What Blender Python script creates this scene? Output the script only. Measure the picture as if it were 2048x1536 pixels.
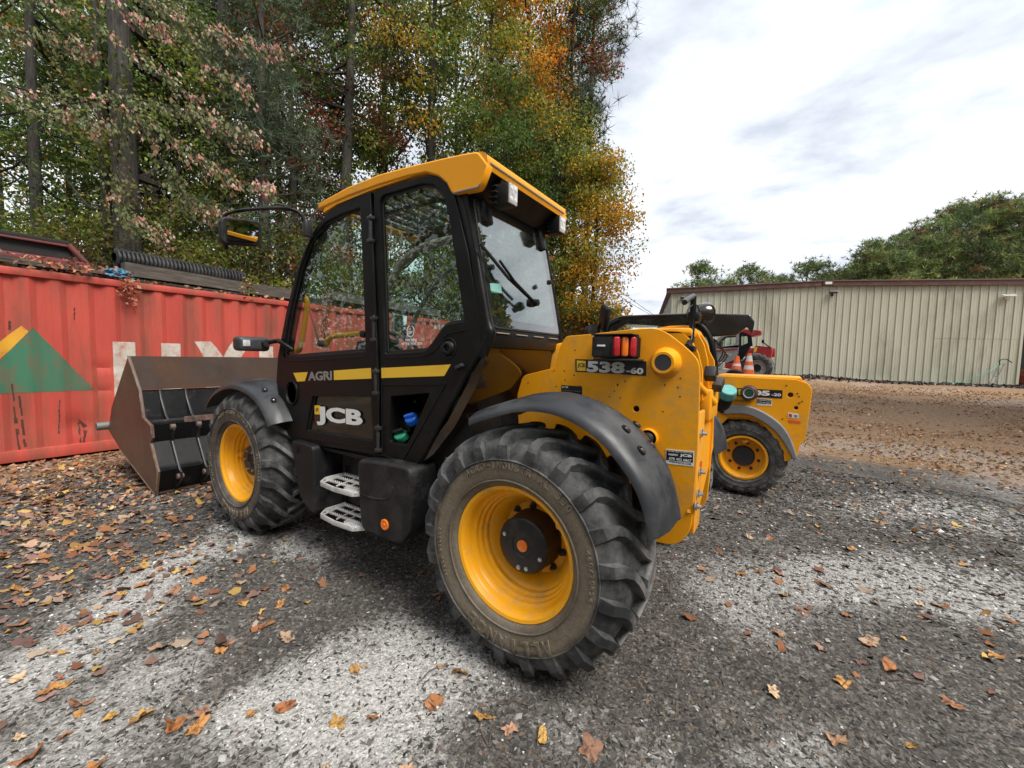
import bpy, bmesh, math, random
import numpy as np
from mathutils import Vector, Matrix, noise
from math import pi, sin, cos, radians
random.seed(7); rng = np.random.default_rng(11)
S = bpy.context.scene
for o in list(bpy.data.objects): bpy.data.objects.remove(o)
COL = S.collection

# ------------------------------------------------------------ camera, sky, sun, exposure
CAM_POS = Vector((-1.0477, 2.7645, 1.5667))
YAW, PITCH, ROLL = -0.99312, -0.065515, 0.022917
def cam_matrix():
    cy, sy, cp, sp = cos(YAW), sin(YAW), cos(PITCH), sin(PITCH)
    f = Vector((cy*cp, sy*cp, sp)); r = Vector((sy, -cy, 0)); u = r.cross(f)
    c, s = cos(ROLL), sin(ROLL)
    r2 = r*c+u*s; u2 = u*c-r*s
    m = Matrix((r2, u2, -f)).transposed().to_4x4()
    m.translation = CAM_POS
    return m
cd = bpy.data.cameras.new('camera'); cam = bpy.data.objects.new('camera', cd); COL.objects.link(cam)
cam.matrix_world = cam_matrix(); cd.sensor_width = 36; cd.lens = 830/2048*36; cd.clip_start = .05; cd.clip_end = 900
S.camera = cam
S.view_settings.view_transform = 'Standard'; S.view_settings.look = 'None'
S.view_settings.gamma = 1; S.view_settings.use_curve_mapping = False
S.view_settings.exposure = 1.55
SUN_EL, SUN_AZ = 54, 168          # degrees; azimuth is the heading towards the sun (from +X, counter-clockwise)
W = bpy.data.worlds.new('World'); S.world = W; W.use_nodes = True
nt = W.node_tree; nt.nodes.clear()
def N(nt, t, **k):
    n = nt.nodes.new(t)
    for a, b in k.items(): setattr(n, a, b)
    return n
def L(nt, a, b): nt.links.new(a, b)
sky = N(nt, 'ShaderNodeTexSky', sky_type='NISHITA', sun_disc=False)
sky.sun_elevation = radians(SUN_EL); sky.sun_rotation = radians(90-SUN_AZ); sky.air_density = 1.0; sky.dust_density = .6
b1 = N(nt, 'ShaderNodeBackground'); b1.inputs[1].default_value = .13; L(nt, sky.outputs[0], b1.inputs[0])
tc = N(nt, 'ShaderNodeTexCoord')
# clouds on a flat layer: divide the direction by its height
sx = N(nt, 'ShaderNodeSeparateXYZ'); L(nt, tc.outputs['Generated'], sx.inputs[0])
mz = N(nt, 'ShaderNodeMath', operation='ADD'); L(nt, sx.outputs[2], mz.inputs[0]); mz.inputs[1].default_value = .16
mz2 = N(nt, 'ShaderNodeMath', operation='MAXIMUM'); L(nt, mz.outputs[0], mz2.inputs[0]); mz2.inputs[1].default_value = .05
vd = N(nt, 'ShaderNodeVectorMath', operation='DIVIDE'); L(nt, tc.outputs['Generated'], vd.inputs[0])
cb = N(nt, 'ShaderNodeCombineXYZ')
for i in range(3): L(nt, mz2.outputs[0], cb.inputs[i])
L(nt, cb.outputs[0], vd.inputs[1])
mp = N(nt, 'ShaderNodeMapping'); mp.inputs['Rotation'].default_value = (0, 0, radians(-35)); mp.inputs['Scale'].default_value = (1.2, 1.45, 0); L(nt, vd.outputs[0], mp.inputs[0])
n1 = N(nt, 'ShaderNodeTexNoise'); n1.inputs['Scale'].default_value = 1.25; n1.inputs['Detail'].default_value = 8; n1.inputs['Roughness'].default_value = .58; n1.inputs['Distortion'].default_value = .12
L(nt, mp.outputs[0], n1.inputs['Vector'])
n2 = N(nt, 'ShaderNodeTexNoise'); n2.inputs['Scale'].default_value = .8; n2.inputs['Detail'].default_value = 5; n2.inputs['Roughness'].default_value = .5
mp2 = N(nt, 'ShaderNodeMapping'); mp2.inputs['Location'].default_value = (3.1, 1.4, 0); mp2.inputs['Scale'].default_value = (1, 1.5, 0); L(nt, vd.outputs[0], mp2.inputs[0]); L(nt, mp2.outputs[0], n2.inputs['Vector'])
cr = N(nt, 'ShaderNodeValToRGB'); L(nt, n1.outputs[0], cr.inputs[0])
cr.color_ramp.elements[0].position = .37; cr.color_ramp.elements[0].color = (.45, .49, .56, 1)
cr.color_ramp.elements[1].position = .70; cr.color_ramp.elements[1].color = (.87, .88, .905, 1)
e = cr.color_ramp.elements.new(.50); e.color = (.66, .695, .75, 1)
b2 = N(nt, 'ShaderNodeBackground'); b2.inputs[1].default_value = .53; L(nt, cr.outputs[0], b2.inputs[0])
cov = N(nt, 'ShaderNodeMapRange'); L(nt, n2.outputs[0], cov.inputs[0]); cov.inputs[1].default_value = .31; cov.inputs[2].default_value = .41
cov.inputs[3].default_value = .35; cov.inputs[4].default_value = 1
mx = N(nt, 'ShaderNodeMixShader'); L(nt, cov.outputs[0], mx.inputs[0]); L(nt, b1.outputs[0], mx.inputs[1]); L(nt, b2.outputs[0], mx.inputs[2])
wo = N(nt, 'ShaderNodeOutputWorld'); L(nt, mx.outputs[0], wo.inputs[0])
sl = bpy.data.lights.new('sun', 'SUN'); sl.energy = 1.5; sl.angle = radians(30); sl.color = (1, .95, .87)
so = bpy.data.objects.new('sun', sl); COL.objects.link(so)
_a, _e = radians(SUN_AZ), radians(SUN_EL)
so.rotation_euler = Vector((cos(_a)*cos(_e), sin(_a)*cos(_e), sin(_e))).to_track_quat('Z', 'Y').to_euler()
so.location = (0, 0, 30)

# ------------------------------------------------------------ helpers
def link(o, parent=None):
    COL.objects.link(o)
    if parent: o.parent = parent
    return o
def tag(o, label=None, cat=None, group=None, kind=None):
    if label: o['label'] = label
    if cat: o['category'] = cat
    if group: o['group'] = group
    if kind: o['kind'] = kind
    return o
def thing(name, label, cat, loc=(0, 0, 0), rz=0, group=None):
    o = bpy.data.objects.new(name, None); o.empty_display_size = .2
    o.location = loc; o.rotation_euler = (0, 0, rz); link(o)
    return tag(o, label, cat, group)
def fin(me, angle=35):
    if angle is None: return
    me.shade_smooth()
    me.set_sharp_from_angle(angle=radians(angle))
def mobj(name, me, mat, parent=None, angle=35):
    fin(me, angle)
    o = bpy.data.objects.new(name, me)
    if mat is not None:
        me.materials.clear()
        for m in (mat if isinstance(mat, (list, tuple)) else [mat]): me.materials.append(m)
    return link(o, parent)
def pyd(name, v, f, mat, parent=None, angle=35):
    me = bpy.data.meshes.new(name); me.from_pydata([tuple(x) for x in v], [], f); me.update()
    return mobj(name, me, mat, parent, angle)
def bmo(name, bm, mat, parent=None, angle=35):
    bmesh.ops.recalc_face_normals(bm, faces=bm.faces)
    me = bpy.data.meshes.new(name); bm.to_mesh(me); bm.free()
    return mobj(name, me, mat, parent, angle)
def box(bm, c, s, bev=0, rot=None, seg=2):
    r = bmesh.ops.create_cube(bm, size=1)
    vs = r['verts']
    m = Matrix.Translation(c) @ (rot.to_4x4() if rot else Matrix()) @ Matrix.Diagonal((s[0], s[1], s[2], 1))
    bmesh.ops.transform(bm, matrix=m, verts=vs)
    if bev:
        es = list({e for v in vs for e in v.link_edges})
        bmesh.ops.bevel(bm, geom=es, offset=bev, segments=seg, affect='EDGES', profile=.5)
    return bm
def bxo(name, c, s, mat, parent=None, bev=.004, rot=None):
    return bmo(name, box(bmesh.new(), c, s, bev, rot), mat, parent)
def smooth_path(pts, n=6):
    P = [Vector(q) for q in pts]
    if len(P) < 3: return P
    out = []
    for i in range(len(P)-1):
        p0, p1, p2, p3 = P[max(i-1, 0)], P[i], P[i+1], P[min(i+2, len(P)-1)]
        for k in range(n):
            t = k/n
            out.append(.5*((2*p1)+(p2-p0)*t+(2*p0-5*p1+4*p2-p3)*t*t+(3*p1-p0-3*p2+p3)*t**3))
    out.append(P[-1]); return out
def tube(bm, path, r, seg=8, cap=True):
    P = [Vector(q) for q in path]; n = len(P)
    R_ = r if isinstance(r, (list, tuple)) else [r]*n
    rings = []; prev = None
    for i, q in enumerate(P):
        t = (P[min(i+1, n-1)]-P[max(i-1, 0)])
        if t.length < 1e-9: t = Vector((0, 0, 1))
        t.normalize()
        if prev is None:
            a = t.orthogonal().normalized()
        else:
            a = prev-t*prev.dot(t)
            a = a.normalized() if a.length > 1e-6 else t.orthogonal().normalized()
        prev = a; b = t.cross(a)
        rings.append([bm.verts.new(q+(a*cos(2*pi*k/seg)+b*sin(2*pi*k/seg))*R_[i]) for k in range(seg)])
    for i in range(n-1):
        for k in range(seg):
            bm.faces.new((rings[i][k], rings[i][(k+1) % seg], rings[i+1][(k+1) % seg], rings[i+1][k]))
    if cap:
        bm.faces.new(rings[0][::-1]); bm.faces.new(rings[-1])
    return bm
def tubo(name, path, r, mat, parent=None, seg=10, smooth=0):
    if smooth: path = smooth_path(path, smooth)
    return bmo(name, tube(bmesh.new(), path, r, seg), mat, parent, 50)
def lathe(bm, prof, c=(0, 0, 0), axis='Y', seg=48, close=False, cap0=True):
    """prof: list of (along_axis, radius)"""
    rings = []
    for a, r in prof:
        ring = []
        for k in range(seg):
            t = 2*pi*k/seg
            if axis == 'Y': v = (c[0]+r*cos(t), c[1]+a, c[2]+r*sin(t))
            elif axis == 'Z': v = (c[0]+r*cos(t), c[1]+r*sin(t), c[2]+a)
            else: v = (c[0]+a, c[1]+r*cos(t), c[2]+r*sin(t))
            ring.append(bm.verts.new(v))
        rings.append(ring)
    for i in range(len(rings)-1):
        for k in range(seg):
            bm.faces.new((rings[i][k], rings[i][(k+1) % seg], rings[i+1][(k+1) % seg], rings[i+1][k]))
    if prof[0][1] > 1e-4 and not close and cap0: bm.faces.new(rings[0])
    if prof[-1][1] > 1e-4 and not close: bm.faces.new(rings[-1][::-1])
    return bm
def lato(name, prof, c, mat, parent=None, axis='Y', seg=40, cap0=True):
    return bmo(name, lathe(bmesh.new(), prof, c, axis, seg, False, cap0), mat, parent)
def fillet(pts, seg=5):
    out = []; n = len(pts)
    for i, q in enumerate(pts):
        p = Vector(q[:2]); r = q[2] if len(q) > 2 else 0
        if r <= 0: out.append(p); continue
        a = Vector(pts[i-1][:2])-p; b = Vector(pts[(i+1) % n][:2])-p
        d = min(r, a.length*.48, b.length*.48)
        A = p+a.normalized()*d; B = p+b.normalized()*d
        for k in range(seg+1):
            t = k/seg
            out.append(A*(1-t)**2+p*2*t*(1-t)+B*t*t)
    return out
def curve_mesh(polys, ext, bev=0, res=1):
    c = bpy.data.curves.new('c', 'CURVE'); c.dimensions = '2D'; c.fill_mode = 'BOTH'
    c.extrude = max(ext-bev, 0); c.bevel_depth = bev; c.bevel_resolution = res
    for P in polys:
        s = c.splines.new('POLY'); s.points.add(len(P)-1)
        for i, q in enumerate(P): s.points[i].co = (q[0], q[1], 0, 1)
        s.use_cyclic_u = True
    o = bpy.data.objects.new('c', c); me = bpy.data.meshes.new_from_object(o)
    bpy.data.objects.remove(o); bpy.data.curves.remove(c)
    return me
def frame(o, ex, ey, ez):
    m = Matrix((Vector(ex).normalized(), Vector(ey).normalized(), Vector(ez).normalized())).transposed().to_4x4()
    m.translation = Vector(o); return m
MY = lambda y: frame((0, y, 0), (1, 0, 0), (0, 0, 1), (0, -1, 0))        # local x->X, y->Z
MX = lambda x: frame((x, 0, 0), (0, 1, 0), (0, 0, 1), (1, 0, 0))         # local x->Y, y->Z
MZ = lambda z: frame((0, 0, z), (1, 0, 0), (0, 1, 0), (0, 0, 1))
def plate(name, pts, M, thick, mat, parent=None, holes=(), bev=0, side=0, curve=False, angle=35):
    """solid plate from an outline; side: -1/0/1 offset of the slab along local z"""
    pl = [fillet(pts)]+[fillet(h) for h in holes]
    me = curve_mesh(pl, thick/2, bev)
    me.transform(M @ Matrix.Translation((0, 0, side*thick/2)))
    return mobj(name, me, mat, parent, angle)
def text_mesh(s, size, ext=.0008, bold=0, space=1, width=None):
    c = bpy.data.curves.new('t', 'FONT'); c.body = s; c.size = size; c.extrude = ext; c.offset = bold*size
    c.align_x = 'CENTER'; c.align_y = 'CENTER'; c.space_character = space; c.resolution_u = 3
    o = bpy.data.objects.new('t', c); me = bpy.data.meshes.new_from_object(o)
    bpy.data.objects.remove(o); bpy.data.curves.remove(c)
    if width:
        xs = [v.co.x for v in me.vertices]; w = max(xs)-min(xs); cx = (max(xs)+min(xs))/2
        for v in me.vertices: v.co.x = (v.co.x-cx)*width/w
    return me
def text_on(name, s, o, ex, ey, size, mat, parent, ext=.0008, bold=0, width=None, height=None, space=1):
    me = text_mesh(s, size, ext, bold, space, width)
    if height:
        ys = [v.co.y for v in me.vertices]; h = max(ys)-min(ys); cy = (max(ys)+min(ys))/2
        for v in me.vertices: v.co.y = (v.co.y-cy)*height/h
    ex = Vector(ex).normalized(); ez = ex.cross(Vector(ey)).normalized(); ey = ez.cross(ex)
    me.transform(frame(o, ex, ey, ez))
    return mobj(name, me, mat, parent, None)
def join_mesh(name, mes, mat, parent=None, angle=35):
    bm = bmesh.new()
    for m in mes: bm.from_mesh(m)
    me = bpy.data.meshes.new(name); bm.to_mesh(me); bm.free()
    return mobj(name, me, mat, parent, angle)
def circ(cx, cy, r, n=24, ry=None): return [(cx+r*cos(2*pi*k/n), cy+(ry or r)*sin(2*pi*k/n)) for k in range(n)]
def dup(o, parent=None):
    c = o.copy(); COL.objects.link(c); c.parent = parent
    for ch in o.children: dup(ch, c)
    return c

# ------------------------------------------------------------ materials
MATS = {}
def mat(name, col, rough=.5, metal=0, n=0, nscale=8, col2=None, bump=0, bscale=60, spec=.5, stretch=(1, 1, 1), coat=0, dirt=None, damt=0, dscale=3, detail=6, thresh=.5):
    m = bpy.data.materials.new(name); m.use_nodes = True; t = m.node_tree; b = t.nodes['Principled BSDF']
    b.inputs['Base Color'].default_value = (*col, 1); b.inputs['Roughness'].default_value = rough; b.inputs['Metallic'].default_value = metal
    b.inputs['Specular IOR Level'].default_value = spec
    if coat: b.inputs['Coat Weight'].default_value = coat; b.inputs['Coat Roughness'].default_value = .08
    tc = N(t, 'ShaderNodeTexCoord'); mp = N(t, 'ShaderNodeMapping'); mp.inputs['Scale'].default_value = stretch
    L(t, tc.outputs['Object'], mp.inputs[0])
    c = None
    if col2 is not None:
        nz = N(t, 'ShaderNodeTexNoise'); nz.inputs['Scale'].default_value = nscale; nz.inputs['Detail'].default_value = detail; nz.inputs['Roughness'].default_value = .62
        L(t, mp.outputs[0], nz.inputs['Vector'])
        r = N(t, 'ShaderNodeMapRange'); r.inputs[1].default_value = thresh-.14; r.inputs[2].default_value = thresh+.14; L(t, nz.outputs[0], r.inputs[0])
        mx = N(t, 'ShaderNodeMix', data_type='RGBA'); L(t, r.outputs[0], mx.inputs[0]); mx.inputs[6].default_value = (*col, 1); mx.inputs[7].default_value = (*col2, 1)
        c = mx.outputs[2]
    if dirt is not None:
        nz = N(t, 'ShaderNodeTexNoise'); nz.inputs['Scale'].default_value = dscale; nz.inputs['Detail'].default_value = 9; nz.inputs['Roughness'].default_value = .7
        L(t, mp.outputs[0], nz.inputs['Vector'])
        r = N(t, 'ShaderNodeMapRange'); r.inputs[1].default_value = .62-damt*.4; r.inputs[2].default_value = .78-damt*.2; L(t, nz.outputs[0], r.inputs[0])
        mx = N(t, 'ShaderNodeMix', data_type='RGBA'); L(t, r.outputs[0], mx.inputs[0])
        if c: L(t, c, mx.inputs[6])
        else: mx.inputs[6].default_value = (*col, 1)
        mx.inputs[7].default_value = (*dirt, 1); c = mx.outputs[2]
        rr = N(t, 'ShaderNodeMapRange'); rr.inputs[3].default_value = rough; rr.inputs[4].default_value = min(rough+.35, .95); L(t, r.outputs[0], rr.inputs[0]); L(t, rr.outputs[0], b.inputs['Roughness'])
    if c: L(t, c, b.inputs['Base Color'])
    if bump:
        nz = N(t, 'ShaderNodeTexNoise'); nz.inputs['Scale'].default_value = bscale; nz.inputs['Detail'].default_value = 5; L(t, mp.outputs[0], nz.inputs['Vector'])
        bp_ = N(t, 'ShaderNodeBump'); bp_.inputs['Strength'].default_value = 1; bp_.inputs['Distance'].default_value = bump; L(t, nz.outputs[0], bp_.inputs['Height']); L(t, bp_.outputs[0], b.inputs['Normal'])
    MATS[name] = m; return m
def glassmat(name, tint=(.80, .9, .87), ior=1.5, rough=0, extra=0.0, dust=.04):
    m = bpy.data.materials.new(name); m.use_nodes = True; t = m.node_tree; t.nodes.clear()
    tr = N(t, 'ShaderNodeBsdfTransparent'); tr.inputs[0].default_value = (*tint, 1)
    gl = N(t, 'ShaderNodeBsdfGlossy'); gl.inputs[0].default_value = (1, 1, 1, 1); gl.inputs[1].default_value = rough
    fr = N(t, 'ShaderNodeFresnel'); fr.inputs[0].default_value = ior
    geo = N(t, 'ShaderNodeNewGeometry')
    # same reflectance from both faces of the pane
    iv = N(t, 'ShaderNodeMix', data_type='FLOAT'); L(t, geo.outputs['Backfacing'], iv.inputs[0]); iv.inputs[2].default_value = ior; iv.inputs[3].default_value = 1/ior
    L(t, iv.outputs[0], fr.inputs[0])
    ad = N(t, 'ShaderNodeMath', operation='ADD', use_clamp=True); L(t, fr.outputs[0], ad.inputs[0]); ad.inputs[1].default_value = extra
    mx = N(t, 'ShaderNodeMixShader'); L(t, ad.outputs[0], mx.inputs[0]); L(t, tr.outputs[0], mx.inputs[1]); L(t, gl.outputs[0], mx.inputs[2])
    df = N(t, 'ShaderNodeBsdfDiffuse'); df.inputs[0].default_value = (.45, .45, .42, 1)
    tcn = N(t, 'ShaderNodeTexCoord'); nz = N(t, 'ShaderNodeTexNoise'); nz.inputs['Scale'].default_value = 4; nz.inputs['Detail'].default_value = 8; L(t, tcn.outputs['Object'], nz.inputs['Vector'])
    mr = N(t, 'ShaderNodeMapRange'); mr.inputs[1].default_value = .35; mr.inputs[2].default_value = .8; mr.inputs[3].default_value = dust*.4; mr.inputs[4].default_value = dust*2; L(t, nz.outputs[0], mr.inputs[0])
    m2 = N(t, 'ShaderNodeMixShader'); L(t, mr.outputs[0], m2.inputs[0]); L(t, mx.outputs[0], m2.inputs[1]); L(t, df.outputs[0], m2.inputs[2])
    out = N(t, 'ShaderNodeOutputMaterial'); L(t, m2.outputs[0], out.inputs[0]); return m
DUST = (.20, .17, .13)
yel = mat('yellow_paint', (.93, .385, .009), .42, col2=(.89, .36, .008), nscale=1.5, bump=.0005, bscale=45, spec=.3, dirt=(.56, .30, .07), damt=.22, dscale=3.2)
yel2 = mat('yellow_wheel_paint', (.93, .415, .010), .36, spec=.4, dirt=(.55, .32, .10), damt=.26, dscale=6, bump=.0004, bscale=60)
blk = mat('black_satin_paint', (.0065, .0066, .007), .36, spec=.22, dirt=(.015, .0145, .0145), damt=.3, dscale=4, bump=.0004, bscale=90)
blkgloss = mat('black_gloss_paint', (.018, .010, .006), .10, coat=.6, dirt=(.03, .025, .02), damt=.2, dscale=5)
plast = mat('grey_black_plastic', (.026, .028, .033), .38, bump=.0006, bscale=300, dirt=(.075, .075, .078), damt=.4, dscale=3)
plast2 = mat('moulded_black_plastic', (.010, .010, .011), .45, spec=.3, bump=.0008, bscale=250, dirt=(.05, .047, .044), damt=.35, dscale=4)
dark = mat('dark_underside', (.012, .011, .010), .7, dirt=(.06, .05, .04), damt=.5)
rubber_seal = mat('rubber_seal', (.015, .015, .015), .6)
steel = mat('bright_steel', (.62, .62, .60), .32, 1, bump=.0006, bscale=120, dirt=(.3, .28, .25), damt=.3, dscale=12)
alu = mat('cast_aluminium_step', (.62, .615, .60), .42, .2, dirt=(.3, .29, .27), damt=.2, dscale=14)
white = mat('white_print', (.78, .78, .76), .45, dirt=(.5, .5, .48), damt=.15)
decal_y = mat('yellow_print', (.86, .52, .04), .42)
decal_k = mat('black_print', (.012, .012, .013), .35)
grey_t = mat('grey_print', (.25, .24, .23), .45)
orange = mat('orange_reflector', (.92, .20, .01), .3, coat=.6)
redl = mat('red_lamp_lens', (.45, .012, .02), .15, coat=1)
orl = mat('amber_lamp_lens', (.85, .20, .01), .15, coat=1)
lens = mat('clear_lamp_lens', (.70, .70, .72), .12, 0, coat=1, col2=(.45, .45, .47), nscale=30)
mirror = mat('mirror_glass', (.82, .84, .84), .02, 1)
tan = mat('tan_trim', (.34, .27, .20), .7)
greyin = mat('grey_cab_trim', (.17, .175, .17), .6)
seatm = mat('seat_fabric', (.02, .02, .022), .9)
blue = mat('blue_cap', (.01, .13, .62), .4); green = mat('green_cap', (.03, .32, .19), .45); teal = mat('teal_cap', (.10, .38, .36), .5, col2=(.16, .44, .40), nscale=20)
glass = glassmat('cab_glass', (.84, .92, .89), 1.42, extra=.0, dust=.012)
glass_r = glassmat('rear_glass', (.62, .72, .68), 1.7, extra=.13, dust=.012)
glass_d = glassmat('dark_glass', (.30, .33, .30), 1.5, extra=.0, dust=.02)

# ------------------------------------------------------------ numpy noise
_T = rng.random((256, 256))
def vnoise(x, y, f):
    x = np.asarray(x)*f+37.3; y = np.asarray(y)*f+11.7
    xi = np.floor(x).astype(int); yi = np.floor(y).astype(int); fx = x-xi; fy = y-yi
    fx = fx*fx*(3-2*fx); fy = fy*fy*(3-2*fy)
    g = lambda i, j: _T[(xi+i) % 256, (yi+j) % 256]
    return (g(0, 0)*(1-fx)+g(1, 0)*fx)*(1-fy)+(g(0, 1)*(1-fx)+g(1, 1)*fx)*fy
def fbm(x, y, f, o=4):
    s = 0; a = 1; t = 0
    for i in range(o):
        s = s+a*vnoise(x, y, f*2.03**i); t += a; a *= .5
    return s/t
def sstep(a, b, x):
    t = np.clip((np.asarray(x)-a)/(b-a), 0, 1); return t*t*(3-2*t)
BA = np.array([4.5, -22.2]); BD = np.array([-.962, -.273]); BN = np.array([.273, -.962])   # building wall line
WBX = 2.759
def ground_h(x, y, fine=True):
    x = np.asarray(x, float); y = np.asarray(y, float)
    h = .72*sstep(-3.5, -17, y)
    d = (x-BA[0])*BN[0]+(y-BA[1])*BN[1]; s = (x-BA[0])*BD[0]+(y-BA[1])*BD[1]
    h = h+.17*np.exp(-((d+1.2)/1.3)**2)*sstep(9.5, 6.5, s)*sstep(-8, 0, s)*(.7+.6*vnoise(x, y, 1.3))
    h = h+.6*np.exp(-((x-12)/2.5)**2)*sstep(4, -2, y)*0
    if fine:
        damp = .35+.65*sstep(1.6, 3.5, np.hypot(x-.2, y-.9))
        h = h+(fbm(x, y, .5, 3)-.5)*.10*damp+(fbm(x, y, 5, 3)-.5)*.016
        for wx_, wy_ in ((0, .94), (WBX, .94), (0, -.94), (WBX, -.94)): h = h+.022*np.exp(-((x-wx_)/.34)**2-((y-wy_)/.30)**2)
        # wheel ruts crossing the yard
        h = h+.025*np.sin((y+9+.2*x)*2.4)*sstep(-6.5, -9, y)*sstep(-20, -16, y)*vnoise(x*.3, y, .8)
    return h
SAND = [  # centre, radii, angle, strength: pale sandy patches
    [(1.280,2.313)][0]+(.55, .36, -1, .62),
    [(2.756,1.166)][0]+(.36, .16, -.4, .85), [(2.120,0.966)][0]+(.5, .15, -.4, .75),
    [(-0.893,-0.287)][0]+(.5, .34, -1.4, .6), [(-1.539,-1.051)][0]+(1.2, .45, -2.6, .66), [(-2.205,-1.366)][0]+(.9, .5, -2.6, .66),
    [(-2.475,-3.470)][0]+(1.3, .5, -2.6, .6), [(-1.122,0.851)][0]+(.26, .14, -2.2, .5), [(-2.891,-3.126)][0]+(.8, .3, -2.8, .5),
    [(-0.700,1.189)][0]+(.15, .1, -1, .35), [(-0.364,1.293)][0]+(.16, .1, -1, .4),
]
SANDP = [([(0.754,2.254),(0.974,2.101),(1.024,1.907),(0.932,1.647),(0.828,1.366),(0.673,1.024),(0.271,1.050),(-0.017,1.185),(-0.036,1.405),(-0.021,1.581),(-0.079,1.726)], .86, .20),
         ([(1.982,2.674),(2.273,2.540),(2.306,2.276),(2.599,1.981),(2.863,1.609),(3.012,1.137),(2.561,1.176),(2.219,1.554),(1.845,1.897),(1.735,2.120),(1.690,2.277),(1.549,2.498),(1.604,2.646)], .76, .18)]
def sdist(x, y, P):
    d = np.full(x.shape, 1e9); ins = np.zeros(x.shape, bool)
    for i in range(len(P)):
        ax_, ay_ = P[i-1]; bx_, by_ = P[i]; ex, ey = bx_-ax_, by_-ay_
        t = np.clip(((x-ax_)*ex+(y-ay_)*ey)/(ex*ex+ey*ey), 0, 1); d = np.minimum(d, np.hypot(x-ax_-t*ex, y-ay_-t*ey))
        c = ((ay_ > y) != (by_ > y)) & (x < (bx_-ax_)*(y-ay_)/(by_-ay_+1e-12)+ax_); ins ^= c
    return np.where(ins, d, -d)
def sand_f(x, y):
    x = np.asarray(x, float); y = np.asarray(y, float)
    wx = x+(fbm(x, y, 2.2, 4)-.5)*.5; wy = y+(fbm(x+9, y+4, 2.2, 4)-.5)*.5
    s = np.zeros_like(x)
    for cx, cy, ra, rb, an, st in SAND:
        c_, s_ = math.cos(an), math.sin(an)
        u = ((wx-cx)*c_+(wy-cy)*s_)/ra; v = (-(wx-cx)*s_+(wy-cy)*c_)/rb
        s = np.maximum(s, st*sstep(1.6, .35, np.sqrt(u*u+v*v)))
    near = np.hypot(x-CAM_POS.x, y-CAM_POS.y) < 9
    wx = x+(fbm(x, y, 3, 5)-.5)*.42; wy = y+(fbm(x+9, y+4, 3, 5)-.5)*.42
    for P, st, ed in SANDP:
        q = np.zeros_like(x); q[near] = st*sstep(-ed, ed, sdist(wx[near], wy[near], P)); s = np.maximum(s, q)
    s = np.maximum(s, .38*sstep(.56, .74, fbm(x, y, .55, 4)))
    return s
def brown_f(x, y):
    """leaf-brown dirt towards the far right and the strip before the container"""
    x = np.asarray(x, float); y = np.asarray(y, float)
    a = sstep(-4.2, -6.5, y+.25*x+(fbm(x, y, .7, 3)-.5)*2.5)*sstep(2, 0, x)
    b = sstep(4.0, 5.6, x+(fbm(x, y, .8, 3)-.5)*1.5)
    return np.clip(np.maximum(a, b*.75), 0, 1)

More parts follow.
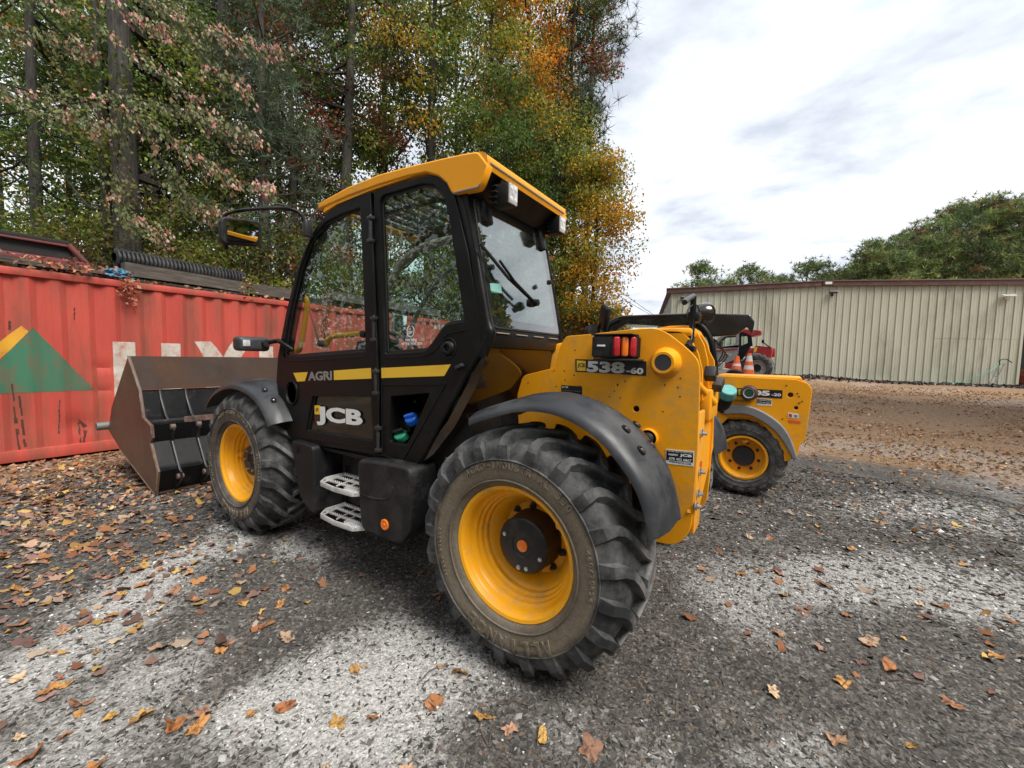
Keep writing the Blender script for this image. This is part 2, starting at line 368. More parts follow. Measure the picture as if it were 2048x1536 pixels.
def make_ground():
    n = 420
    t = np.linspace(-1, 1, n)
    w = np.sinh(t*6.4)/np.sinh(6.4)
    X, Y = np.meshgrid(CAM_POS.x+.8+w*260, CAM_POS.y-1.6+w*260, indexing='ij')
    Z = ground_h(X, Y)
    v = np.stack([X, Y, Z], -1).reshape(-1, 3)
    i = np.arange(n-1); I, J = np.meshgrid(i, i, indexing='ij'); a = (I*n+J).ravel()
    f = np.stack([a, a+n, a+n+1, a+1], -1)
    me = bpy.data.meshes.new('ground'); me.vertices.add(len(v)); me.vertices.foreach_set('co', v.ravel())
    me.loops.add(f.size); me.loops.foreach_set('vertex_index', f.ravel())
    me.polygons.add(len(f)); me.polygons.foreach_set('loop_start', np.arange(len(f))*4)
    me.update(calc_edges=True)
    for nm, fn in (('sand', sand_f), ('brown', brown_f)):
        at = me.attributes.new(nm, 'FLOAT', 'POINT'); at.data.foreach_set('value', fn(X, Y).ravel().astype(np.float32))
    me.shade_smooth()
    m = bpy.data.materials.new('yard_dirt'); m.use_nodes = True; t_ = m.node_tree; b = t_.nodes['Principled BSDF']; b.inputs['Roughness'].default_value = .9; b.inputs['Specular IOR Level'].default_value = .25
    geo = N(t_, 'ShaderNodeTexCoord')
    def nz(sc, det=6, ro=.6, st=None):
        q = N(t_, 'ShaderNodeTexNoise'); q.inputs['Scale'].default_value = sc; q.inputs['Detail'].default_value = det; q.inputs['Roughness'].default_value = ro
        if st:
            mp = N(t_, 'ShaderNodeMapping'); mp.inputs['Scale'].default_value = st; mp.inputs['Rotation'].default_value = (0, 0, .5); L(t_, geo.outputs['Object'], mp.inputs[0]); L(t_, mp.outputs[0], q.inputs['Vector'])
        else: L(t_, geo.outputs['Object'], q.inputs['Vector'])
        return q.outputs[0]
    def ramp(src, stops):
        r = N(t_, 'ShaderNodeValToRGB'); L(t_, src, r.inputs[0]); el = r.color_ramp.elements
        el[0].position, el[0].color = stops[0][0], (*stops[0][1], 1); el[1].position, el[1].color = stops[-1][0], (*stops[-1][1], 1)
        for p_, c_ in stops[1:-1]: e_ = el.new(p_); e_.color = (*c_, 1)
        return r.outputs[0]
    def mix(f_, a_, b_, bt='MIX'):
        x = N(t_, 'ShaderNodeMix', data_type='RGBA', blend_type=bt)
        if isinstance(f_, float): x.inputs[0].default_value = f_
        else: L(t_, f_, x.inputs[0])
        L(t_, a_, x.inputs[6]); L(t_, b_, x.inputs[7]); return x.outputs[2]
    vo = N(t_, 'ShaderNodeTexVoronoi'); vo.inputs['Scale'].default_value = 55; L(t_, geo.outputs['Object'], vo.inputs['Vector'])
    vs = N(t_, 'ShaderNodeSeparateColor'); L(t_, vo.outputs['Color'], vs.inputs[0])
    vo2 = N(t_, 'ShaderNodeTexVoronoi'); vo2.inputs['Scale'].default_value = 130; L(t_, geo.outputs['Object'], vo2.inputs['Vector'])
    vs2 = N(t_, 'ShaderNodeSeparateColor'); L(t_, vo2.outputs['Color'], vs2.inputs[0])
    darkc = ramp(vs.outputs[0], [(0, (.055, .051, .047)), (.6, (.095, .089, .083)), (.9, (.14, .133, .124)), (1, (.21, .20, .185))])
    dk2 = ramp(nz(2.3, 8), [(.3, (.75, .72, .7)), (.7, (1.35, 1.3, 1.25))]); darkc = mix(1.0, darkc, dk2, 'MULTIPLY')
    sandc = ramp(vs2.outputs[0], [(0, (.26, .25, .237)), (.3, (.44, .43, .41)), (.8, (.54, .53, .51)), (1, (.68, .67, .64))])
    brownc = ramp(nz(14, 8, .7, (1, 2.6, 1)), [(.28, (.07, .052, .04)), (.45, (.20, .13, .08)), (.58, (.36, .225, .13)), (.75, (.46, .35, .25))])
    at = N(t_, 'ShaderNodeAttribute', attribute_name='sand'); ab = N(t_, 'ShaderNodeAttribute', attribute_name='brown')
    ad = N(t_, 'ShaderNodeMath', operation='ADD'); L(t_, at.outputs['Fac'], ad.inputs[0])
    mm = N(t_, 'ShaderNodeMath', operation='MULTIPLY_ADD'); L(t_, nz(26, 6, .7), mm.inputs[0]); mm.inputs[1].default_value = 1.9; mm.inputs[2].default_value = -.90; L(t_, mm.outputs[0], ad.inputs[1])
    r = N(t_, 'ShaderNodeMapRange'); r.inputs[1].default_value = .22; r.inputs[2].default_value = 1.02; L(t_, ad.outputs[0], r.inputs[0])
    ad2 = N(t_, 'ShaderNodeMath', operation='ADD'); L(t_, ab.outputs['Fac'], ad2.inputs[0])
    m3 = N(t_, 'ShaderNodeMath', operation='MULTIPLY_ADD'); L(t_, nz(1.6, 8, .65, (1, 3.2, 1)), m3.inputs[0]); m3.inputs[1].default_value = 1.5; m3.inputs[2].default_value = -.85; L(t_, m3.outputs[0], ad2.inputs[1])
    r2 = N(t_, 'ShaderNodeMapRange'); r2.inputs[1].default_value = .35; r2.inputs[2].default_value = .75; L(t_, ad2.outputs[0], r2.inputs[0])
    c1 = mix(r2.outputs[0], darkc, brownc); c2 = mix(r.outputs[0], c1, sandc)
    L(t_, c2, b.inputs['Base Color'])
    hs = N(t_, 'ShaderNodeMath', operation='ADD'); L(t_, vo.outputs['Distance'], hs.inputs[0]); L(t_, nz(90, 4), hs.inputs[1])
    bu = N(t_, 'ShaderNodeBump'); bu.inputs['Strength'].default_value = .8; bu.inputs['Distance'].default_value = .012; L(t_, hs.outputs[0], bu.inputs['Height']); L(t_, bu.outputs[0], b.inputs['Normal'])
    me.materials.append(m)
    o = bpy.data.objects.new('ground', me); link(o); tag(o, kind='structure'); return o
ground = make_ground()

# ------------------------------------------------------------ steel building
def wall_pt(s, off, z): return (BA[0]+BD[0]*s-BN[0]*off, BA[1]+BD[1]*s-BN[1]*off, z)   # off > 0 is towards the yard
def top_z(s): return 5.50+(.20/7.4)*s if s < 7.4 else 5.70-(s-7.4)*.022
panelm = mat('pale_green_steel', (.55, .54, .435), .5, col2=(.47, .465, .36), nscale=.9, stretch=(1, 1, .25), dirt=(.27, .255, .19), damt=.25, dscale=.8, bump=.0012, bscale=3)
brown_trim = mat('brown_trim', (.10, .045, .035), .5, dirt=(.16, .10, .08), damt=.3)
inner = mat('painted_interior_shade', (.02, .02, .02), .9)
bld = thing('metal_building', 'long low pale green metal building with dark brown roof trim behind the yard', 'building', wall_pt(7.4, 0, .7))
bld_inv = Matrix.Translation(-Vector(bld.location))
def bobj(o): o.data.transform(bld_inv); o.parent = bld; return o
PW = .3175
prof = [(0, 0), (.008, .032), (.045, .032), (.055, 0), (.13, 0), (.137, .006), (.155, .006), (.162, 0), (.225, 0), (.232, .006), (.25, .006), (.257, 0), (PW-.0015, 0)]
k = 0
while k*PW < 15.2:
    s0 = k*PW; zb = float(ground_h(*wall_pt(s0, 0, 0)[:2], fine=False))-.25
    dent = lambda s, z: -.035*math.exp(-((s-10.3)/.5)**2-((z-1.05)/.35)**2)-.04*math.exp(-((s-9.3)/.35)**2-((z-.95)/.25)**2)-.03*math.exp(-((s-14.2)/.4)**2-((z-1.5)/.5)**2)
    v = []; f = []; zs = [zb, .95, 1.15, 1.5, 2.0, 3.3, 3.31, 4.4, 1e9]
    if k > 35: zs = [zb, .95, 1.2, 1.5, 2.0, 2.92, 2.93, 4.4, 1e9]
    for zi in zs:
        for a, b_ in prof:
            z = min(zi, top_z(s0+a)-.05)
            of = b_+dent(s0+a, z)+(.008 if (k > 37 and 2.925 < z < 4.5) else 0)
            v.append(wall_pt(s0+a, of, z))
    n_ = len(prof)
    for j in range(len(zs)-1):
        for i in range(n_-1): q = j*n_+i; f.append((q+n_, q+n_+1, q+1, q))
    bobj(pyd('wall_panel', v, f, panelm, None, 30)); k += 1
# back of the shell, roof, side walls
def quad(name, pts, m): return bobj(pyd(name, pts, [tuple(range(len(pts)))], m, None))
D = 24
def bp3(s, off, z): return wall_pt(s, off, z)
for nm, s in (('side_wall', 0.0), ('side_wall', 19.0)):
    bm = bmesh.new(); v = [bm.verts.new(bp3(s, -.02, .3)), bm.verts.new(bp3(s, -D, .3)), bm.verts.new(bp3(s, -D, top_z(s)-.1)), bm.verts.new(bp3(s, -.02, top_z(s)-.1))]; bm.faces.new(v)
    r = bmesh.ops.solidify(bm, geom=bm.faces[:], thickness=.06); bobj(bmo(nm, bm, panelm))
quad('rear_wall', [bp3(0, -D, .3), bp3(19, -D, .3), bp3(19, -D, 5.3), bp3(7.4, -D, 5.6), bp3(0, -D, 5.4)], panelm)
for a, b_ in ((-.25, 7.4), (7.4, 19.2)):
    bm = bmesh.new(); v = [bm.verts.new(bp3(a, .06, top_z(max(a, 0))+.02)), bm.verts.new(bp3(b_, .06, top_z(b_)+.02)), bm.verts.new(bp3(b_, -D, top_z(b_)+.02)), bm.verts.new(bp3(a, -D, top_z(max(a, 0))+.02))]; bm.faces.new(v)
    bmesh.ops.solidify(bm, geom=bm.faces[:], thickness=.05); bobj(bmo('roof', bm, brown_trim))
def strip(name, a, b_, of0, of1, dz0, dz1, m):
    v = []
    for s in (a, b_):
        for of, dz in ((of0, dz0), (of1, dz0), (of1, dz1), (of0, dz1)): v.append(wall_pt(s, of, top_z(max(s, 0))+dz))
    return bobj(pyd(name, v, [(0, 1, 2, 3), (7, 6, 5, 4), (0, 4, 5, 1), (1, 5, 6, 2), (2, 6, 7, 3), (3, 7, 4, 0)], m))
for a, b_ in ((-.3, 7.25), (7.7, 19.2)):
    strip('roof_trim', a, b_, .05, .16, -.13, .10, brown_trim); strip('trim_lip', a, b_, .05, .20, .102, .15, mat('brown_trim_light', (.19, .105, .085), .5) if a < 0 else MATS['brown_trim_light'])
strip('ridge_cap', 7.25, 7.7, .05, .21, -.10, .16, brown_trim); strip('ridge_light', 7.33, 7.62, .212, .23, -.06, .06, white)
# doorway at the right end
quad('doorway', [wall_pt(15.3, -.6, .4), wall_pt(18.5, -.6, .4), wall_pt(18.5, -.6, 5.2), wall_pt(15.3, -.6, 5.2)], inner)  # near-black sheet stands in for the shade inside the opening
v = [wall_pt(s, o_, z) for s in (15.24, 15.34) for o_ in (-.3, .045) for z in (.4, 5.3)]
bobj(pyd('door_jamb', v, [(0, 1, 3, 2), (4, 6, 7, 5), (0, 4, 5, 1), (2, 3, 7, 6), (1, 5, 7, 3), (0, 2, 6, 4)], panelm))
quad('door_header', [wall_pt(15.34, .03, 4.9), wall_pt(19, .03, 4.9), wall_pt(19, .03, 5.35), wall_pt(15.34, .03, 5.35)], panelm)
quad('wall_panel', [wall_pt(18.5, .01, .4), wall_pt(19, .01, .4), wall_pt(19, .01, 5.3), wall_pt(18.5, .01, 5.3)], panelm)
def wall_lamp(s, z, big, label, pale=False):
    t = thing('wall_lamp', label, 'lamp', wall_pt(s, .03, z))
    ex = Vector((BD[0], BD[1], 0)); ey = Vector((-BN[0], -BN[1], 0))
    M = frame((0, 0, 0), ex, ey, ex.cross(ey))
    w = .34*big; body = white if pale else plast2
    b = box(bmesh.new(), (0, .02, 0), (.1*big, .05, .12), .01); o = bmo('base', b, body, t); o.data.transform(M)
    b = box(bmesh.new(), (0, .14, -.10), (w, .22, .06), .012, Matrix.Rotation(.35, 3, 'X')); o = bmo('lamp_head', b, body, t); o.data.transform(M)
    b = box(bmesh.new(), (0, .256, -.145), (w*.85, .012, .045), .003, Matrix.Rotation(.35, 3, 'X')); o = bmo('lens', b, lens, t); o.data.transform(M)
wall_lamp(7.72, 5.12, 1, 'small black floodlight on the green wall just below the roof ridge')
wall_lamp(14.6, 4.82, 1.3, 'white floodlight on the green wall near its right end', True)
wall_lamp(.55, 5.0, .5, 'tiny black lamp at the left corner of the green wall')
# red drum in the doorway
d = wall_pt(15.75, -.15, .62); t = thing('oil_drum', 'dark red drum standing in the doorway at the right end of the building', 'drum', d)
lato('barrel', [(0, .27), (.02, .29), (.28, .285), (.30, .298), (.32, .285), (.58, .285), (.60, .298), (.62, .285), (.86, .29), (.88, .27), (.87, .25)], (0, 0, 0), mat('drum_red', (.22, .03, .02), .5, dirt=(.1, .05, .03), damt=.5), t, 'Z', 24)
# hose, white bags and hand truck at the wall foot
def gz(x, y): return float(ground_h(x, y))
bm = bmesh.new(); c = wall_pt(12.55, .55, 0)
path = []
for i in range(260):
    a = i*.19; rr = .42+.13*math.sin(a*.37)+.05*math.sin(a*1.7); x = c[0]+BD[0]*rr*1.5*cos(a); y = c[1]+BD[1]*rr*cos(a)+rr*.6*sin(a)
    path.append((x, y, gz(x, y)+.03+.04*abs(math.sin(a*.61))))
tube(bm, path, .014, 5); o = bmo('garden_hose', bm, mat('hose_green', (.05, .42, .30), .4)); tag(o, 'loose coil of green garden hose at the foot of the metal wall', 'hose')
bm = bmesh.new()
for i in range(9):
    q = wall_pt(11.1+i*.17, .35+.1*math.sin(i*3), 0); r_ = bmesh.ops.create_icosphere(bm, subdivisions=2, radius=.09)
    for v_ in r_['verts']: v_.co = Vector((v_.co.x*1.3, v_.co.y, v_.co.z*.6))*(1+.3*noise.noise(v_.co*9+Vector((i, 0, 0))))+Vector((q[0], q[1], gz(q[0], q[1])+.03))
o = bmo('plastic_sheet', bm, white); tag(o, 'crumpled white plastic sheet lying along the metal wall left of the hose', 'sheet')
q = wall_pt(14.05, .55, 0); q = (q[0], q[1], gz(q[0], q[1])+.02)
ht = thing('pressure_washer_lance', 'tall grey hand truck leaning to the right against the metal wall', 'hand truck', q); ht.name = 'hand_truck'
e = lambda s, of, z: (BD[0]*s-BN[0]*of, BD[1]*s-BN[1]*of, z)
greym = mat('worn_grey_steel', (.18, .18, .17), .6, .3)
for ds in (0, .2): tubo('rail', [e(ds-.15, .1-ds*.3, 0), e(ds+.45, -.35-ds*.3, 1.05)], .022, greym, ht)
for i in range(3): tubo('cross_bar', [e(-.08+i*.18, .02-.14*i, .14+.32*i), e(.14+i*.18, -.04-.14*i, .14+.32*i)], .016, greym, ht)
tubo('handle', [e(.42, -.3, 1.0), e(.38, -.25, 1.2), e(.62, -.3, 1.26), e(.85, -.3, 1.1)], .02, plast2, ht, smooth=5)
tubo('loose_hose', [e(.4, -.3, 1.1), e(-.1, .1, .75), e(-.8, .2, .35), e(-1.4, .2, .12)], .012, MATS['hose_green'], ht, smooth=6)

# ------------------------------------------------------------ red shipping container
redc = mat('container_red', (.56, .085, .058), .55, col2=(.46, .06, .045), nscale=2.4, stretch=(1, 1, .16), dirt=(.20, .075, .045), damt=.42, dscale=2.6, bump=.003, bscale=4)
rust = mat('rust', (.10, .04, .025), .85, col2=(.05, .025, .02), nscale=20)
CX = 7.29; CT = 2.575; CY0, CY1 = 4.2, -7.99; CB = .04
cont = thing('shipping_container', 'long faded red corrugated shipping container with green and yellow triangle mark', 'container', (CX, -2, 0))
def cobj(o): o.data.transform(Matrix.Translation((-CX, 2, 0))); o.parent = cont; return o
PER = .278; cor = [(0, 0), (.072, 0), (.140, .036), (.210, .036), (.278, 0)]
def cdepth(y):
    t = (CY0-y) % PER
    for (a, da), (b_, db) in zip(cor, cor[1:]):
        if a <= t <= b_: return da+(db-da)*(t-a)/(b_-a)
    return 0
def cdent(y, z):
    q = 0
    for cy, cz, ry, rz, dd in DENTS: q += dd*math.exp(-((y-cy)/ry)**2-((z-cz)/rz)**2)
    return q
DENTS = [(1.22, .45, .16, .12, .04), (.93, 1.28, .12, .05, .03), (.93, .93, .14, .04, .02), (.4, 1.25, .1, .06, .025), (1.9, .6, .4, .3, .02), (-1.5, 1.9, .3, .3, .015)]
def csurf(y, z): return CX+.02+cdepth(y)+cdent(y, z)
breaks = [CY0]
while breaks[-1] > CY1:
    base = breaks[-1]
    for a, _ in cor[1:]: breaks.append(base-a)
breaks = [b_ for b_ in breaks if b_ > CY1]+[CY1]
zz = [.19+i*(CT-.10-.19)/34 for i in range(35)]
v = [(csurf(y, z), y, z) for y in breaks for z in zz]; f = []
nz_ = len(zz)
for i in range(len(breaks)-1):
    for j in range(nz_-1): a = i*nz_+j; f.append((a, a+1, a+nz_+1, a+nz_))
cobj(pyd('corrugated_side', v, f, redc, None, 20))
def cbox(name, x0, x1, y0, y1, z0, z1, m, bev=.006): return cobj(bxo(name, ((x0+x1)/2, (y0+y1)/2, (z0+z1)/2), (x1-x0, abs(y1-y0), z1-z0), m, None, bev))
cbox('top_rail', CX, CX+.07, CY1, CY0, CT-.10, CT-.005, redc)
cbox('bottom_rail', CX+.005, CX+.12, CY1, CY0, CB, .19, redc)
cbox('roof_panel', CX+.02, CX+2.43, CY1, CY0, CT-.05, CT-.004, rust)
cbox('far_side', CX+2.40, CX+2.44, CY1, CY0, CB, CT-.06, redc)
cbox('end_wall', CX+.03, CX+2.40, CY1-.002, CY1+.06, CB, CT-.06, redc)
cbox('end_wall', CX+.03, CX+2.40, CY0-.06, CY0+.002, CB, CT-.06, redc)
for y in (CY1, CY0): cbox('corner_post', CX-.004, CX+.15, y-.08, y+.08, CB, CT, redc)
# paint marks follow the corrugation: clip convex polygons to its facets
def clip(poly, y, keep_lower):
    out = []
    for i in range(len(poly)):
        a, b_ = poly[i-1], poly[i]
        ia = (a[0] <= y) if keep_lower else (a[0] >= y); ib = (b_[0] <= y) if keep_lower else (b_[0] >= y)
        if ia != ib: t = (y-a[0])/(b_[0]-a[0]); out.append((y, a[1]+(b_[1]-a[1])*t))
        if ib: out.append(b_)
    return out
def paint(name, polys, m, off=.0025):
    bm = bmesh.new()
    for P in polys:
        for i in range(len(breaks)-1):
            q = clip(clip(P, breaks[i], True), breaks[i+1], False)
            if len(q) < 3: continue
            zlo, zhi = min(a[1] for a in q), max(a[1] for a in q)
            j = 0
            for za, zb in zip(zz, zz[1:]):
                if zb < zlo or za > zhi: continue
                qq = [(b, a) for a, b in q]; qq = clip(clip(qq, zb, True), za, False); qq = [(a, b) for b, a in qq]
                if len(qq) >= 3:
                    try: bm.faces.new([bm.verts.new((csurf(a, max(z, .2))-off, a, z)) for a, z in qq])
                    except ValueError: pass
    bmesh.ops.remove_doubles(bm, verts=bm.verts, dist=.0008)
    o = cobj(bmo(name, bm, m))
    if name == 'rust_streaks': o['kind'] = 'stuff'
gpaint = mat('green_container_paint', (.045, .18, .105), .6, col2=(.065, .15, .09), nscale=2, stretch=(1, 1, .3), dirt=(.20, .09, .05), damt=.36, dscale=7)
ypaint = mat('yellow_container_paint', (.75, .38, .03), .6, col2=(.62, .28, .03), nscale=3, dirt=(.3, .12, .06), damt=.2)
wpaint = mat('white_container_paint', (.62, .58, .52), .6, col2=(.52, .48, .42), nscale=3, dirt=(.48, .16, .11), damt=.36, dscale=9)
G = [(1.608,1.815),(1.042,0.946),(1.919,0.885)]
apex, right, low = G
slope = (apex[1]-right[1])/(apex[0]-right[0]); leftp = (2*apex[0]-right[0]+.0, low[1]+.0)
paint('green_triangle', [[apex, right, (apex[0]*2-right[0], right[1])]], gpaint)
Yp = [(1.698,1.815),(1.637,1.721),(1.906,1.249),(1.900,1.402)]
mir = lambda q: (2*apex[0]-q[0], q[1])
dy = Yp[0][0]-apex[0]+.01
paint('yellow_triangle', [[(apex[0]+dy, Yp[0][1]+.01), (apex[0]+.02, apex[1]-.085), (apex[0]*2-right[0]+.06, right[1]+.03), (apex[0]*2-right[0]+dy+.16, right[1]+.03)]], ypaint, .0018)
T0 = [(0.832,1.657),(0.576,1.668),(0.257,1.690),(0.013,1.701),(-0.202,1.702),(-0.452,1.713),(-0.783,1.727),(-1.113,1.741),(-1.246,1.747),(-1.506,1.758)]
zt = T0[0][1]; zb = zt-1.0
def bar(a, b_, z0=zt, z1=zb, da=0): return [(a, z0), (b_, z0), (b_-da, z1), (a-da, z1)]
paint('lettering', [bar(T0[0][0], T0[1][0]), bar(T0[1][0], T0[1][0]-.22, zb+.2, zb), bar(T0[2][0], T0[3][0]), bar(T0[3][0], T0[3][0]-.0-.01, zt, zb)], wpaint)
paint('lettering', [[T0[4], T0[5], (T0[7][0], zb), (T0[6][0]+.1, zb)], [T0[6], T0[7], (T0[5][0]+.02, zb), (T0[4][0], zb)]], wpaint, .003)
paint('lettering', [bar(T0[8][0], T0[9][0])], wpaint)
IN = [(-6.223,2.466),(-6.288,2.355)]
paint('lettering', [bar(IN[0][0]+.25-i*.16, IN[0][0]+.17-i*.16, IN[0][1], IN[0][1]-.16) for i in range(3)], wpaint)
# rust streaks
sp = [(1.810,1.066),(1.775,0.025),(1.752,0.906),(1.726,0.170),(1.399,0.827),(1.420,0.361),(1.222,0.885),(1.204,0.054),(1.210,0.490),(1.152,0.388),(1.157,0.243),(1.801,1.891),(1.805,1.763),(1.208,2.116),(1.213,1.941)]
def streak(a, b_, w, n=14):
    out = []
    for i in range(n):
        t0, t1 = i/n, (i+1)/n; w0 = w*(.5+.9*random.random())
        if random.random() < .12: continue
        y0, z0 = a[0]+(b_[0]-a[0])*t0, a[1]+(b_[1]-a[1])*t0; y1, z1 = a[0]+(b_[0]-a[0])*t1, a[1]+(b_[1]-a[1])*t1
        j = random.uniform(-.004, .004); out.append([(y0+w0+j, z0), (y0-w0+j, z0), (y1-w0+j, z1), (y1+w0+j, z1)])
    return out
S_ = []
for a, b_, w in ((0, 1, .011), (2, 3, .009), (4, 5, .006), (7, 9, .010), (7, 8, .007), (11, 12, .008), (13, 14, .006)): S_ += streak(sp[a], sp[b_], w)
q = [(1.218,0.541),(1.130,0.429),(1.172,0.398),(1.149,0.315),(1.167,0.230),(1.174,0.333)]
S_ += [[q[0], q[1], q[2]], [q[2], q[3], q[4], q[5]]]
paint('rust_streaks', S_, rust, .0035)

# ------------------------------------------------------------ wheels
def tyre_mat(name, brown, wear=.598):
    m = bpy.data.materials.new(name); m.use_nodes = True; t = m.node_tree; b = t.nodes['Principled BSDF']
    tc = N(t, 'ShaderNodeTexCoord'); sx = N(t, 'ShaderNodeSeparateXYZ'); L(t, tc.outputs['Object'], sx.inputs[0])
    a = N(t, 'ShaderNodeMath', operation='MULTIPLY'); L(t, sx.outputs[0], a.inputs[0]); L(t, sx.outputs[0], a.inputs[1])
    c = N(t, 'ShaderNodeMath', operation='MULTIPLY_ADD'); L(t, sx.outputs[2], c.inputs[0]); L(t, sx.outputs[2], c.inputs[1]); L(t, a.outputs[0], c.inputs[2])
    r = N(t, 'ShaderNodeMath', operation='SQRT'); L(t, c.outputs[0], r.inputs[0])
    def nz(sc, det=8, ro=.65):
        q = N(t, 'ShaderNodeTexNoise'); q.inputs['Scale'].default_value = sc; q.inputs['Detail'].default_value = det; q.inputs['Roughness'].default_value = ro; L(t, tc.outputs['Object'], q.inputs['Vector']); return q.outputs[0]
    ad = N(t, 'ShaderNodeMath', operation='MULTIPLY_ADD'); L(t, nz(9), ad.inputs[0]); ad.inputs[1].default_value = .07; L(t, r.outputs[0], ad.inputs[2])
    cr = N(t, 'ShaderNodeValToRGB'); L(t, ad.outputs[0], cr.inputs[0]); e = cr.color_ramp.elements; cr.color_ramp.interpolation = 'LINEAR'
    e[0].position = .36; e[0].color = (*[brown*x for x in (.9, .9, .9)], 1); e[1].position = .505; e[1].color = (0, 0, 0, 1)
    k = e.new(.385); k.color = (brown*.65,)*3+(1,)
    k = e.new(.465); k.color = (brown,)*3+(1,)
    spk = N(t, 'ShaderNodeMapRange'); spk.inputs[1].default_value = .40; spk.inputs[2].default_value = .62; L(t, nz(70, 5, .8), spk.inputs[0]); spk.inputs[3].default_value = .55
    mu = N(t, 'ShaderNodeMath', operation='MULTIPLY'); L(t, cr.outputs[0], mu.inputs[0]); L(t, spk.outputs[0], mu.inputs[1])
    mx = N(t, 'ShaderNodeMix', data_type='RGBA'); mx.inputs[6].default_value = (.030, .031, .033, 1); mx.inputs[7].default_value = (.15, .148, .145, 1)
    mr = N(t, 'ShaderNodeMapRange'); mr.inputs[1].default_value = .42; mr.inputs[2].default_value = .72; L(t, nz(7, 9, .72), mr.inputs[0]); L(t, mr.outputs[0], mx.inputs[0])
    # lug faces worn pale where they meet the road
    w1 = N(t, 'ShaderNodeMapRange'); w1.inputs[1].default_value = wear-.010; w1.inputs[2].default_value = wear+.004; L(t, r.outputs[0], w1.inputs[0])
    w2 = N(t, 'ShaderNodeMapRange'); w2.inputs[1].default_value = .40; w2.inputs[2].default_value = .60; w2.inputs[3].default_value = .35; L(t, nz(16, 8, .7), w2.inputs[0])
    w3 = N(t, 'ShaderNodeMath', operation='MULTIPLY'); L(t, w1.outputs[0], w3.inputs[0]); L(t, w2.outputs[0], w3.inputs[1])
    m0_ = N(t, 'ShaderNodeMix', data_type='RGBA'); L(t, w3.outputs[0], m0_.inputs[0]); L(t, mx.outputs[2], m0_.inputs[6]); m0_.inputs[7].default_value = (.20, .195, .19, 1)
    m2 = N(t, 'ShaderNodeMix', data_type='RGBA'); L(t, mu.outputs[0], m2.inputs[0]); L(t, m0_.outputs[2], m2.inputs[6]); m2.inputs[7].default_value = (.25, .195, .13, 1)
    L(t, m2.outputs[2], b.inputs['Base Color']); b.inputs['Roughness'].default_value = .72; b.inputs['Specular IOR Level'].default_value = .35
    bu = N(t, 'ShaderNodeBump'); bu.inputs['Distance'].default_value = .004; bu.inputs['Strength'].default_value = .8; L(t, nz(38, 9, .75), bu.inputs['Height']); L(t, bu.outputs[0], b.inputs['Normal'])
    return m
rub = tyre_mat('tyre_rubber', .9); rub2 = tyre_mat('tyre_rubber_clean', .12); rub_f = tyre_mat('front_tyre_rubber', .35)
def tyre_mesh(R_, hw, rb, nl, d, side_drop=.10, lugh=.042, ph=.34, wc=.036, ws=.048):
    """R_: outer radius, hw: half width, rb: bead radius, nl: lugs per side, d: turning sense"""
    bm = bmesh.new(); k = R_/.625
    p_ = [(hw*.80, rb), (hw*.90, rb+.012), (hw*.97, rb+.05*k), (hw*1.0, rb+.11*k), (hw*.985, R_-.155*k), (hw*.93, R_-.105*k), (hw*.83, R_-lugh-.028*k), (hw*.6, R_-lugh-.006), (0, R_-lugh)]
    full = p_+[(-a, r) for a, r in p_[-2::-1]]
    sp = smooth_path([(a, r, 0) for a, r in full], 3)
    lathe(bm, [(q.x, q.y) for q in sp], (0, 0, 0), 'Y', 72, True)
    # fine moulded rings on the sidewall
    for a, r in ((hw*.975, rb+.035*k), (hw*1.003, R_-.15*k)):
        lathe(bm, [(a-.004, r-.004), (a+.004, r-.001), (a+.004, r+.001), (a-.004, r+.004)], (0, 0, 0), 'Y', 72, True)
    st = [(-.035, R_-lugh-.01, R_, 0), (.045, R_-lugh-.01, R_, .2), (.10, R_-lugh-.01, R_-.003, .45), (.145, R_-lugh-.016, R_-.009, .7), (.177, R_-lugh-.028, R_-.020, .88), (.200, R_-.092, R_-.042, 1.0)]
    for s in (1, -1):
        for i in range(nl):
            t0 = 2*pi*(i+(.5 if s < 0 else 0))/nl
            rings = []
            for j, (y, r0, r1, f_) in enumerate(st):
                y = y*hw/.23; w = wc+(ws-wc)*f_; th = t0+d*ph*(1-f_)**1.25
                q = [(y-(.02 if j == 5 else 0), r0, w/2+.017), (y, r1, w/2), (y, r1, -w/2), (y-(.02 if j == 5 else 0), r0, -w/2-.017)]
                rings.append([bm.verts.new((r*cos(th+b_/R_), s*yy, r*sin(th+b_/R_))) for yy, r, b_ in q])
            for yy, r, w in ((hw*.985, R_-.080*k, ws*1.15), (hw*1.008, R_-side_drop-.030*k, ws*1.55), (hw*.99, R_-side_drop-.070*k, ws*1.7)):
                q = [(yy-.022, r, w/2+.012), (yy, r, w/2), (yy, r, -w/2), (yy-.022, r, -w/2-.012)]
                rings.append([bm.verts.new((rr*cos(t0+bb/R_), s*y2, rr*sin(t0+bb/R_))) for y2, rr, bb in q])
            for a_, b2 in zip(rings, rings[1:]):
                for e_ in range(3): bm.faces.new((a_[e_], a_[e_+1], b2[e_+1], b2[e_]))
            bm.faces.new(rings[0]); bm.faces.new(rings[-1][::-1])
    bmesh.ops.recalc_face_normals(bm, faces=bm.faces)
    for v_ in bm.verts:
        n_ = noise.noise(v_.co*14)*.0035; v_.co *= 1+n_
    me = bpy.data.meshes.new('tyre'); bm.to_mesh(me); bm.free(); fin(me, 28); me.materials.append(rub); return me
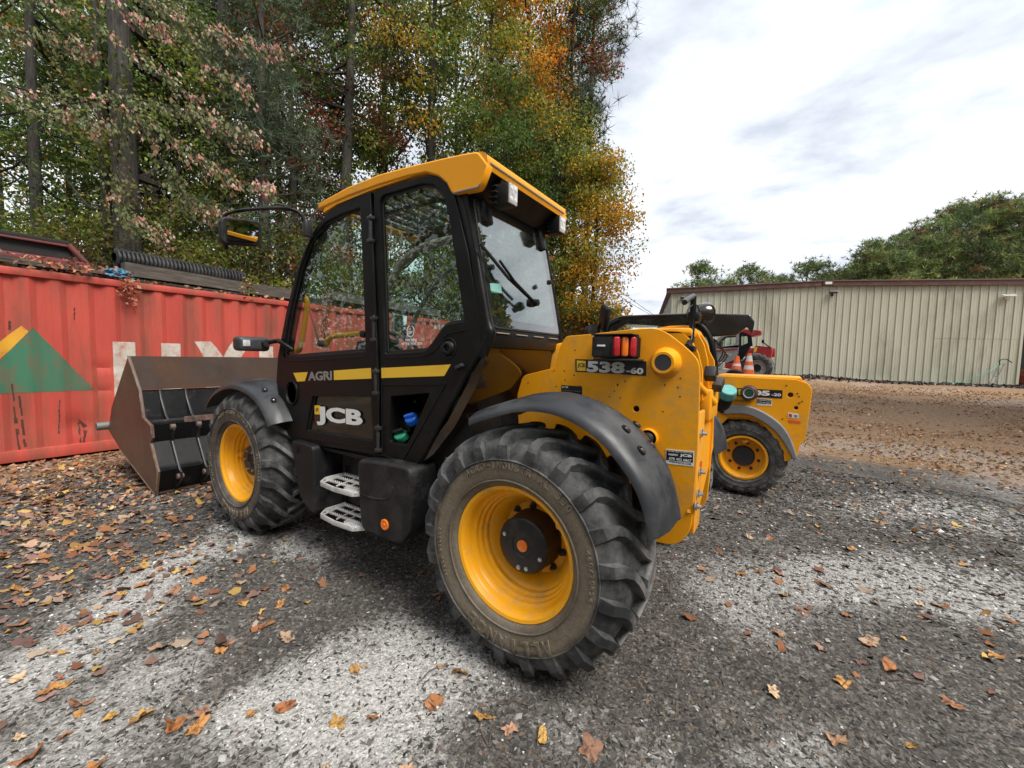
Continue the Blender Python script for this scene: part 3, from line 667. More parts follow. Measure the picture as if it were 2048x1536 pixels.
def arc_text(s, r, h, a0, a1, y):
    mes = []
    for i, ch in enumerate(s):
        if ch == ' ': continue
        a = radians(a0+(a1-a0)*(i+.5)/len(s)); me = text_mesh(ch, h*1.35, .004, .03)
        ys = [v_.co.y for v_ in me.vertices]; xs = [v_.co.x for v_ in me.vertices]
        w = r*radians(a1-a0)/len(s)*.74; sc = (h/(max(ys)-min(ys))) if ch != '-' else 1; sx_ = min(w/(max(xs)-min(xs)), 3)
        if ch in 'I1': sx_ = 1.2
        for v_ in me.vertices: v_.co.x = (v_.co.x-(max(xs)+min(xs))/2)*sx_; v_.co.y = (v_.co.y-(max(ys)+min(ys))/2)*sc
        me.transform(frame((-r*sin(a), y, r*cos(a)), (-cos(a), 0, -sin(a)), (-sin(a), 0, cos(a)), (0, 1, 0))); mes.append(me)
    return mes
TYRE = {1: tyre_mesh(.609, .228, .328, 21, -1), -1: tyre_mesh(.609, .228, .328, 21, 1)}
bolt_prof = [(0, .016), (.012, .016), (.014, .013), (.014, .009), (.03, .009), (.031, 0)]
def make_wheel(parent, loc, d, outward, rear=True, detailed=True):
    # rim dish, local Y = outwards
    prof_ = [(.175, .300), (.192, .312), (.196, .328), (.188, .332), (.180, .320), (.168, .302), (.150, .296), (.135, .292), (.122, .288), (.112, .276), (.092, .273), (.084, .262), (.064, .259), (.056, .247), (.034, .244), (.022, .228), (-.02, .205), (-.045, .185), (-.05, .12), (-.05, .02)]
    o = lato('wheel', prof_, (0, 0, 0), yel2, parent, 'Y', 64, False)
    bmb = bmesh.new(); bmb.from_mesh(o.data); lathe(bmb, [(-.2, .32), (-.19, .30), (-.05, .27), (.15, .297)], (0, 0, 0), 'Y', 48, True); bmb.to_mesh(o.data); bmb.free(); fin(o.data, 40)
    o.location = loc
    if outward < 0: o.rotation_euler = (0, 0, pi)
    ty = bpy.data.objects.new('tyre', TYRE[d*outward]); link(ty, o)
    if not rear: ty.material_slots[0].link = 'OBJECT'; ty.material_slots[0].material = rub_f
    if not detailed: return o
    if rear:
        lato('hub', [(-.05, .152), (.0, .150), (.03, .146), (.055, .144), (.06, .136)], (0, 0, 0), mat('hub_brown', (.035, .02, .012), .6), o, 'Y', 40)
        hc = lato('hub_cap', [(.056, .138), (.060, .145), (.078, .145), (.087, .139), (.091, .130), (.090, .06), (.086, .055), (.087, 0)], (0, 0, 0), mat('hub_black', (.012, .012, .013), .38, dirt=(.06, .055, .05), damt=.25, dscale=14), o, 'Y', 48)
        lato('reflector', [(.087, .03), (.093, .0295), (.095, .024), (.096, 0)], (0, 0, 0), orange, o, 'Y', 28)
        bm = bmesh.new()
        for a in (200, 255, 20): lathe(bm, [(.089, .012), (.096, .011), (.097, 0)], (.112*cos(radians(a)), 0, .112*sin(radians(a))), 'Y', 10)
        bmo('hub_studs', bm, steel, hc)
        lato('drain_plug', [(.089, .013), (.098, .012), (.101, .006), (.101, 0)], (.015, 0, -.112), steel, hc, 'Y', 14)
    else:
        lato('hub', [(-.05, .15), (.0, .145), (.05, .14), (.075, .132), (.09, .125), (.092, .06), (.075, .05), (.08, 0)], (0, 0, 0), mat('hub_dark', (.022, .016, .015), .45, dirt=(.08, .06, .05), damt=.4, dscale=14), o, 'Y', 40)
        bm = bmesh.new()
        for k in range(6):
            a = k*pi/3; lathe(bm, [(.09, .012), (.103, .011), (.104, 0)], (.09*cos(a), 0, .09*sin(a)), 'Y', 6)
        bmo('hub_studs', bm, steel, o)
    nb = 10
    for k in range(nb):
        a = 2*pi*(k+.35)/nb
        b_ = bpy.data.objects.new('wheel_nut', NUT); link(b_, o); b_.location = (.17*cos(a), -.046, .17*sin(a))
    vb = bmesh.new(); box(vb, (.0, .0, .0), (.06, .05, .045), .012); lathe(vb, [(.0, .016), (.04, .016), (.04, .008), (.02, .007)], (0, 0, 0), 'Y', 14)
    v_ = bmo('valve_guard', vb, yel2, o); v_.location = (-.19, .03, .14) if rear else (.24, .05, .01)
    mes = arc_text('AGRO-INDUSTRIAL 580', .437, .034, -36, 48, .229)+arc_text('ALLIANCE', .425, .066, 143, 212, .229)+arc_text('460/70R24', .43, .02, 70, 100, .229)+arc_text('STEEL BELTED', .43, .018, -120, -85, .229)
    join_mesh('sidewall_lettering', mes, rub, o, None)['kind'] = 'stuff'
    return o
nb_ = lathe(bmesh.new(), [(0, .019), (.006, .019), (.007, .014), (.022, .013), (.023, .008), (.036, .008), (.037, 0)], (0, 0, 0), 'Y', 8); NUT = bpy.data.meshes.new('wheel_nut'); nb_.to_mesh(NUT); nb_.free(); fin(NUT); NUT.materials.append(mat('dark_steel', (.06, .055, .05), .5, .6))

# ------------------------------------------------------------ main telehandler
TH = thing('telehandler', 'large yellow and black telescopic handler filling the middle of the yard, brown bucket in front', 'telehandler')
WB = 2.759
make_wheel(TH, (0, .94, .62), -1, 1, True); wf = make_wheel(TH, (WB, .94, .62), -1, 1, False)
make_wheel(TH, (0, -.94, .62), -1, -1, True, False); make_wheel(TH, (WB, -.94, .62), -1, -1, False, False)
SX = 1.0   # plane of the cab side
def quad_frame(Q): 
    tl, tr, br, bl = [Vector(q[:2]) for q in Q]
    return (tl+tr+br+bl)/4, ((tl-tr).length+(bl-br).length)/2, ((tl-bl).length+(tr-br).length)/2, (tr+br-tl-bl)
def dtext(name, s, Q, y, m, parent, ext=.0008, bold=0):
    c, w, h, dx = quad_frame(Q)
    return text_on(name, s, (c.x, y, c.y), (dx.x, 0, dx.y), (0, 0, 1), h*1.35, m, parent, ext, bold, w, h)
def dplate(name, Q, y, m, parent, th=.002, bev=0): return plate(name, Q, MY(y), th, m, parent, (), bev)

# --- cab sides
front = [(2.100,0.857),(2.214,0.914),(2.314,1.097),(2.376,1.328),(2.348,1.530),(2.221,1.859),(2.103,2.104),(1.971,2.294),(1.821,2.450),(1.670,2.537),(1.472,2.579),(1.224,2.587)]
doorR = [(1.224,2.587),(1.184,2.037),(1.139,1.397),(1.128,0.918),(1.538,0.897)]
win1 = [(2.288,1.511,0.03),(2.224,1.735),(2.163,1.895),(2.033,2.187),(1.885,2.388),(1.706,2.484),(1.527,2.510),(1.309,2.518,0.02),(1.279,2.045),(1.254,1.576,0.02)]
win2 = [(1.877,1.245,0.02),(1.203,1.292,0.01),(1.178,0.987,0.02),(1.974,0.967,0.01)]
door = plate('door', front+doorR[1:], MY(SX), .045, blk, TH, (win1, win2), .006, 1, angle=40)
rear_o = [(1.175,2.584),(0.937,2.585),(0.730,2.582),(0.621,2.565),(0.550,2.513),(0.508,2.427),(0.411,2.121),(0.325,1.758,0.05),(0.293,1.699,0.06),(0.344,1.566,0.06),(0.801,0.874,0.02),(1.093,0.914),(1.105,1.399),(1.145,2.034)]
win3 = [(1.127,2.517,0.02),(1.099,2.555,0.03),(0.753,2.557),(0.663,2.535),(0.582,2.462),(0.535,2.311),(0.417,1.750,0.02),(0.563,1.737,0.05),(0.673,1.615,0.03),(0.717,1.583,0.02),(1.072,1.559,0.02)]
recess = [(1.019,1.305,0.01),(0.666,1.351,0.03),(0.811,1.085),(0.872,1.000,0.03),(1.027,1.001,0.03)]
rq = plate('rear_quarter_panel', rear_o, MY(SX), .045, blk, TH, (win3, recess), .006, 1, angle=40)
def band_frame(name, outl, inner_, y, th, m, par): return plate(name, outl, MY(y), th, m, par, (inner_,), .002)
def scale_poly(P, k, dz=0):
    c = Vector((sum(p[0] for p in P)/len(P), sum(p[1] for p in P)/len(P)))
    return [(c.x+(p[0]-c.x)*k, c.y+(p[1]-c.y)*k)+tuple(p[2:]) for p in P]
for nm, w_, par, gm in (('door_window', win1, door, glass), ('lower_window', win2, door, glass_d), ('quarter_window', win3, rq, glass)):
    plate(nm, scale_poly(w_, 1.02), MY(SX-.028), .005, gm, par)
    band_frame('window_seal', scale_poly(w_, 1.015), scale_poly(w_, .955), SX-.020, .006, rubber_seal, par)
# shallow step lines on the door and panel
for a, b_, par in (("560,722 600,722 665,718 733,712", 0, door), ("768,716 850,712 868,706", 0, rq), ("590,885 640,893 700,902 752,909", 0, door)):
    P_ = [(2.319,1.491),(2.032,1.498),(1.621,1.522),(1.249,1.550)] if a[:3] == '560' else ([(1.077,1.540),(0.717,1.559),(0.630,1.596),(0.543,1.686),(0.416,1.706)] if a[:3] == '768' else [(2.071,0.916),(1.779,0.923),(1.425,0.937),(1.162,0.950)])
    tubo('panel_crease', [(x, SX+.001, z) for x, z in P_], .004, blk, par, 6)
P_ = [(1.095,1.367),(0.550,1.401),(0.902,0.901),(1.089,0.914)]
tubo('recess_rim', [(x, SX+.001, z) for x, z in P_+P_[:1]], .0045, blk, rq, 6)
# door gap with hinge rod and hinges
G_ = [(1.199,2.583),(1.160,2.035),(1.119,1.398),(1.108,0.928)]
tubo('hinge_rod', [(x, SX+.012, z) for x, z in G_], .007, blk, TH, 8)
for Q in ([(1.204,2.422),(1.170,2.280)], [(1.169,1.792),(1.139,1.654)], [(1.149,1.455),(1.119,1.314)], [(1.123,1.090),(1.098,0.946)]):
    (x0, z0), (x1, z1) = Q; xm = (x0+x1)/2
    bm = bmesh.new(); box(bm, (xm, SX+.016, z0), (.045, .03, .022), .004); box(bm, (xm, SX+.016, z1), (.045, .03, .022), .004)
    tube(bm, [(xm, SX+.018, z0), (xm, SX+.018, z1)], .011, 8); lathe(bm, [(0, .008), (.008, .006), (.01, 0)], (xm, SX+.018, z0+.012), 'Z', 8)
    bmo('hinge', bm, mat('hinge_black', (.03, .03, .032), .35, dirt=(.1, .1, .1), damt=.2) if 'hinge_black' not in MATS else MATS['hinge_black'], TH)
# yellow stripes and lettering on the door
YS = SX+.0015
dplate('yellow_stripe', [(2.124,1.403),(1.927,1.418),(1.968,1.348),(2.070,1.339)], YS, decal_y, door)
dplate('yellow_stripe', [(1.604,1.441),(1.203,1.473),(1.198,1.404),(1.602,1.374)], YS, decal_y, door)
dplate('yellow_stripe', [(1.100,1.476),(0.514,1.516),(0.562,1.449),(1.098,1.412)], YS, decal_y, rq)
dtext('agri_lettering', 'AGRI', [(1.920,1.420),(1.627,1.437),(1.628,1.373),(1.928,1.351)], YS, grey_t, door, .0008, .03)
dtext('jcb_lettering', 'JCB', [(1.846,1.169),(1.311,1.187),(1.301,1.046),(1.835,1.028)], SX-.012, white, door, .001, .045)
lq = [(1.862,1.171),(1.795,1.177),(1.796,1.110),(1.860,1.104)]; dplate('logo_square', lq, SX-.0105, decal_y, door)
text_on('logo_mark', 'JCB', ((lq[0][0]+lq[2][0])/2, SX-.009, (lq[0][1]+lq[2][1])/2), (-1, 0, .25), (0, 0, 1), .03, decal_k, door, .0005, .03, .036, .028)
# round air inlet at the front of the door, side socket
c = [(2.149,1.249)][0]
bm = lathe(bmesh.new(), [(.0, .10), (.012, .098), (.014, .088), (-.02, .07), (-.024, .045), (-.005, .04), (-.004, .02), (-.03, 0)], (0, 0, 0), 'Y', 32)
o = bmo('air_inlet', bm, blk, door); o.data.transform(Matrix.Translation((c[0]-.005, SX, c[1])) @ Matrix.Diagonal((.85, 1, 1.0, 1)))
c = [(0.531,1.608)][0]
lato('side_socket', [(.0, .058), (.006, .057), (.006, .050), (-.002, .046), (.004, .040), (.018, .036), (.024, .028), (.024, .02), (.008, .016), (.008, .007), (.016, .006), (.016, 0)], (c[0], SX, c[1]), plast2, rq, 'Y', 32)
q = [(0.441,1.507)][0]; bxo('door_catch', (q[0], SX+.012, q[1]), (.05, .03, .02), MATS['hinge_black'], rq, .004, Matrix.Rotation(.4, 3, 'Y'))
# filler recess
rc = fillet(recess); n_ = len(rc); v = [(p.x, SX-.02, p.y) for p in rc]+[(p.x-.01, SX-.23, p.y) for p in rc]
pyd('filler_recess', v, [(i, (i+1) % n_, n_+(i+1) % n_, n_+i) for i in range(n_)]+[tuple(range(n_, 2*n_))], blk, rq, 40)
q = [(0.954,1.119),(1.023,0.998),(0.934,0.951)]
bxo('filler_block', (q[0][0]+.02, .87, q[0][1]-.01), (.13, .12, .05), blk, rq, .01, Matrix.Rotation(-.25, 3, 'Y'))
def cap(name, c, m, par, R_=.045):
    bm = lathe(bmesh.new(), [(-.02, R_*.9), (0, R_), (.022, R_), (.03, R_*.85), (.03, 0)], (0, 0, 0), 'Z', 26); box(bm, (0, 0, .04), (R_*1.7, .022, .028), .008)
    o = bmo(name, bm, m, par); o.matrix_local = Matrix.Translation(c) @ Matrix.Rotation(radians(-42), 4, 'X') @ Matrix.Rotation(.5, 4, 'Z'); return o
qb = [(0.891,1.155),(0.985,1.041),(0.968,1.127)]; cap('blue_filler_cap', (qb[0][0], .93, qb[0][1]), blue, rq, .042); cp = cap('green_filler_cap', (qb[1][0], .93, qb[1][1]), green, rq, .046)
bxo('cap_grip', (0, 0, .048), (.075, .026, .03), plast2, cp, .006)
dplate('warning_label', [(1.122,1.281),(1.030,1.288),(0.996,1.247),(1.077,1.240)], .80, white, rq)
q_ = [(1.097,1.266),(1.073,1.268),(1.058,1.249),(1.082,1.247)]; dplate('label_symbol', q_, .8015, decal_k, rq); dplate('label_symbol', [(1.058,1.269),(1.034,1.271),(1.020,1.252),(1.044,1.250)], .8015, grey_t, rq)
dplate('side_label', [(1.172,1.045),(1.107,1.060),(1.107,1.008),(1.166,0.994)], .86, white, rq)
# glazing sticker text
dtext('window_lettering', 'MACHINE', [(0.895,1.663),(0.796,1.662),(0.796,1.644),(0.895,1.644)], SX-.012, white, rq, .0005, .02)
dtext('window_lettering', 'OF THE YEAR 2019', [(0.930,1.638),(0.754,1.641),(0.754,1.624),(0.930,1.620)], SX-.012, white, rq, .0005, .02)
c = [(0.852,1.707)][0]; mes = []
for i in range(18):
    a = radians(-150+i*300/17)+pi/2+pi
    if True:
        me = curve_mesh([[(0, -.006), (.004, 0), (0, .008), (-.004, 0)]], .0006); me.transform(frame((c[0]+.030*cos(a), SX-.012, c[1]+.034*sin(a)), (cos(a), 0, sin(a)), (-sin(a), 0, cos(a)), (0, -1, 0)) @ Matrix.Rotation(.35, 4, 'Z')); mes.append(me)
for dx, dz, r_ in ((.008, -.008, .010), (-.010, -.006, .007), (.004, .012, .005)):
    me = curve_mesh([circ(c[0]+dx, c[1]+dz, r_, 16), circ(c[0]+dx, c[1]+dz, r_*.5, 12)], .0006); me.transform(MY(SX-.012)); mes.append(me)
join_mesh('wreath_sticker', mes, white, rq, None)
# --- right side of the cab, seen through the glass
R0 = .12
ring = [tuple(q[:2]) for q in front]+[tuple(q[:2]) for q in rear_o[1:-3]]
plate('far_cab_side', scale_poly(ring, 1.0), MY(R0), .04, greyin, TH, (scale_poly([(2.171,1.533),(2.164,1.869),(2.033,2.161),(1.886,2.345),(1.670,2.455),(1.309,2.502),(0.729,2.527),(0.605,2.480),(0.517,2.282),(0.411,1.760),(0.599,1.624),(0.717,1.559)], 1.0),), .004, -1)
plate('far_window', [(2.171,1.533),(2.164,1.869),(2.033,2.161),(1.886,2.345),(1.670,2.455),(1.309,2.502),(0.729,2.527),(0.605,2.480),(0.517,2.282),(0.411,1.760),(0.599,1.624),(0.717,1.559)], MY(R0+.01), .004, glass, TH)
tubo('curved_pillar_trim', [(x, R0+.07, z) for x, z in [(2.276,1.420),(2.180,1.773),(2.049,2.070),(1.854,2.341),(1.612,2.463),(1.314,2.497),(0.937,2.506)]], .032, tan, TH, 10, 4)
tubo('curved_pillar_trim', [(x, R0+.05, z) for x, z in [(1.773,1.439),(1.707,1.798),(1.559,2.033),(1.315,2.241),(0.980,2.351),(0.687,2.363)]], .018, greyin, TH, 8, 4)
# --- windscreen and front panel across the cab
fp = [(2.319,1.491),(2.207,1.859),(2.089,2.103),(1.958,2.293),(1.809,2.441),(1.658,2.521),(1.472,2.563)]
v = []; f = []
for x, z in fp: v += [(x-.015, SX-.05, z), (x-.015, R0+.03, z)]
for i in range(len(fp)-1): f.append((2*i, 2*i+1, 2*i+3, 2*i+2))
pyd('windscreen', v, f, glass, TH, 60)
for y in (SX-.065, R0+.03): tubo('front_pillar', [(x-.02, y, z) for x, z in [(2.100,0.881),(2.284,1.100),(2.319,1.491),(2.207,1.859),(2.089,2.103),(1.958,2.293),(1.809,2.441),(1.658,2.521),(1.472,2.563),(1.214,2.558)]], .026, blk, TH, 8, 3)
lo = [(2.319,1.491),(2.353,1.317),(2.284,1.092),(2.170,0.920),(2.086,0.859)]
v = []; f = []
for x, z in lo: v += [(x-.01, SX-.045, z), (x-.01, R0, z)]
for i in range(len(lo)-1): f.append((2*i, 2*i+1, 2*i+3, 2*i+2))
pyd('cab_front_panel', v, f, blk, TH, 60)
bxo('cab_floor', (1.40, .56, .93), (1.25, .86, .06), dark, TH)
# --- interior
bm = bmesh.new(); box(bm, (1.82, .56, 1.25), (.42, .80, .62), .04); o = bmo('dashboard', bm, greyin, TH)
bxo('side_console', (1.05, .25, 1.25), (.7, .2, .5), greyin, TH, .03)
bm = bmesh.new(); sw = [( .19*cos(a), .19*sin(a), 0) for a in [2*pi*i/28 for i in range(29)]]; tube(bm, sw, .015, 8, False); box(bm, (0, 0, -.01), (.36, .035, .012), .004); box(bm, (0, .08, -.01), (.03, .17, .012), .004); lathe(bm, [(-.03, .05), (.01, .045), (.012, 0)], (0, 0, 0), 'Z', 16)
o = bmo('steering_wheel', bm, plast2, TH); o.matrix_local = Matrix.Translation((1.50, .56, 1.66)) @ Matrix.Rotation(radians(-28), 4, 'Y')
tubo('steering_column', [(1.52, .56, 1.64), (1.75, .56, 1.35)], .045, greyin, TH)
bm = bmesh.new(); box(bm, (.80, .56, 1.38), (.5, .48, .14), .04); box(bm, (.52, .56, 1.72), (.13, .46, .62), .05, Matrix.Rotation(.12, 3, 'Y')); box(bm, (.46, .56, 2.06), (.09, .26, .15), .035, Matrix.Rotation(.1, 3, 'Y')); bmo('driver_seat', bm, seatm, TH)
for i, y in enumerate((.30, .37)):
    tubo('lever', [(1.18, y, 1.48), (1.22, y, 1.66)], .008, plast2, TH); bmo('lever_knob', bmesh.ops.create_uvsphere(b_ := bmesh.new(), u_segments=10, v_segments=8, radius=.022) and b_, plast2, TH).data.transform(Matrix.Translation((1.22, y, 1.67)))
bxo('instrument_pod', (1.63, .58, 1.60), (.16, .34, .10), plast2, TH, .02, Matrix.Rotation(-.3, 3, 'Y'))
tubo('grab_rail', [(x, .90, z) for x, z in [(2.391,1.568),(2.264,1.565),(2.190,1.622),(2.115,1.869),(2.100,1.965),(2.155,2.003),(2.255,2.013)]], .020, yel, TH, 12, 5)
tubo('grab_rail', [(x, .93, z) for x, z in [(1.398,1.703),(1.577,1.694),(1.707,1.688),(1.774,1.663),(1.806,1.626),(1.863,1.630)]], .019, yel, TH, 12, 5)
for q in [(1.789,1.631),(1.305,1.694)]: lato('glass_fixing', [(-.02, .024), (.004, .024), (.008, .018), (.008, .009), (.016, .008), (.016, 0)], (q[0], SX-.01, q[1]), plast2, door, 'Y', 20)
q = [(1.808,1.631)][0]; lato('lock_pin', [(0, .006), (.02, .005), (.021, 0)], (q[0], SX+.006, q[1]), steel, door, 'Y', 10)
tubo('wiper_arm_front', [(x, .4, z) for x, z in [(2.729,1.638),(2.961,2.083),(3.011,2.283)]], .006, plast2, TH)
# --- roof
SK = [(1.758,2.586),(1.752,2.609),(1.418,2.653),(1.118,2.667),(0.853,2.657),(0.615,2.642),(0.435,2.629),(0.344,2.618,0.02),(0.284,2.541),(0.321,2.466,0.01),(0.340,2.445,0.01),(0.509,2.451,0.02),(0.550,2.518),(0.614,2.569),(0.710,2.609),(0.852,2.620),(1.118,2.622),(1.418,2.612)]
plate('roof_side_skirt', SK, MY(SX+.012), .05, yel, TH, (), .010, 1, angle=60)
plate('roof_side_skirt', SK, MY(.10), .05, yel, TH, (), .010, 0, angle=60)
xr = .285; zt_ = 2.615
top = [(1.70, 2.575), (1.55, 2.605), (1.2, 2.628), (.75, 2.638), (.45, 2.632), (xr+.03, 2.622), (xr, 2.60), (xr-.004, 2.565)]
def shell(name, P, y0, y1, th, m, ny=2):
    v = []; f = []
    for x, z in P:
        for i in range(ny+1): y = y0+(y1-y0)*i/ny; v.append((x, y, z))
    for x, z in P:
        for i in range(ny+1): y = y0+(y1-y0)*i/ny; v.append((x+.01, y, z-th))
    k_ = len(P); w = ny+1
    for j in range(k_-1):
        for i in range(ny): a = j*w+i; f.append((a, a+1, a+w+1, a+w)); a += k_*w; f.append((a, a+w, a+w+1, a+1))
    for i in range(ny):
        f.append((i, k_*w+i, k_*w+i+1, i+1)); a = (k_-1)*w+i; f.append((a, a+1, k_*w+a+1, k_*w+a))
    for j in range(k_-1):
        a = j*w; f.append((a, a+w, k_*w+a+w, k_*w+a)); a = j*w+ny; f.append((a, k_*w+a, k_*w+a+w, a+w))
    return pyd(name, v, f, m, TH, 50)
RF = shell('roof', top[3:], .09, SX+.005, .03, yel)
for y0, y1 in ((.09, .20), (.90, SX+.005)): shell('roof_rail', top[:4], y0, y1, .03, yel)
shell('roof_front', [(1.70, 2.575), (1.62, 2.592)], .2, .9, .03, yel)
bm = bmesh.new(); box(bm, (1.18, .55, 2.595), (.92, .70, .006), 0); bmo('roof_glass', bm, glass, RF)
for i in range(7): bxo('roof_bar', (.86+i*.115, .55, 2.565), (.022, .72, .03), plast2, RF, .004)
for y in (.33, .77): bxo('roof_bar', (1.2, y, 2.55), (.85, .03, .03), plast2, RF, .004)
bxo('headliner', (.60, .55, 2.555), (.40, .84, .03), mat('headliner', (.42, .38, .31), .9), RF, .01); bxo('cab_light', (.72, .70, 2.535), (.12, .07, .02), lens, RF, .004)
# rear visor underside
v = [(xr+.004, .115, 2.575), (xr+.004, SX-.015, 2.575), (.44, SX-.03, 2.44), (.44, .13, 2.44), (xr+.03, .115, 2.59), (xr+.03, SX-.015, 2.59), (.52, SX-.03, 2.56), (.52, .13, 2.56)]
pyd('visor_underside', v, [(0, 1, 2, 3), (4, 7, 6, 5), (0, 4, 5, 1), (2, 6, 7, 3), (1, 5, 6, 2), (0, 3, 7, 4)], plast2, RF)
tubo('visor_seal', [(xr-.002, .12, 2.566), (xr-.002, SX-.02, 2.566), (xr+.03, SX+.004, 2.47), (xr+.05, SX+.01, 2.445), (.5, SX+.012, 2.445)], .006, grey_t, RF, 6)
def worklight(c):
    bm = bmesh.new(); box(bm, c, (.11, .085, .115), .008)
    for i in range(4): box(bm, (c[0]+.04+i*.0, c[1], c[2]-.045+i*.03), (.05, .12, .008), .002)
    o = bmo('work_light', bm, plast2, RF); bxo('lamp_lens', (c[0]-.058, c[1], c[2]), (.012, .078, .105), lens, o, .004)
    bm = bmesh.new()
    for dy in (-.02, .02):
        for dz in (-.028, .028): lathe(bm, [(-.068, 0), (-.066, .012), (-.06, .014)], (c[0], c[1]+dy, c[2]+dz), 'X', 10)
    bmo('led', bm, white, o)
    bxo('lamp_bracket', (c[0]+.03, c[1], c[2]+.075), (.05, .04, .06), blk, o, .004); return o
worklight((.29, .835, 2.445)); worklight((.33, .155, 2.475))
# --- rear window (leaning plane)
RB, RT = Vector((.268, 0, 1.70)), Vector((.432, 0, 2.455)); up = (RT-RB).normalized(); HL = (RT-RB).length
MR = frame((RB.x, 0, RB.z), (0, 1, 0), up, Vector((0, 1, 0)).cross(up))   # local x=Y, y=up; z = +X side
plate('rear_frame', [(.115, 0), (SX-.005, 0), (SX-.02, HL), (.125, HL)], MR, .04, blk, TH, ([(.155, .035, .05), (.945, .035, .06), (.93, HL-.04, .02), (.165, HL-.04, .02)],), .006, 1)
RG = plate('rear_window', [(.15, .03, .05), (.95, .03, .06), (.935, HL-.035, .02), (.16, HL-.035, .02)], MR, .005, glass_r, TH)
RG.location = (-.004, 0, 0)
plate('rear_window_seal', [(.14, .02, .05), (.958, .02, .06), (.943, HL-.03, .02), (.15, HL-.03, .02)], MR, .006, rubber_seal, TH, ([(.185, .075, .05), (.915, .075, .06), (.90, HL-.06, .02), (.19, HL-.06, .02)],), .002, -1)
for i in range(16):
    t = .14+i*.035; a, b_ = RB+up*t, RB+up*t; tubo('heater_line', [(a.x+.004, .22, a.z), (b_.x+.004, .88, b_.z)], .0009, grey_t, RG, 4)
st_ = [(0.923,1.963),(0.819,1.975),(0.807,1.923),(0.912,1.914)]; plate('teal_sticker', st_, frame((.315, 0, 0), (0, 1, 0), (0, 0, 1), (1, 0, 0)), .002, mat('teal_sticker', (.25, .55, .50), .6), RG)
w0 = [(0.562,1.897)][0]; w1 = [(0.998,2.159)][0]; wm = [(0.785,2.013)][0]
bm = bmesh.new(); box(bm, (.262, w0[0], w0[1]), (.05, .05, .05), .012); lathe(bm, [(-.055, 0), (-.05, .02), (-.02, .022)], (.262, w0[0], w0[1]), 'X', 14); WP = bmo('rear_wiper', bm, plast2, TH)
tubo('wiper_arm', [(.235, w0[0], w0[1]), (.25, wm[0]-.01, wm[1]-.02), (.272, (wm[0]+w1[0])/2, (wm[1]+w1[1])/2)], .008, plast2, WP)
tubo('wiper_arm', [(.24, w0[0]+.02, w0[1]), (.262, wm[0]+.012, wm[1]-.012)], .005, plast2, WP)
tubo('wiper_blade', [(.262, w0[0]+.06, w0[1]+.04), (.285, wm[0], wm[1]), (.325, w1[0], w1[1])], .010, rubber_seal, WP, 6)
for q in [(0.296,2.065),(0.953,2.039)]: lato('window_knob', [(-.03, 0), (-.028, .014), (0, .016)], (.30, q[0], q[1]), plast2, RG, 'X', 14)
for y in (.85, .22): bxo('window_hinge', (.395, y, 2.37), (.03, .075, .13), plast2, TH, .012, Matrix.Rotation(.2, 3, 'Y'))
bxo('inner_mirror', (.62, .45, 2.28), (.03, .2, .12), plast2, TH, .02)
# corner post between side and rear glass
cpst = [(0.498,2.433),(0.397,2.119),(0.308,1.757),(0.283,1.683),(0.334,1.566)]
tubo('corner_post', [(x-.012, SX-.035, z) for x, z in cpst], .03, blk, TH, 10, 4)
tubo('corner_post', [(.445, R0+.015, 2.45), (.275, R0+.015, 1.70), (.29, R0+.015, 1.62)], .024, blk, TH, 10)
# below the rear window: band, then the undercut glossy panel
bxo('rear_band', (.278, .555, 1.655), (.03, .86, .085), blk, TH, .008)
for i in range(4): bxo('band_slot', (.262, .86-i*.2, 1.695), (.012, .12, .006), tan, TH, .001)
P_ = [(.285, 1.61), (.30, 1.50), (.36, 1.38), (.50, 1.16), (.66, .98), (.80, .88)]
v = []; f = []
for x, z in P_: v += [(x, SX-.02, z), (x, R0-.005, z), (x+.05, SX-.02, z+.03), (x+.05, R0-.005, z+.03)]
for i in range(len(P_)-1): a = 4*i; f += [(a, a+1, a+5, a+4), (a+1, a+3, a+7, a+5), (a, a+4, a+6, a+2), (a+2, a+6, a+7, a+3)]
f += [(0, 2, 3, 1), (4*len(P_)-4, 4*len(P_)-3, 4*len(P_)-1, 4*len(P_)-2)]
pyd('undercut_panel', v, f, blkgloss, TH, 60)
tubo('side_edge_trim', [(x-.004, SX-.012, z) for x, z in [(0.287,1.718),(0.293,1.662),(0.341,1.566),(0.464,1.389),(0.801,0.877)]], .016, blk, TH, 8, 3)
# --- chassis
PY_ = .55
ch = [(0.352,1.326,0.02),(0.315,1.448,0.03),(0.089,1.506,0.03),(0.060,1.637,0.02),(0.026,1.692,0.02),(-0.132,1.702),(-0.350,1.724),(-0.478,1.730,0.03),(-0.539,1.706,0.03),(-0.638,1.628,0.03),(-0.692,1.572,0.03),(-0.704,1.511,0.03),(-0.711,1.130),(-0.704,0.834),(-0.698,0.706,0.06),(-0.642,0.621,0.06),(-0.530,0.606,0.06),(-0.065,0.735),(0.324,0.977)]
holes = [circ(*[(-0.400,1.303)][0], .020, 20), circ(*[(-0.293,1.426)][0], .0085, 12), circ(*[(-0.332,1.447)][0], .0075, 12)]
bxo('dark_hole_backing', (-.36, .38, 1.20), (.50, .20, .80), dark, TH, .01)  # dark box added behind the plate so its holes look shaded
CP = plate('chassis_side_plate', ch, MY(PY_), .02, yel, TH, holes, .003, 1, angle=40)
plate('chassis_side_plate', ch, MY(.02), .02, yel, TH, (), .003, 1, angle=40)
bm = bmesh.new()
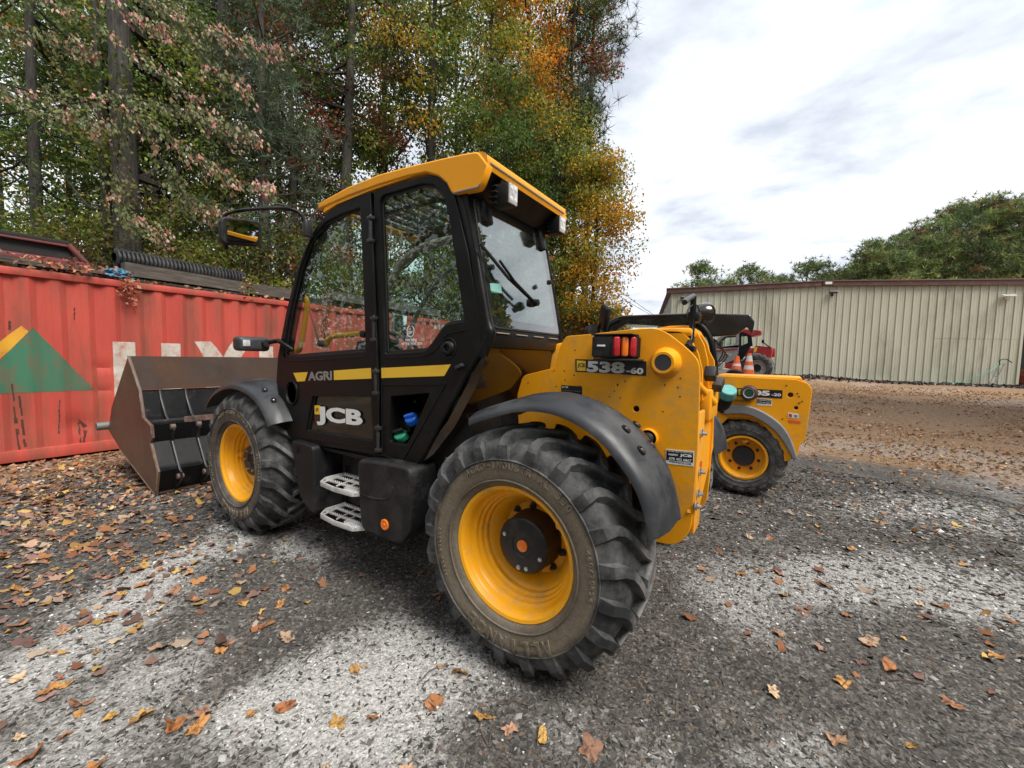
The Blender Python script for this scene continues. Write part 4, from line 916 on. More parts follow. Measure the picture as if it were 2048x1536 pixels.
for q in [(-0.034,1.614),(0.098,1.488),(0.029,1.490),(-0.033,1.469),(0.024,1.437),(0.079,1.396),(-0.278,1.392),(-0.251,1.359),(-0.313,1.356),(-0.617,1.477),(-0.543,1.440),(-0.607,1.431),(-0.619,1.386),(-0.540,1.302),(-0.568,1.015),(0.277,1.406),(-0.072,1.407)]: lathe(bm, [(0, .0042), (.0012, .0042), (.0013, 0)], (q[0], PY_, q[1]), 'Y', 8)
o = bmo('bolt_holes', bm, dark, CP); o['kind'] = 'stuff'
q = [(-0.542,1.555)][0]
o = lato('boom_pivot', [(0, .078), (.02, .074), (.03, .064), (.06, .058), (.066, .054), (.066, .042), (.058, .040)], (q[0], PY_, q[1]), yel, CP, 'Y', 40)
lato('pivot_cap', [(.0, .044), (.061, .044), (.064, .041), (.064, 0)], (q[0], PY_, q[1]), mat('cap_dark_grey', (.02, .02, .021), .55, dirt=(.05, .05, .05), damt=.3), o, 'Y', 32)
q = [(-0.472,1.156)][0]
o = lato('tie_point', [(0, .052), (.012, .050), (.016, .044), (.0, .040), (-.01, .038)], (q[0], PY_, q[1]), yel, CP, 'Y', 32)
lato('tie_pin', [(0, .032), (.01, .031), (.016, .026), (.018, .02), (.03, .018), (.032, 0)], (q[0], PY_, q[1]), MATS['dark_steel'], o, 'Y', 24)
# decals
yq = PY_+.0015
dplate('number_plate', [(-0.039,1.562),(-0.444,1.559),(-0.446,1.482),(-0.043,1.490)], yq, decal_k, CP)
yq2 = yq+.002
dtext('number_lettering', '538', [(-0.110,1.554),(-0.330,1.551),(-0.333,1.489),(-0.113,1.490)], yq2, white, CP, .0006, .045)
dtext('number_lettering', '-60', [(-0.339,1.526),(-0.430,1.523),(-0.432,1.490),(-0.341,1.491)], yq2, white, CP, .0006, .04)
dplate('logo_square', [(-0.048,1.554),(-0.103,1.553),(-0.105,1.495),(-0.051,1.496)], yq2-.001, decal_y, CP)
dtext('logo_mark', 'JCB', [(-0.055,1.540),(-0.099,1.538),(-0.100,1.509),(-0.056,1.511)], yq2, decal_k, CP, .0006, .03)
dplate('data_plate', [(0.046,1.407),(-0.087,1.405),(-0.088,1.319),(0.043,1.329)], yq, decal_k, CP)
dtext('plate_lettering', 'JCB', [(0.042,1.401),(0.000,1.400),(-0.000,1.389),(0.042,1.389)], yq2, white, CP, .0004, .02)
for i in range(6):
    z_ = 780+i*3.4; Q = [(0.035,1.378),(-0.023,1.375),(-0.029,1.379),(-0.077,1.376)]; z0 = Q[0][1]-i*.0105
    dplate('plate_line', [(Q[0][0], z0), (Q[1][0], z0-.001), (Q[1][0], z0-.003), (Q[0][0], z0-.002)], yq2-.001, grey_t, CP, .001)
    if i % 2 == 0: dplate('plate_line', [(Q[2][0], z0), (Q[3][0], z0-.001), (Q[3][0], z0-.003), (Q[2][0], z0-.002)], yq2-.001, grey_t, CP, .001)
dplate('dealer_sticker', [(-0.563,1.109),(-0.698,1.116),(-0.700,1.040),(-0.566,1.034)], yq, white, CP)
dplate('sticker_black_band', [(-0.567,1.105),(-0.694,1.111),(-0.696,1.060),(-0.568,1.054)], yq2-.001, decal_k, CP)
dtext('sticker_lettering', 'WE ARE HERE TO SERVE YOU', [(-0.574,1.103),(-0.689,1.109),(-0.689,1.104),(-0.574,1.098)], yq2+.0008, white, CP, .0004, 0)
dtext('sticker_lettering', 'WESPRO', [(-0.577,1.089),(-0.623,1.092),(-0.623,1.082),(-0.577,1.079)], yq2+.0008, white, CP, .0004, .03)
dtext('sticker_lettering', 'JCB', [(-0.632,1.096),(-0.689,1.098),(-0.690,1.082),(-0.633,1.078)], yq2+.0008, white, CP, .0004, .05)
dtext('sticker_lettering', '678 402 6867', [(-0.580,1.071),(-0.688,1.074),(-0.689,1.061),(-0.581,1.058)], yq2+.0008, white, CP, .0004, .02)
dtext('sticker_lettering', 'WESPROJCB.COM', [(-0.581,1.052),(-0.687,1.054),(-0.687,1.043),(-0.581,1.040)], yq2-.001, decal_k, CP, .0004, .02)
Q = [(-0.323,1.241),(-0.354,1.242),(-0.356,1.198),(-0.325,1.200)]; tubo('red_mark', [(x, yq, z) for x, z in Q+Q[:1]], .0025, mat('red_print', (.5, .03, .02), .5), CP, 4)
# tail lamp
a = [(-0.186,1.692),(-0.294,1.670),(-0.298,1.572),(-0.195,1.594)]
x0, x1 = a[0][0], a[1][0]; z1, z0 = a[0][1], a[2][1]
bm = bmesh.new(); pts = [(x0, PY_), (x0, .675), (x1, .675), (x1-.105, .60), (x1-.12, PY_)]
lo_ = [bm.verts.new((x, y, z0)) for x, y in pts]; hi_ = [bm.verts.new((x, y, z1-.003)) for x, y in pts]
bm.faces.new(lo_[::-1]); bm.faces.new(hi_)
for i in range(5): j = (i+1) % 5; bm.faces.new((lo_[i], lo_[j], hi_[j], hi_[i]))
bmesh.ops.bevel(bm, geom=bm.edges[:], offset=.008, segments=2, affect='EDGES')
TL = bmo('tail_lamp', bm, plast2, TH)
bxo('lamp_hood', ((x0+x1)/2-.05, .60, z1+.003), (.22, .15, .008), plast2, TL, .003)
bxo('side_reflector', ((x0+x1)/2, .678, (z0+z1)/2+.003), (.045, .005, .010), white, TL, .002)
dirv = Vector((-.105, -.075, 0)).normalized(); nrm = Vector((-.075, .105, 0)).normalized()
for i, m_ in enumerate((redl, orl, redl)):
    c = Vector((x1, .675, (z0+z1)/2))+dirv*(.024+i*.043)+nrm*.012
    R3 = Matrix((dirv, nrm, Vector((0, 0, 1)))).transposed()
    bxo('lamp_lens', c, (.036, .04, (z1-z0)*.86), m_, TL, .013, R3)
bxo('lamp_shelf', ((x0+x1)/2-.07, .60, z0-.008), (.24, .12, .010), MATS['dark_steel'], TL, .003)
q = [(-0.386,1.641)][0]; lato('cable_grommet', [(0, .022), (.01, .021), (.012, .014), (.004, .012)], (q[0], PY_, q[1]), rubber_seal, CP, 'Y', 18)
# rear edge: flange strips, bolts, box on the right
bxo('rear_flange', (-.705, .455, 1.0), (.018, .17, .62), yel, TH, .004)
bxo('rear_crossbox', (-.70, .20, 1.33), (.07, .30, .17), yel, TH, .012)
plate('inner_rear_plate', [(0.274,1.219),(-0.107,1.178),(-0.146,1.015),(0.044,0.910),(0.296,0.761),(0.556,0.807),(0.494,0.877),(0.319,0.998)], MX(-.69), .02, yel, TH, (), .003)
NB = bmesh.new(); lathe(NB, [(-.03, .010), (-.012, .011), (-.012, .016), (-.008, .022), (0, .022)], (0, 0, 0), 'X', 8); NBm = bpy.data.meshes.new('bolt'); NB.to_mesh(NBm); NB.free(); fin(NBm); NBm.materials.append(steel)
for q in [(0.497,1.204),(0.479,1.002),(0.507,0.896),(0.547,0.841)]:
    o = bpy.data.objects.new('bolt', NBm); link(o, TH); o.location = (-.715, q[0], q[1])
q = [(0.457,1.028)][0]; bxo('red_tag', (-.72, q[0], q[1]), (.004, .018, .05), MATS['red_print'], TH, .002, Matrix.Rotation(.25, 3, 'X'))
# boom tail cheeks and boom
ck = [(-0.388,1.740),(-0.512,1.752),(-0.605,1.747),(-0.655,1.714),(-0.692,1.627),(-0.722,1.506),(-0.734,1.358),(-0.494,1.253),(-0.372,1.448)]
plate('boom_cheek', [(-0.377,1.725),(-0.486,1.734),(-0.571,1.722),(-0.626,1.673),(-0.662,1.609),(-0.686,1.520),(-0.696,1.360),(-0.509,1.233),(-0.389,1.451)], MY(.36), .02, yel, TH, (), .003)
plate('boom_cheek', [(-0.338,1.740),(-0.481,1.764),(-0.568,1.765),(-0.628,1.730),(-0.668,1.657),(-0.691,1.568),(-0.704,1.350),(-0.476,1.243),(-0.350,1.445)], MY(.22), .02, yel, TH, (), .003)
plate('boom_cheek', [(-0.416,1.755),(-0.561,1.777),(-0.619,1.740),(-0.661,1.669),(-0.673,1.627),(-0.703,1.569),(-0.716,1.428),(-0.720,1.339),(-0.440,1.223)], MY(.06), .02, yel, TH, (), .003)
q = [(-0.600,1.715),(-0.604,1.682)]
for a_ in q: lato('grease_nipple', [(0, .02), (.012, .019), (.013, .01), (.02, .008), (.02, 0)], (a_[0], .22, a_[1]), steel, TH, 'Y', 14)
bm = bmesh.new(); ang = math.atan2(-.80, 4.6)
box(bm, (1.85, .08, 1.22), (4.5, .27, .34), .03, Matrix.Rotation(.17, 3, 'Y')); bmo('boom', bm, yel, TH)
bm = bmesh.new(); box(bm, (3.9, .08, .75), (.35, .24, .5), .03); bmo('boom_head', bm, yel, TH)
tp = [(0.079,1.713),(-0.142,1.728),(-0.451,1.751),(-0.619,1.752)]
bxo('boom_tail_cover', (-.50, .22, 1.72), (.26, .30, .05), yel, TH, .02)
bm = bmesh.new(); box(bm, (1.25, .1, .78), (3.6, .78, .42), .03); bmo('chassis_frame', bm, dark, TH)
bxo('front_axle', (WB, 0, .62), (.2, 1.5, .2), dark, TH, .04); bxo('rear_axle', (0, 0, .62), (.22, 1.5, .22), dark, TH, .04)
bxo('under_cab_shield', (.75, .74, 1.02), (.62, .30, .36), blk, TH, .02, Matrix.Rotation(-.0, 3, 'Y'))
tubo('hydraulic_pipe', [(.62, .92, .95), (.50, .88, .86), (.30, .72, .84)], .014, blk, TH, 8, 4)
# small dark latch block, hitch parts at the tail
bxo('rubber_buffer', (-.72, .30, 1.50), (.06, .06, .07), rubber_seal, TH, .01, Matrix.Rotation(.6, 3, 'X'))
bxo('hitch_latch', (-.75, .20, 1.44), (.05, .14, .045), MATS['dark_steel'], TH, .008, Matrix.Rotation(-.3, 3, 'X'))
tubo('hydraulic_ram', [(-.66, .42, 1.46), (-.74, .26, 1.34)], .022, yel, TH)
# mast with round lamp
m0 = [(0.440,1.639),(0.352,1.674),(0.325,1.789),(0.332,1.917),(0.452,1.888),(0.560,1.855)]
MS = tubo('lamp_mast', [(-.62, y, z) for y, z in m0[:4]], .016, blk, TH, 10)
tubo('handle_bar', [(-.62, y, z) for y, z in m0[3:]], .014, MATS['hinge_black'], MS, 10)
lq = [(-0.116,1.870),(0.286,1.808),(0.095,1.826)]
bxo('mast_clamp', (-.62, lq[1][0]-.01, lq[1][1]), (.06, .11, .06), plast2, MS, .015)
bm = lathe(bmesh.new(), [(0, 0), (.01, .03), (.035, .055), (.07, .068), (.095, .072), (.10, .07), (.10, .05)], (0, 0, 0), 'X', 30); o = bmo('round_lamp', bm, blkgloss, MS)
o.matrix_local = Matrix.Translation((-.56, lq[0][0]+.03, lq[0][1])) @ Matrix.Rotation(radians(236), 4, 'Z')
lato('lamp_lens', [(.097, .068), (.104, .06), (.108, 0)], (0, 0, 0), lens, o, 'X', 30)
tubo('lamp_cable', [(-.62, y, z) for y, z in [(0.476,1.776),(0.485,1.813),(0.388,1.857),(0.229,1.881),(0.141,1.862),(0.097,1.832)]], .004, rubber_seal, MS, 6, 4)
bxo('mast_foot', (-.62, m0[0][0], m0[0][1]-.01), (.08, .10, .03), blk, MS, .006)
# --- fenders: arc swept across the wheel
def fender(name, cx, cz, stations, y_out, y_in, lip, parent, rr=.0, studs=(), mirror=False):
    """stations: (angle deg, radius); section runs inner edge - crown crease - outer shoulder - lip"""
    v = []; sec = [(0, -.055), (.25, -.022), (.44, -.004), (.47, .006), (.51, .006), (.54, -.003), (.80, -.006), (.86, -.014), (.97, -.034), (1.0, -.06)]
    st_ = smooth_path([(a, r, 0) for a, r in stations], 5); n = len(sec)
    for th in (0, -.012):
        for i, s in enumerate(st_):
            a = radians(s.x); lp = lip*min(1, max(.35, 1.0))
            for t, dr in sec:
                y = y_in+(y_out-y_in)*t; r = s.y+dr*(lip/.05)+th
                v.append((cx+r*cos(a), y, cz+r*sin(a)))
    f = []; m = len(st_); off = m*n
    for i in range(m-1):
        for j in range(n-1): a = i*n+j; f.append((a, a+1, a+n+1, a+n)); f.append((off+a, off+a+n, off+a+n+1, off+a+1))
    for j in range(n-1): f.append((j, off+j, off+j+1, j+1)); a = (m-1)*n+j; f.append((a, a+1, off+a+1, off+a))
    for i in range(m-1): a = i*n; f.append((a, a+n, off+a+n, off+a)); a = i*n+n-1; f.append((a, off+a, off+a+n, a+n))
    bm = bmesh.new(); vs = [bm.verts.new(p) for p in v]
    for q in f: bm.faces.new([vs[k] for k in q])
    o = bmo(name, bm, plast, parent, 50)
    for (a, t) in studs:
        r = None
        for p0, p1 in zip(st_, st_[1:]):
            if min(p0.x, p1.x) <= a <= max(p0.x, p1.x): r = p0.y+(p1.y-p0.y)*(a-p0.x)/(p1.x-p0.x+1e-9)
        ar = radians(a); P = Vector((cx+r*cos(ar), y_in+(y_out-y_in)*t, cz+r*sin(ar)))
        nn = Vector((cos(ar), 0, sin(ar))); M = Matrix.Translation(P) @ nn.to_track_quat('Z', 'Y').to_matrix().to_4x4()
        b = bmo('stud_washer', lathe(bmesh.new(), [(-.002, .023), (.004, .0225), (.005, .016), (-.001, .012), (-.001, 0)], (0, 0, 0), 'Z', 22), plast2, o); b.matrix_local = M
        b = bmo('stud', lathe(bmesh.new(), [(0, .009), (.006, .008), (.008, 0)], (0, 0, 0), 'Z', 12), steel, o); b.matrix_local = M
    return o
out = [(0.309,1.283),(0.136,1.348),(-0.022,1.389),(-0.231,1.381),(-0.420,1.290),(-0.530,1.180),(-0.616,1.042),(-0.655,0.859)]
stn = []
for x, z in out: dx, dz = x-0, z-.62; stn.append((math.degrees(math.atan2(dz, dx)), math.hypot(dx, dz)))
stn = [(a, r+.062*max(0, min(1, (a-100)/60))-.008) for a, r in stn]
fender('rear_fender', 0, .62, stn, 1.125, .64, .05, TH, 0, [(127, .68), (127, .36), (135, .74), (135, .42)])
fender('far_rear_fender', 0, .62, stn, -1.14, -.64, .05, TH)
outf = [(3.237,1.260),(3.019,1.307),(2.765,1.286),(2.433,1.264),(2.244,1.210),(2.137,1.142),(2.062,1.046)]
outf = [(3.36, 1.06), (3.25, 1.17), (3.05, 1.27), (2.85, 1.315), (2.62, 1.31), (2.42, 1.26), (2.25, 1.16), (2.14, 1.03)]
stf = [(math.degrees(math.atan2(z-.62, x-WB)), math.hypot(x-WB, z-.62)) for x, z in outf]
fender('front_fender', WB, .62, stf, 1.16, .66, .05, TH, 0, [(118, .82), (130, .82)])
# --- tank, step well, steps
tk = [(1.198,0.868,0.03),(0.945,0.890),(0.745,0.890,0.04),(0.746,0.538,0.03),(0.822,0.448,0.05),(0.875,0.443,0.03),(1.164,0.446,0.05)]
TK = plate('fuel_tank', tk, MY(1.10), .50, plast2, TH, (), .02, 1, angle=50)
tubo('tank_crease', [(x, 1.101, z) for x, z in [(1.183,0.675),(1.075,0.664),(0.953,0.680),(0.899,0.707),(0.872,0.768)]], .006, plast2, TK, 6, 4)
q = [(0.943,0.523)][0]; lato('reflector', [(0, .034), (.006, .034), (.009, .028), (.006, .012), (.010, .008), (.010, 0)], (q[0], 1.10, q[1]), orange, TK, 'Y', 28)
plate('front_pod', [(2.055,0.881,0.02),(1.796,0.875,0.03),(1.779,0.748),(1.765,0.401,0.02),(1.862,0.417,0.05),(1.947,0.499),(2.011,0.710)], MY(1.06), .30, plast2, TH, (), .012, 1, angle=50)
bxo('step_well', (1.45, .80, .68), (.62, .06, .50), dark, TH, .01)
tubo('sill_rail', [(x, .97, z) for x, z in [(2.125,0.857),(1.765,0.856),(1.357,0.861),(0.890,0.850)]], .018, blk, TH, 8)
bxo('pod_vent', (1.98, 1.062, .835), (.05, .012, .05), blk, TH, .004)
tooth = bmesh.new(); lathe(tooth, [(0, .004), (.009, .0025), (.009, 0)], (0, 0, 0), 'Z', 5); TM = bpy.data.meshes.new('tooth'); tooth.to_mesh(TM); tooth.free()
def step(z, x0=1.185, x1=1.655):
    bm = bmesh.new(); o_ = [(x0-.01, .86), (x0+.005, 1.06), (x0+.06, 1.115), ((x0+x1)/2, 1.125), (x1-.05, 1.105), (x1+.012, 1.03), (x1+.012, .86)]
    for a, b_ in zip(o_, o_[1:]):
        a, b_ = Vector((*a, 0)), Vector((*b_, 0)); d_ = b_-a
        hgt = .034 if a.y > 1 or b_.y > 1 else .055
        box(bm, (a+b_)/2+Vector((0, 0, z-.01)), (d_.length+.006, .009, hgt), .002, Matrix.Rotation(math.atan2(d_.y, d_.x), 3, 'Z'))
    for i in range(3):
        y = .895+i*.078; box(bm, ((x0+x1)/2, y, z), (x1-x0-.03+.0*i, .010, .014), .002)
        for k in range(20):
            x = x0+.03+(x1-x0-.06)*k/19
            r_ = bmesh.ops.create_cone(bm, segments=5, radius1=.005, radius2=.003, depth=.012); bmesh.ops.translate(bm, verts=r_['verts'], vec=(x, y, z+.012))
    for i in range(4):
        x = x0+.06+i*.115+(.03 if i % 2 else 0); box(bm, (x, .985, z-.002), (.008, .22, .010), .002, Matrix.Rotation(.25, 3, 'Z'))
    for k in range(12):
        r_ = bmesh.ops.create_cone(bm, segments=5, radius1=.005, radius2=.003, depth=.012); bmesh.ops.translate(bm, verts=r_['verts'], vec=(x0+.05+(k % 6)*.018, 1.075+(k//6)*.018, z+.008))
    box(bm, (x0+.10, 1.085, z-.004), (.13, .045, .010), .002)
    return bmo('step', bm, alu, TH)
step(.665); step(.435)
tubo('step_hanger', [(1.67, .86, .72), (1.67, .86, .42)], .012, blk, TH); 
# --- mirrors
MXc = 2.55
mq = [(1.305,2.556),(1.030,2.595),(1.041,2.415),(1.302,2.373)]
Mh = plate('mirror', [(q[0], q[1], .04) for q in mq], frame((MXc, 0, 0), (0, 1, 0), (0, 0, 1), (1, 0, 0)), .05, plast2, TH, (), .012, angle=60)
gq = [(1.285,2.543),(1.050,2.574),(1.060,2.430),(1.281,2.396)]
zm_ = sum(q[1] for q in gq)/4
ym_ = sum(q[0] for q in gq)/4
plate('mirror_glass', [(q[0]-ym_, q[1]-zm_, .03) for q in gq], frame((MXc-.042, ym_, zm_), (-.096, 1, 0), (-.06, 0, 1), (1, .096, .06)), .003, mirror, Mh)
ar = [(1.252,2.338),(1.262,2.524),(1.247,2.588),(1.190,2.623)]
tubo('mirror_arm', [(MXc+.04, ar[0][0], ar[0][1]), (MXc+.05, ar[1][0], ar[1][1]), (MXc+.04, ar[2][0], ar[2][1]+.02), (MXc-.05, ar[3][0]-.04, ar[3][1]+.03), (2.0, 1.15, 2.58), (1.90, 1.08, 2.56), (1.875, 1.05, 2.50), (1.87, 1.04, 2.42)], .013, blk, TH, 10, 4)
bxo('mirror_bracket', (1.865, 1.03, 2.45), (.05, .06, .12), MATS['hinge_black'], TH, .01)
# lamp pod on its arm
pq = [(1.244,1.677),(1.007,1.690),(1.009,1.564),(1.246,1.558)]
yc = (pq[0][0]+pq[1][0])/2; zc = (pq[0][1]+pq[2][1])/2; wd = abs(pq[0][0]-pq[1][0])
bm = bmesh.new(); box(bm, (2.50, yc, zc), (.12, wd, abs(pq[0][1]-pq[2][1])), .03, Matrix.Rotation(.0, 3, 'Z'), 3); PD = bmo('indicator_pod', bm, plast, TH, )
bxo('lamp_lens', (2.437, yc+wd*.28, zc+.005), (.012, wd*.22, .05), lens, PD, .004)
lato('pod_pivot', [(-.09, .028), (-.05, .03), (0, .03)], (2.50, yc-wd*.3, zc+.01), plast2, PD, 'X', 14)
tubo('pod_arm', [(2.43, yc-wd*.35, zc+.015), (2.36, yc-wd*.55, zc+.03), (2.25, 1.03, zc+.02), (2.17, .98, zc-.04)], .018, blk, TH, 10, 4)
# far mirror seen through the glass
bxo('far_mirror', (2.35, -.25, 1.86), (.05, .19, .25), greyin, TH, .03); bxo('far_mirror_glass', (2.322, -.25, 1.86), (.004, .165, .225), mirror, TH, .002)
tubo('far_mirror_arm', [(2.37, -.25, 1.75), (2.37, -.22, 1.45), (2.2, .0, 1.35)], .012, blk, TH)

# --- bucket
BK0 = [(5.177,1.476),(4.840,1.110),(4.745,0.816),(4.512,0.749),(4.494,0.623),(4.544,0.562),(4.368,0.279),(4.452,-0.022),(5.595,0.348),(6.023,0.530),(5.863,0.829)]
bside = [(x, max(z, .012)) for x, z in BK0]
brown = mat('worn_brown_steel', (.105, .075, .060), .72, spec=.2, col2=(.075, .053, .043), nscale=5, dirt=(.17, .09, .055), damt=.3, dscale=2.5, bump=.001, bscale=80, stretch=(1, 1, .5))
brown_s = mat('rusty_red_steel', (.095, .055, .045), .50, col2=(.13, .09, .06), nscale=1.6, dirt=(.16, .09, .05), damt=.3, dscale=3, bump=.001, bscale=60)
bblk = mat('bucket_black', (.010, .011, .013), .38, col2=(.022, .022, .024), nscale=8, dirt=(.16, .10, .07), damt=.12, dscale=7, bump=.001, bscale=40)
BU = plate('bucket', bside, MY(1.2), .02, brown_s, TH, (), .002, 1)
plate('bucket_side', bside, MY(-1.2), .02, brown_s, BU, (), .002, 0)
def sheet(name, P, y0, y1, m, par, th=.012):
    bm = bmesh.new(); a = [bm.verts.new((x, y0, z)) for x, z in P]; b_ = [bm.verts.new((x, y1, z)) for x, z in P]
    for i in range(len(P)-1): bm.faces.new((a[i], a[i+1], b_[i+1], b_[i]))
    bmesh.ops.solidify(bm, geom=bm.faces[:], thickness=th); return bmo(name, bm, m, par, 20)
tubo('worn_edge', [(x, 1.205, z) for x, z in bside[:9]], .006, mat('worn_edge_steel', (.20, .15, .11), .6, col2=(.10, .06, .04), nscale=14), BU, 6)
P0, P1, P2, P3, P4, P5, P6, P7 = bside[:8]; LIP = bside[8]; L2 = bside[9]
sheet('top_plate', [P0, P1], 1.185, -1.19, brown, BU)
sheet('back_plate', [(P1[0]+.02, P1[1]-.006), (P2[0]+.025, P2[1]), (P3[0]+.03, P3[1]), (P5[0]+.03, P5[1]), (P6[0]+.02, P6[1]), (P7[0]+.05, P7[1]+.01)], 1.185, -1.19, bblk, BU)
sheet('floor_plate', [(P7[0], P7[1]+.004), LIP, L2], 1.185, -1.19, brown, BU)
tubo('cutting_edge', [(L2[0]+.05, 1.30, L2[1]+.05), (L2[0]+.05, -1.2, L2[1]+.05)], .05, MATS['worn_grey_steel'], BU, 14)
bxo('rear_edge_beam', (P3[0]+.09, 0, P3[1]+.02), (.09, 2.36, .05), bblk, BU, .01)
bxo('scraped_strip', (P3[0]+.037, .25, P3[1]+.02), (.006, 1.3, .09), mat('scraped_rust', (.20, .11, .08), .7, col2=(.03, .025, .025), nscale=14), BU, .002)
bxo('lower_beam', (P6[0]+.05, 0, P6[1]+.02), (.06, 2.36, .05), bblk, BU, .01)
rib = [(P1[0]-.0, P1[1]-.01), (P1[0]-.03, P1[1]-.10), (P2[0]-.06, P2[1]+.01), (P3[0]-.05, P3[1]-.06), (P5[0]-.03, P5[1]), (P6[0]-.03, P6[1]), (P6[0]-.07, .25), (P6[0]-.07, .17), (P7[0]+.03, .03), (P7[0]+.08, .03), (P6[0]+.06, P6[1]), (P5[0]+.10, P5[1]), (P3[0]+.10, P3[1]), (P2[0]+.07, P2[1]), (P1[0]+.03, P1[1]-.02)]
for y in (1.02, .78, .2, -.3, -.9):
    r_ = plate('rib', rib, MY(y), .022, bblk, BU, (), .002)
    lato('rib_pin', [(-.03, .02), (-.028, .03), (.028, .03), (.03, .02)], (P6[0]-.03, y, .20), mat('pin_rust', (.14, .10, .08), .7) if 'pin_rust' not in MATS else MATS['pin_rust'], r_, 'Y', 10)
    lato('rib_eye', [(-.022, .02), (-.02, .03), (.02, .03), (.022, .02)], (P3[0]-.01, y, P3[1]-.03), MATS['pin_rust'], r_, 'Y', 14)
tq = Vector((P1[0]-.02+.04, .55, P1[1]-.09)); ex_ = Vector((0, -1, 0)); e2 = Vector((P1[0]-P2[0]-.05, 0, P1[1]-P2[1])).normalized()
text_on('chalk_number', '00936', tq+Vector((-.015, 0, 0)), ex_, e2, .08, white, BU, .0006, -.01, .30, .055)
bxo('quick_hitch', (4.2, .08, .55), (.22, .9, .8), bblk, TH, .03)

# ------------------------------------------------------------ compact telehandler behind
Y2 = -2.75
T2 = thing('telehandler', 'smaller yellow telescopic handler with black cab roof parked behind the large one', 'telehandler', (-.1, Y2, 0))
def rel(o, t=None):
    o.parent = t or T2
    if o.data: o.data.transform(Matrix.Translation(-Vector((t or T2).location)))
    return o
class _P:  # parts are built in world coordinates, then moved under the thing
    pass
def adopt(names, t):
    for o in names: rel(o, t)
by = [(-0.376,1.392,0.02),(-1.171,1.384,0.02),(-1.272,1.351,0.02),(-1.319,1.288,0.03),(-1.306,1.059),(-1.284,0.738),(-1.242,0.682),(-1.227,0.557,0.01),(-1.116,0.467,0.01),(-1.083,0.564),(-0.986,0.762),(-0.862,0.898),(-0.756,0.933),(-0.534,0.917),(-0.449,0.806),(-0.396,1.104)]
b2 = rel(plate('body_side', by, MY(Y2), .04, yel, None, (circ(*[(-1.130,1.215)][0], .033, 20), circ(*[(-1.189,1.076)][0], .026, 20)), .006, 1, angle=40))
rel(plate('body_core', [(x+.02, z-.03) for x, z in [q[:2] for q in by]], MY(Y2-.05), .70, yel, None, (), .01, 1, angle=40))
rel(plate('body_side', by, MY(Y2-.80), .04, yel, None, (), .006, 1, angle=40))
rel(bxo('top_cover', (-.80, Y2-.42, 1.395), (.85, .74, .03), yel, None, .01))
for q_, nm in (([(-1.130,1.215)][0], .033), ([(-1.189,1.076)][0], .026)): rel(lato('hole_plug', [(-.03, nm), (-.022, nm), (-.02, 0)], (q_[0], Y2, q_[1]), dark, None, 'Y', 20))
bm = bmesh.new()
for q in [(-1.088,1.318),(-1.193,1.236),(-1.209,1.204),(-1.239,1.152),(-1.213,1.133),(-1.071,0.942)]: lathe(bm, [(0, .008), (.006, .008), (.007, 0)], (q[0], Y2, q[1]), 'Y', 8)
rel(bmo('bolts', bm, dark, None))['kind'] = 'stuff'
y2 = Y2+.002
P2_ = T2
def d2(name, Q, m, dy=0): o = plate(name, Q, MY(y2+dy), .003, m, None); return rel(o)
def t2(name, s, Q, m, bold=.03, dy=.003):
    o = dtext(name, s, Q, y2+dy, m, None, .0008, bold); return rel(o)
d2('number_plate', [(-0.606,1.261),(-1.054,1.263),(-1.056,1.171),(-0.611,1.167)], decal_k)
d2('logo_square', [(-0.622,1.248),(-0.673,1.248),(-0.677,1.181),(-0.625,1.180)], decal_y, .002)
t2('number_lettering', '505', [(-0.689,1.249),(-0.936,1.250),(-0.939,1.191),(-0.692,1.188)], white, .05)
t2('number_lettering', '-20', [(-0.952,1.226),(-1.042,1.226),(-1.043,1.193),(-0.953,1.192)], white)
d2('dealer_sticker', [(-0.814,1.159),(-0.960,1.153),(-0.962,1.079),(-0.816,1.078)], white)
d2('sticker_band', [(-0.819,1.153),(-0.956,1.147),(-0.956,1.098),(-0.819,1.099)], decal_k, .002)
t2('sticker_lettering', 'WESPRO JCB', [(-0.824,1.145),(-0.951,1.141),(-0.952,1.126),(-0.825,1.131)], white, .02, .005)
t2('sticker_lettering', '678 402 6867', [(-0.831,1.120),(-0.948,1.115),(-0.949,1.103),(-0.831,1.108)], white, .02, .005)
d2('warning_label', [(-1.118,1.019),(-1.215,1.012),(-1.218,0.962),(-1.121,0.964)], white)
d2('warning_symbol', [(-1.128,1.009),(-1.156,1.006),(-1.158,0.973),(-1.130,0.973)], MATS['red_print'], .002); d2('warning_symbol', [(-1.174,1.002),(-1.206,1.000),(-1.208,0.972),(-1.176,0.975)], grey_t, .002)
d2('orange_label', [(-1.127,0.942),(-1.237,0.937),(-1.239,0.909),(-1.129,0.909)], mat('orange_print', (.75, .12, .02), .5))
q = [(-0.734,1.214)][0]
g = rel(lato('round_gauge', [(0, .09), (.03, .09), (.06, .085), (.075, .08), (.085, .07), (.085, .058), (.07, .056)], (q[0], Y2, q[1]), mat('brown_rubber', (.07, .03, .025), .5), None, 'Y', 36))
rel(lato('gauge_face', [(.072, .057), (.074, 0)], (q[0], Y2, q[1]), mat('gauge_green', (.03, .09, .06), .3), None, 'Y', 30))
rel(lato('gauge_ring', [(.066, .060), (.078, .060), (.079, .050), (.07, .048)], (q[0], Y2, q[1]), white, None, 'Y', 30))
q = [(-0.514,1.205),(-0.439,1.111)]
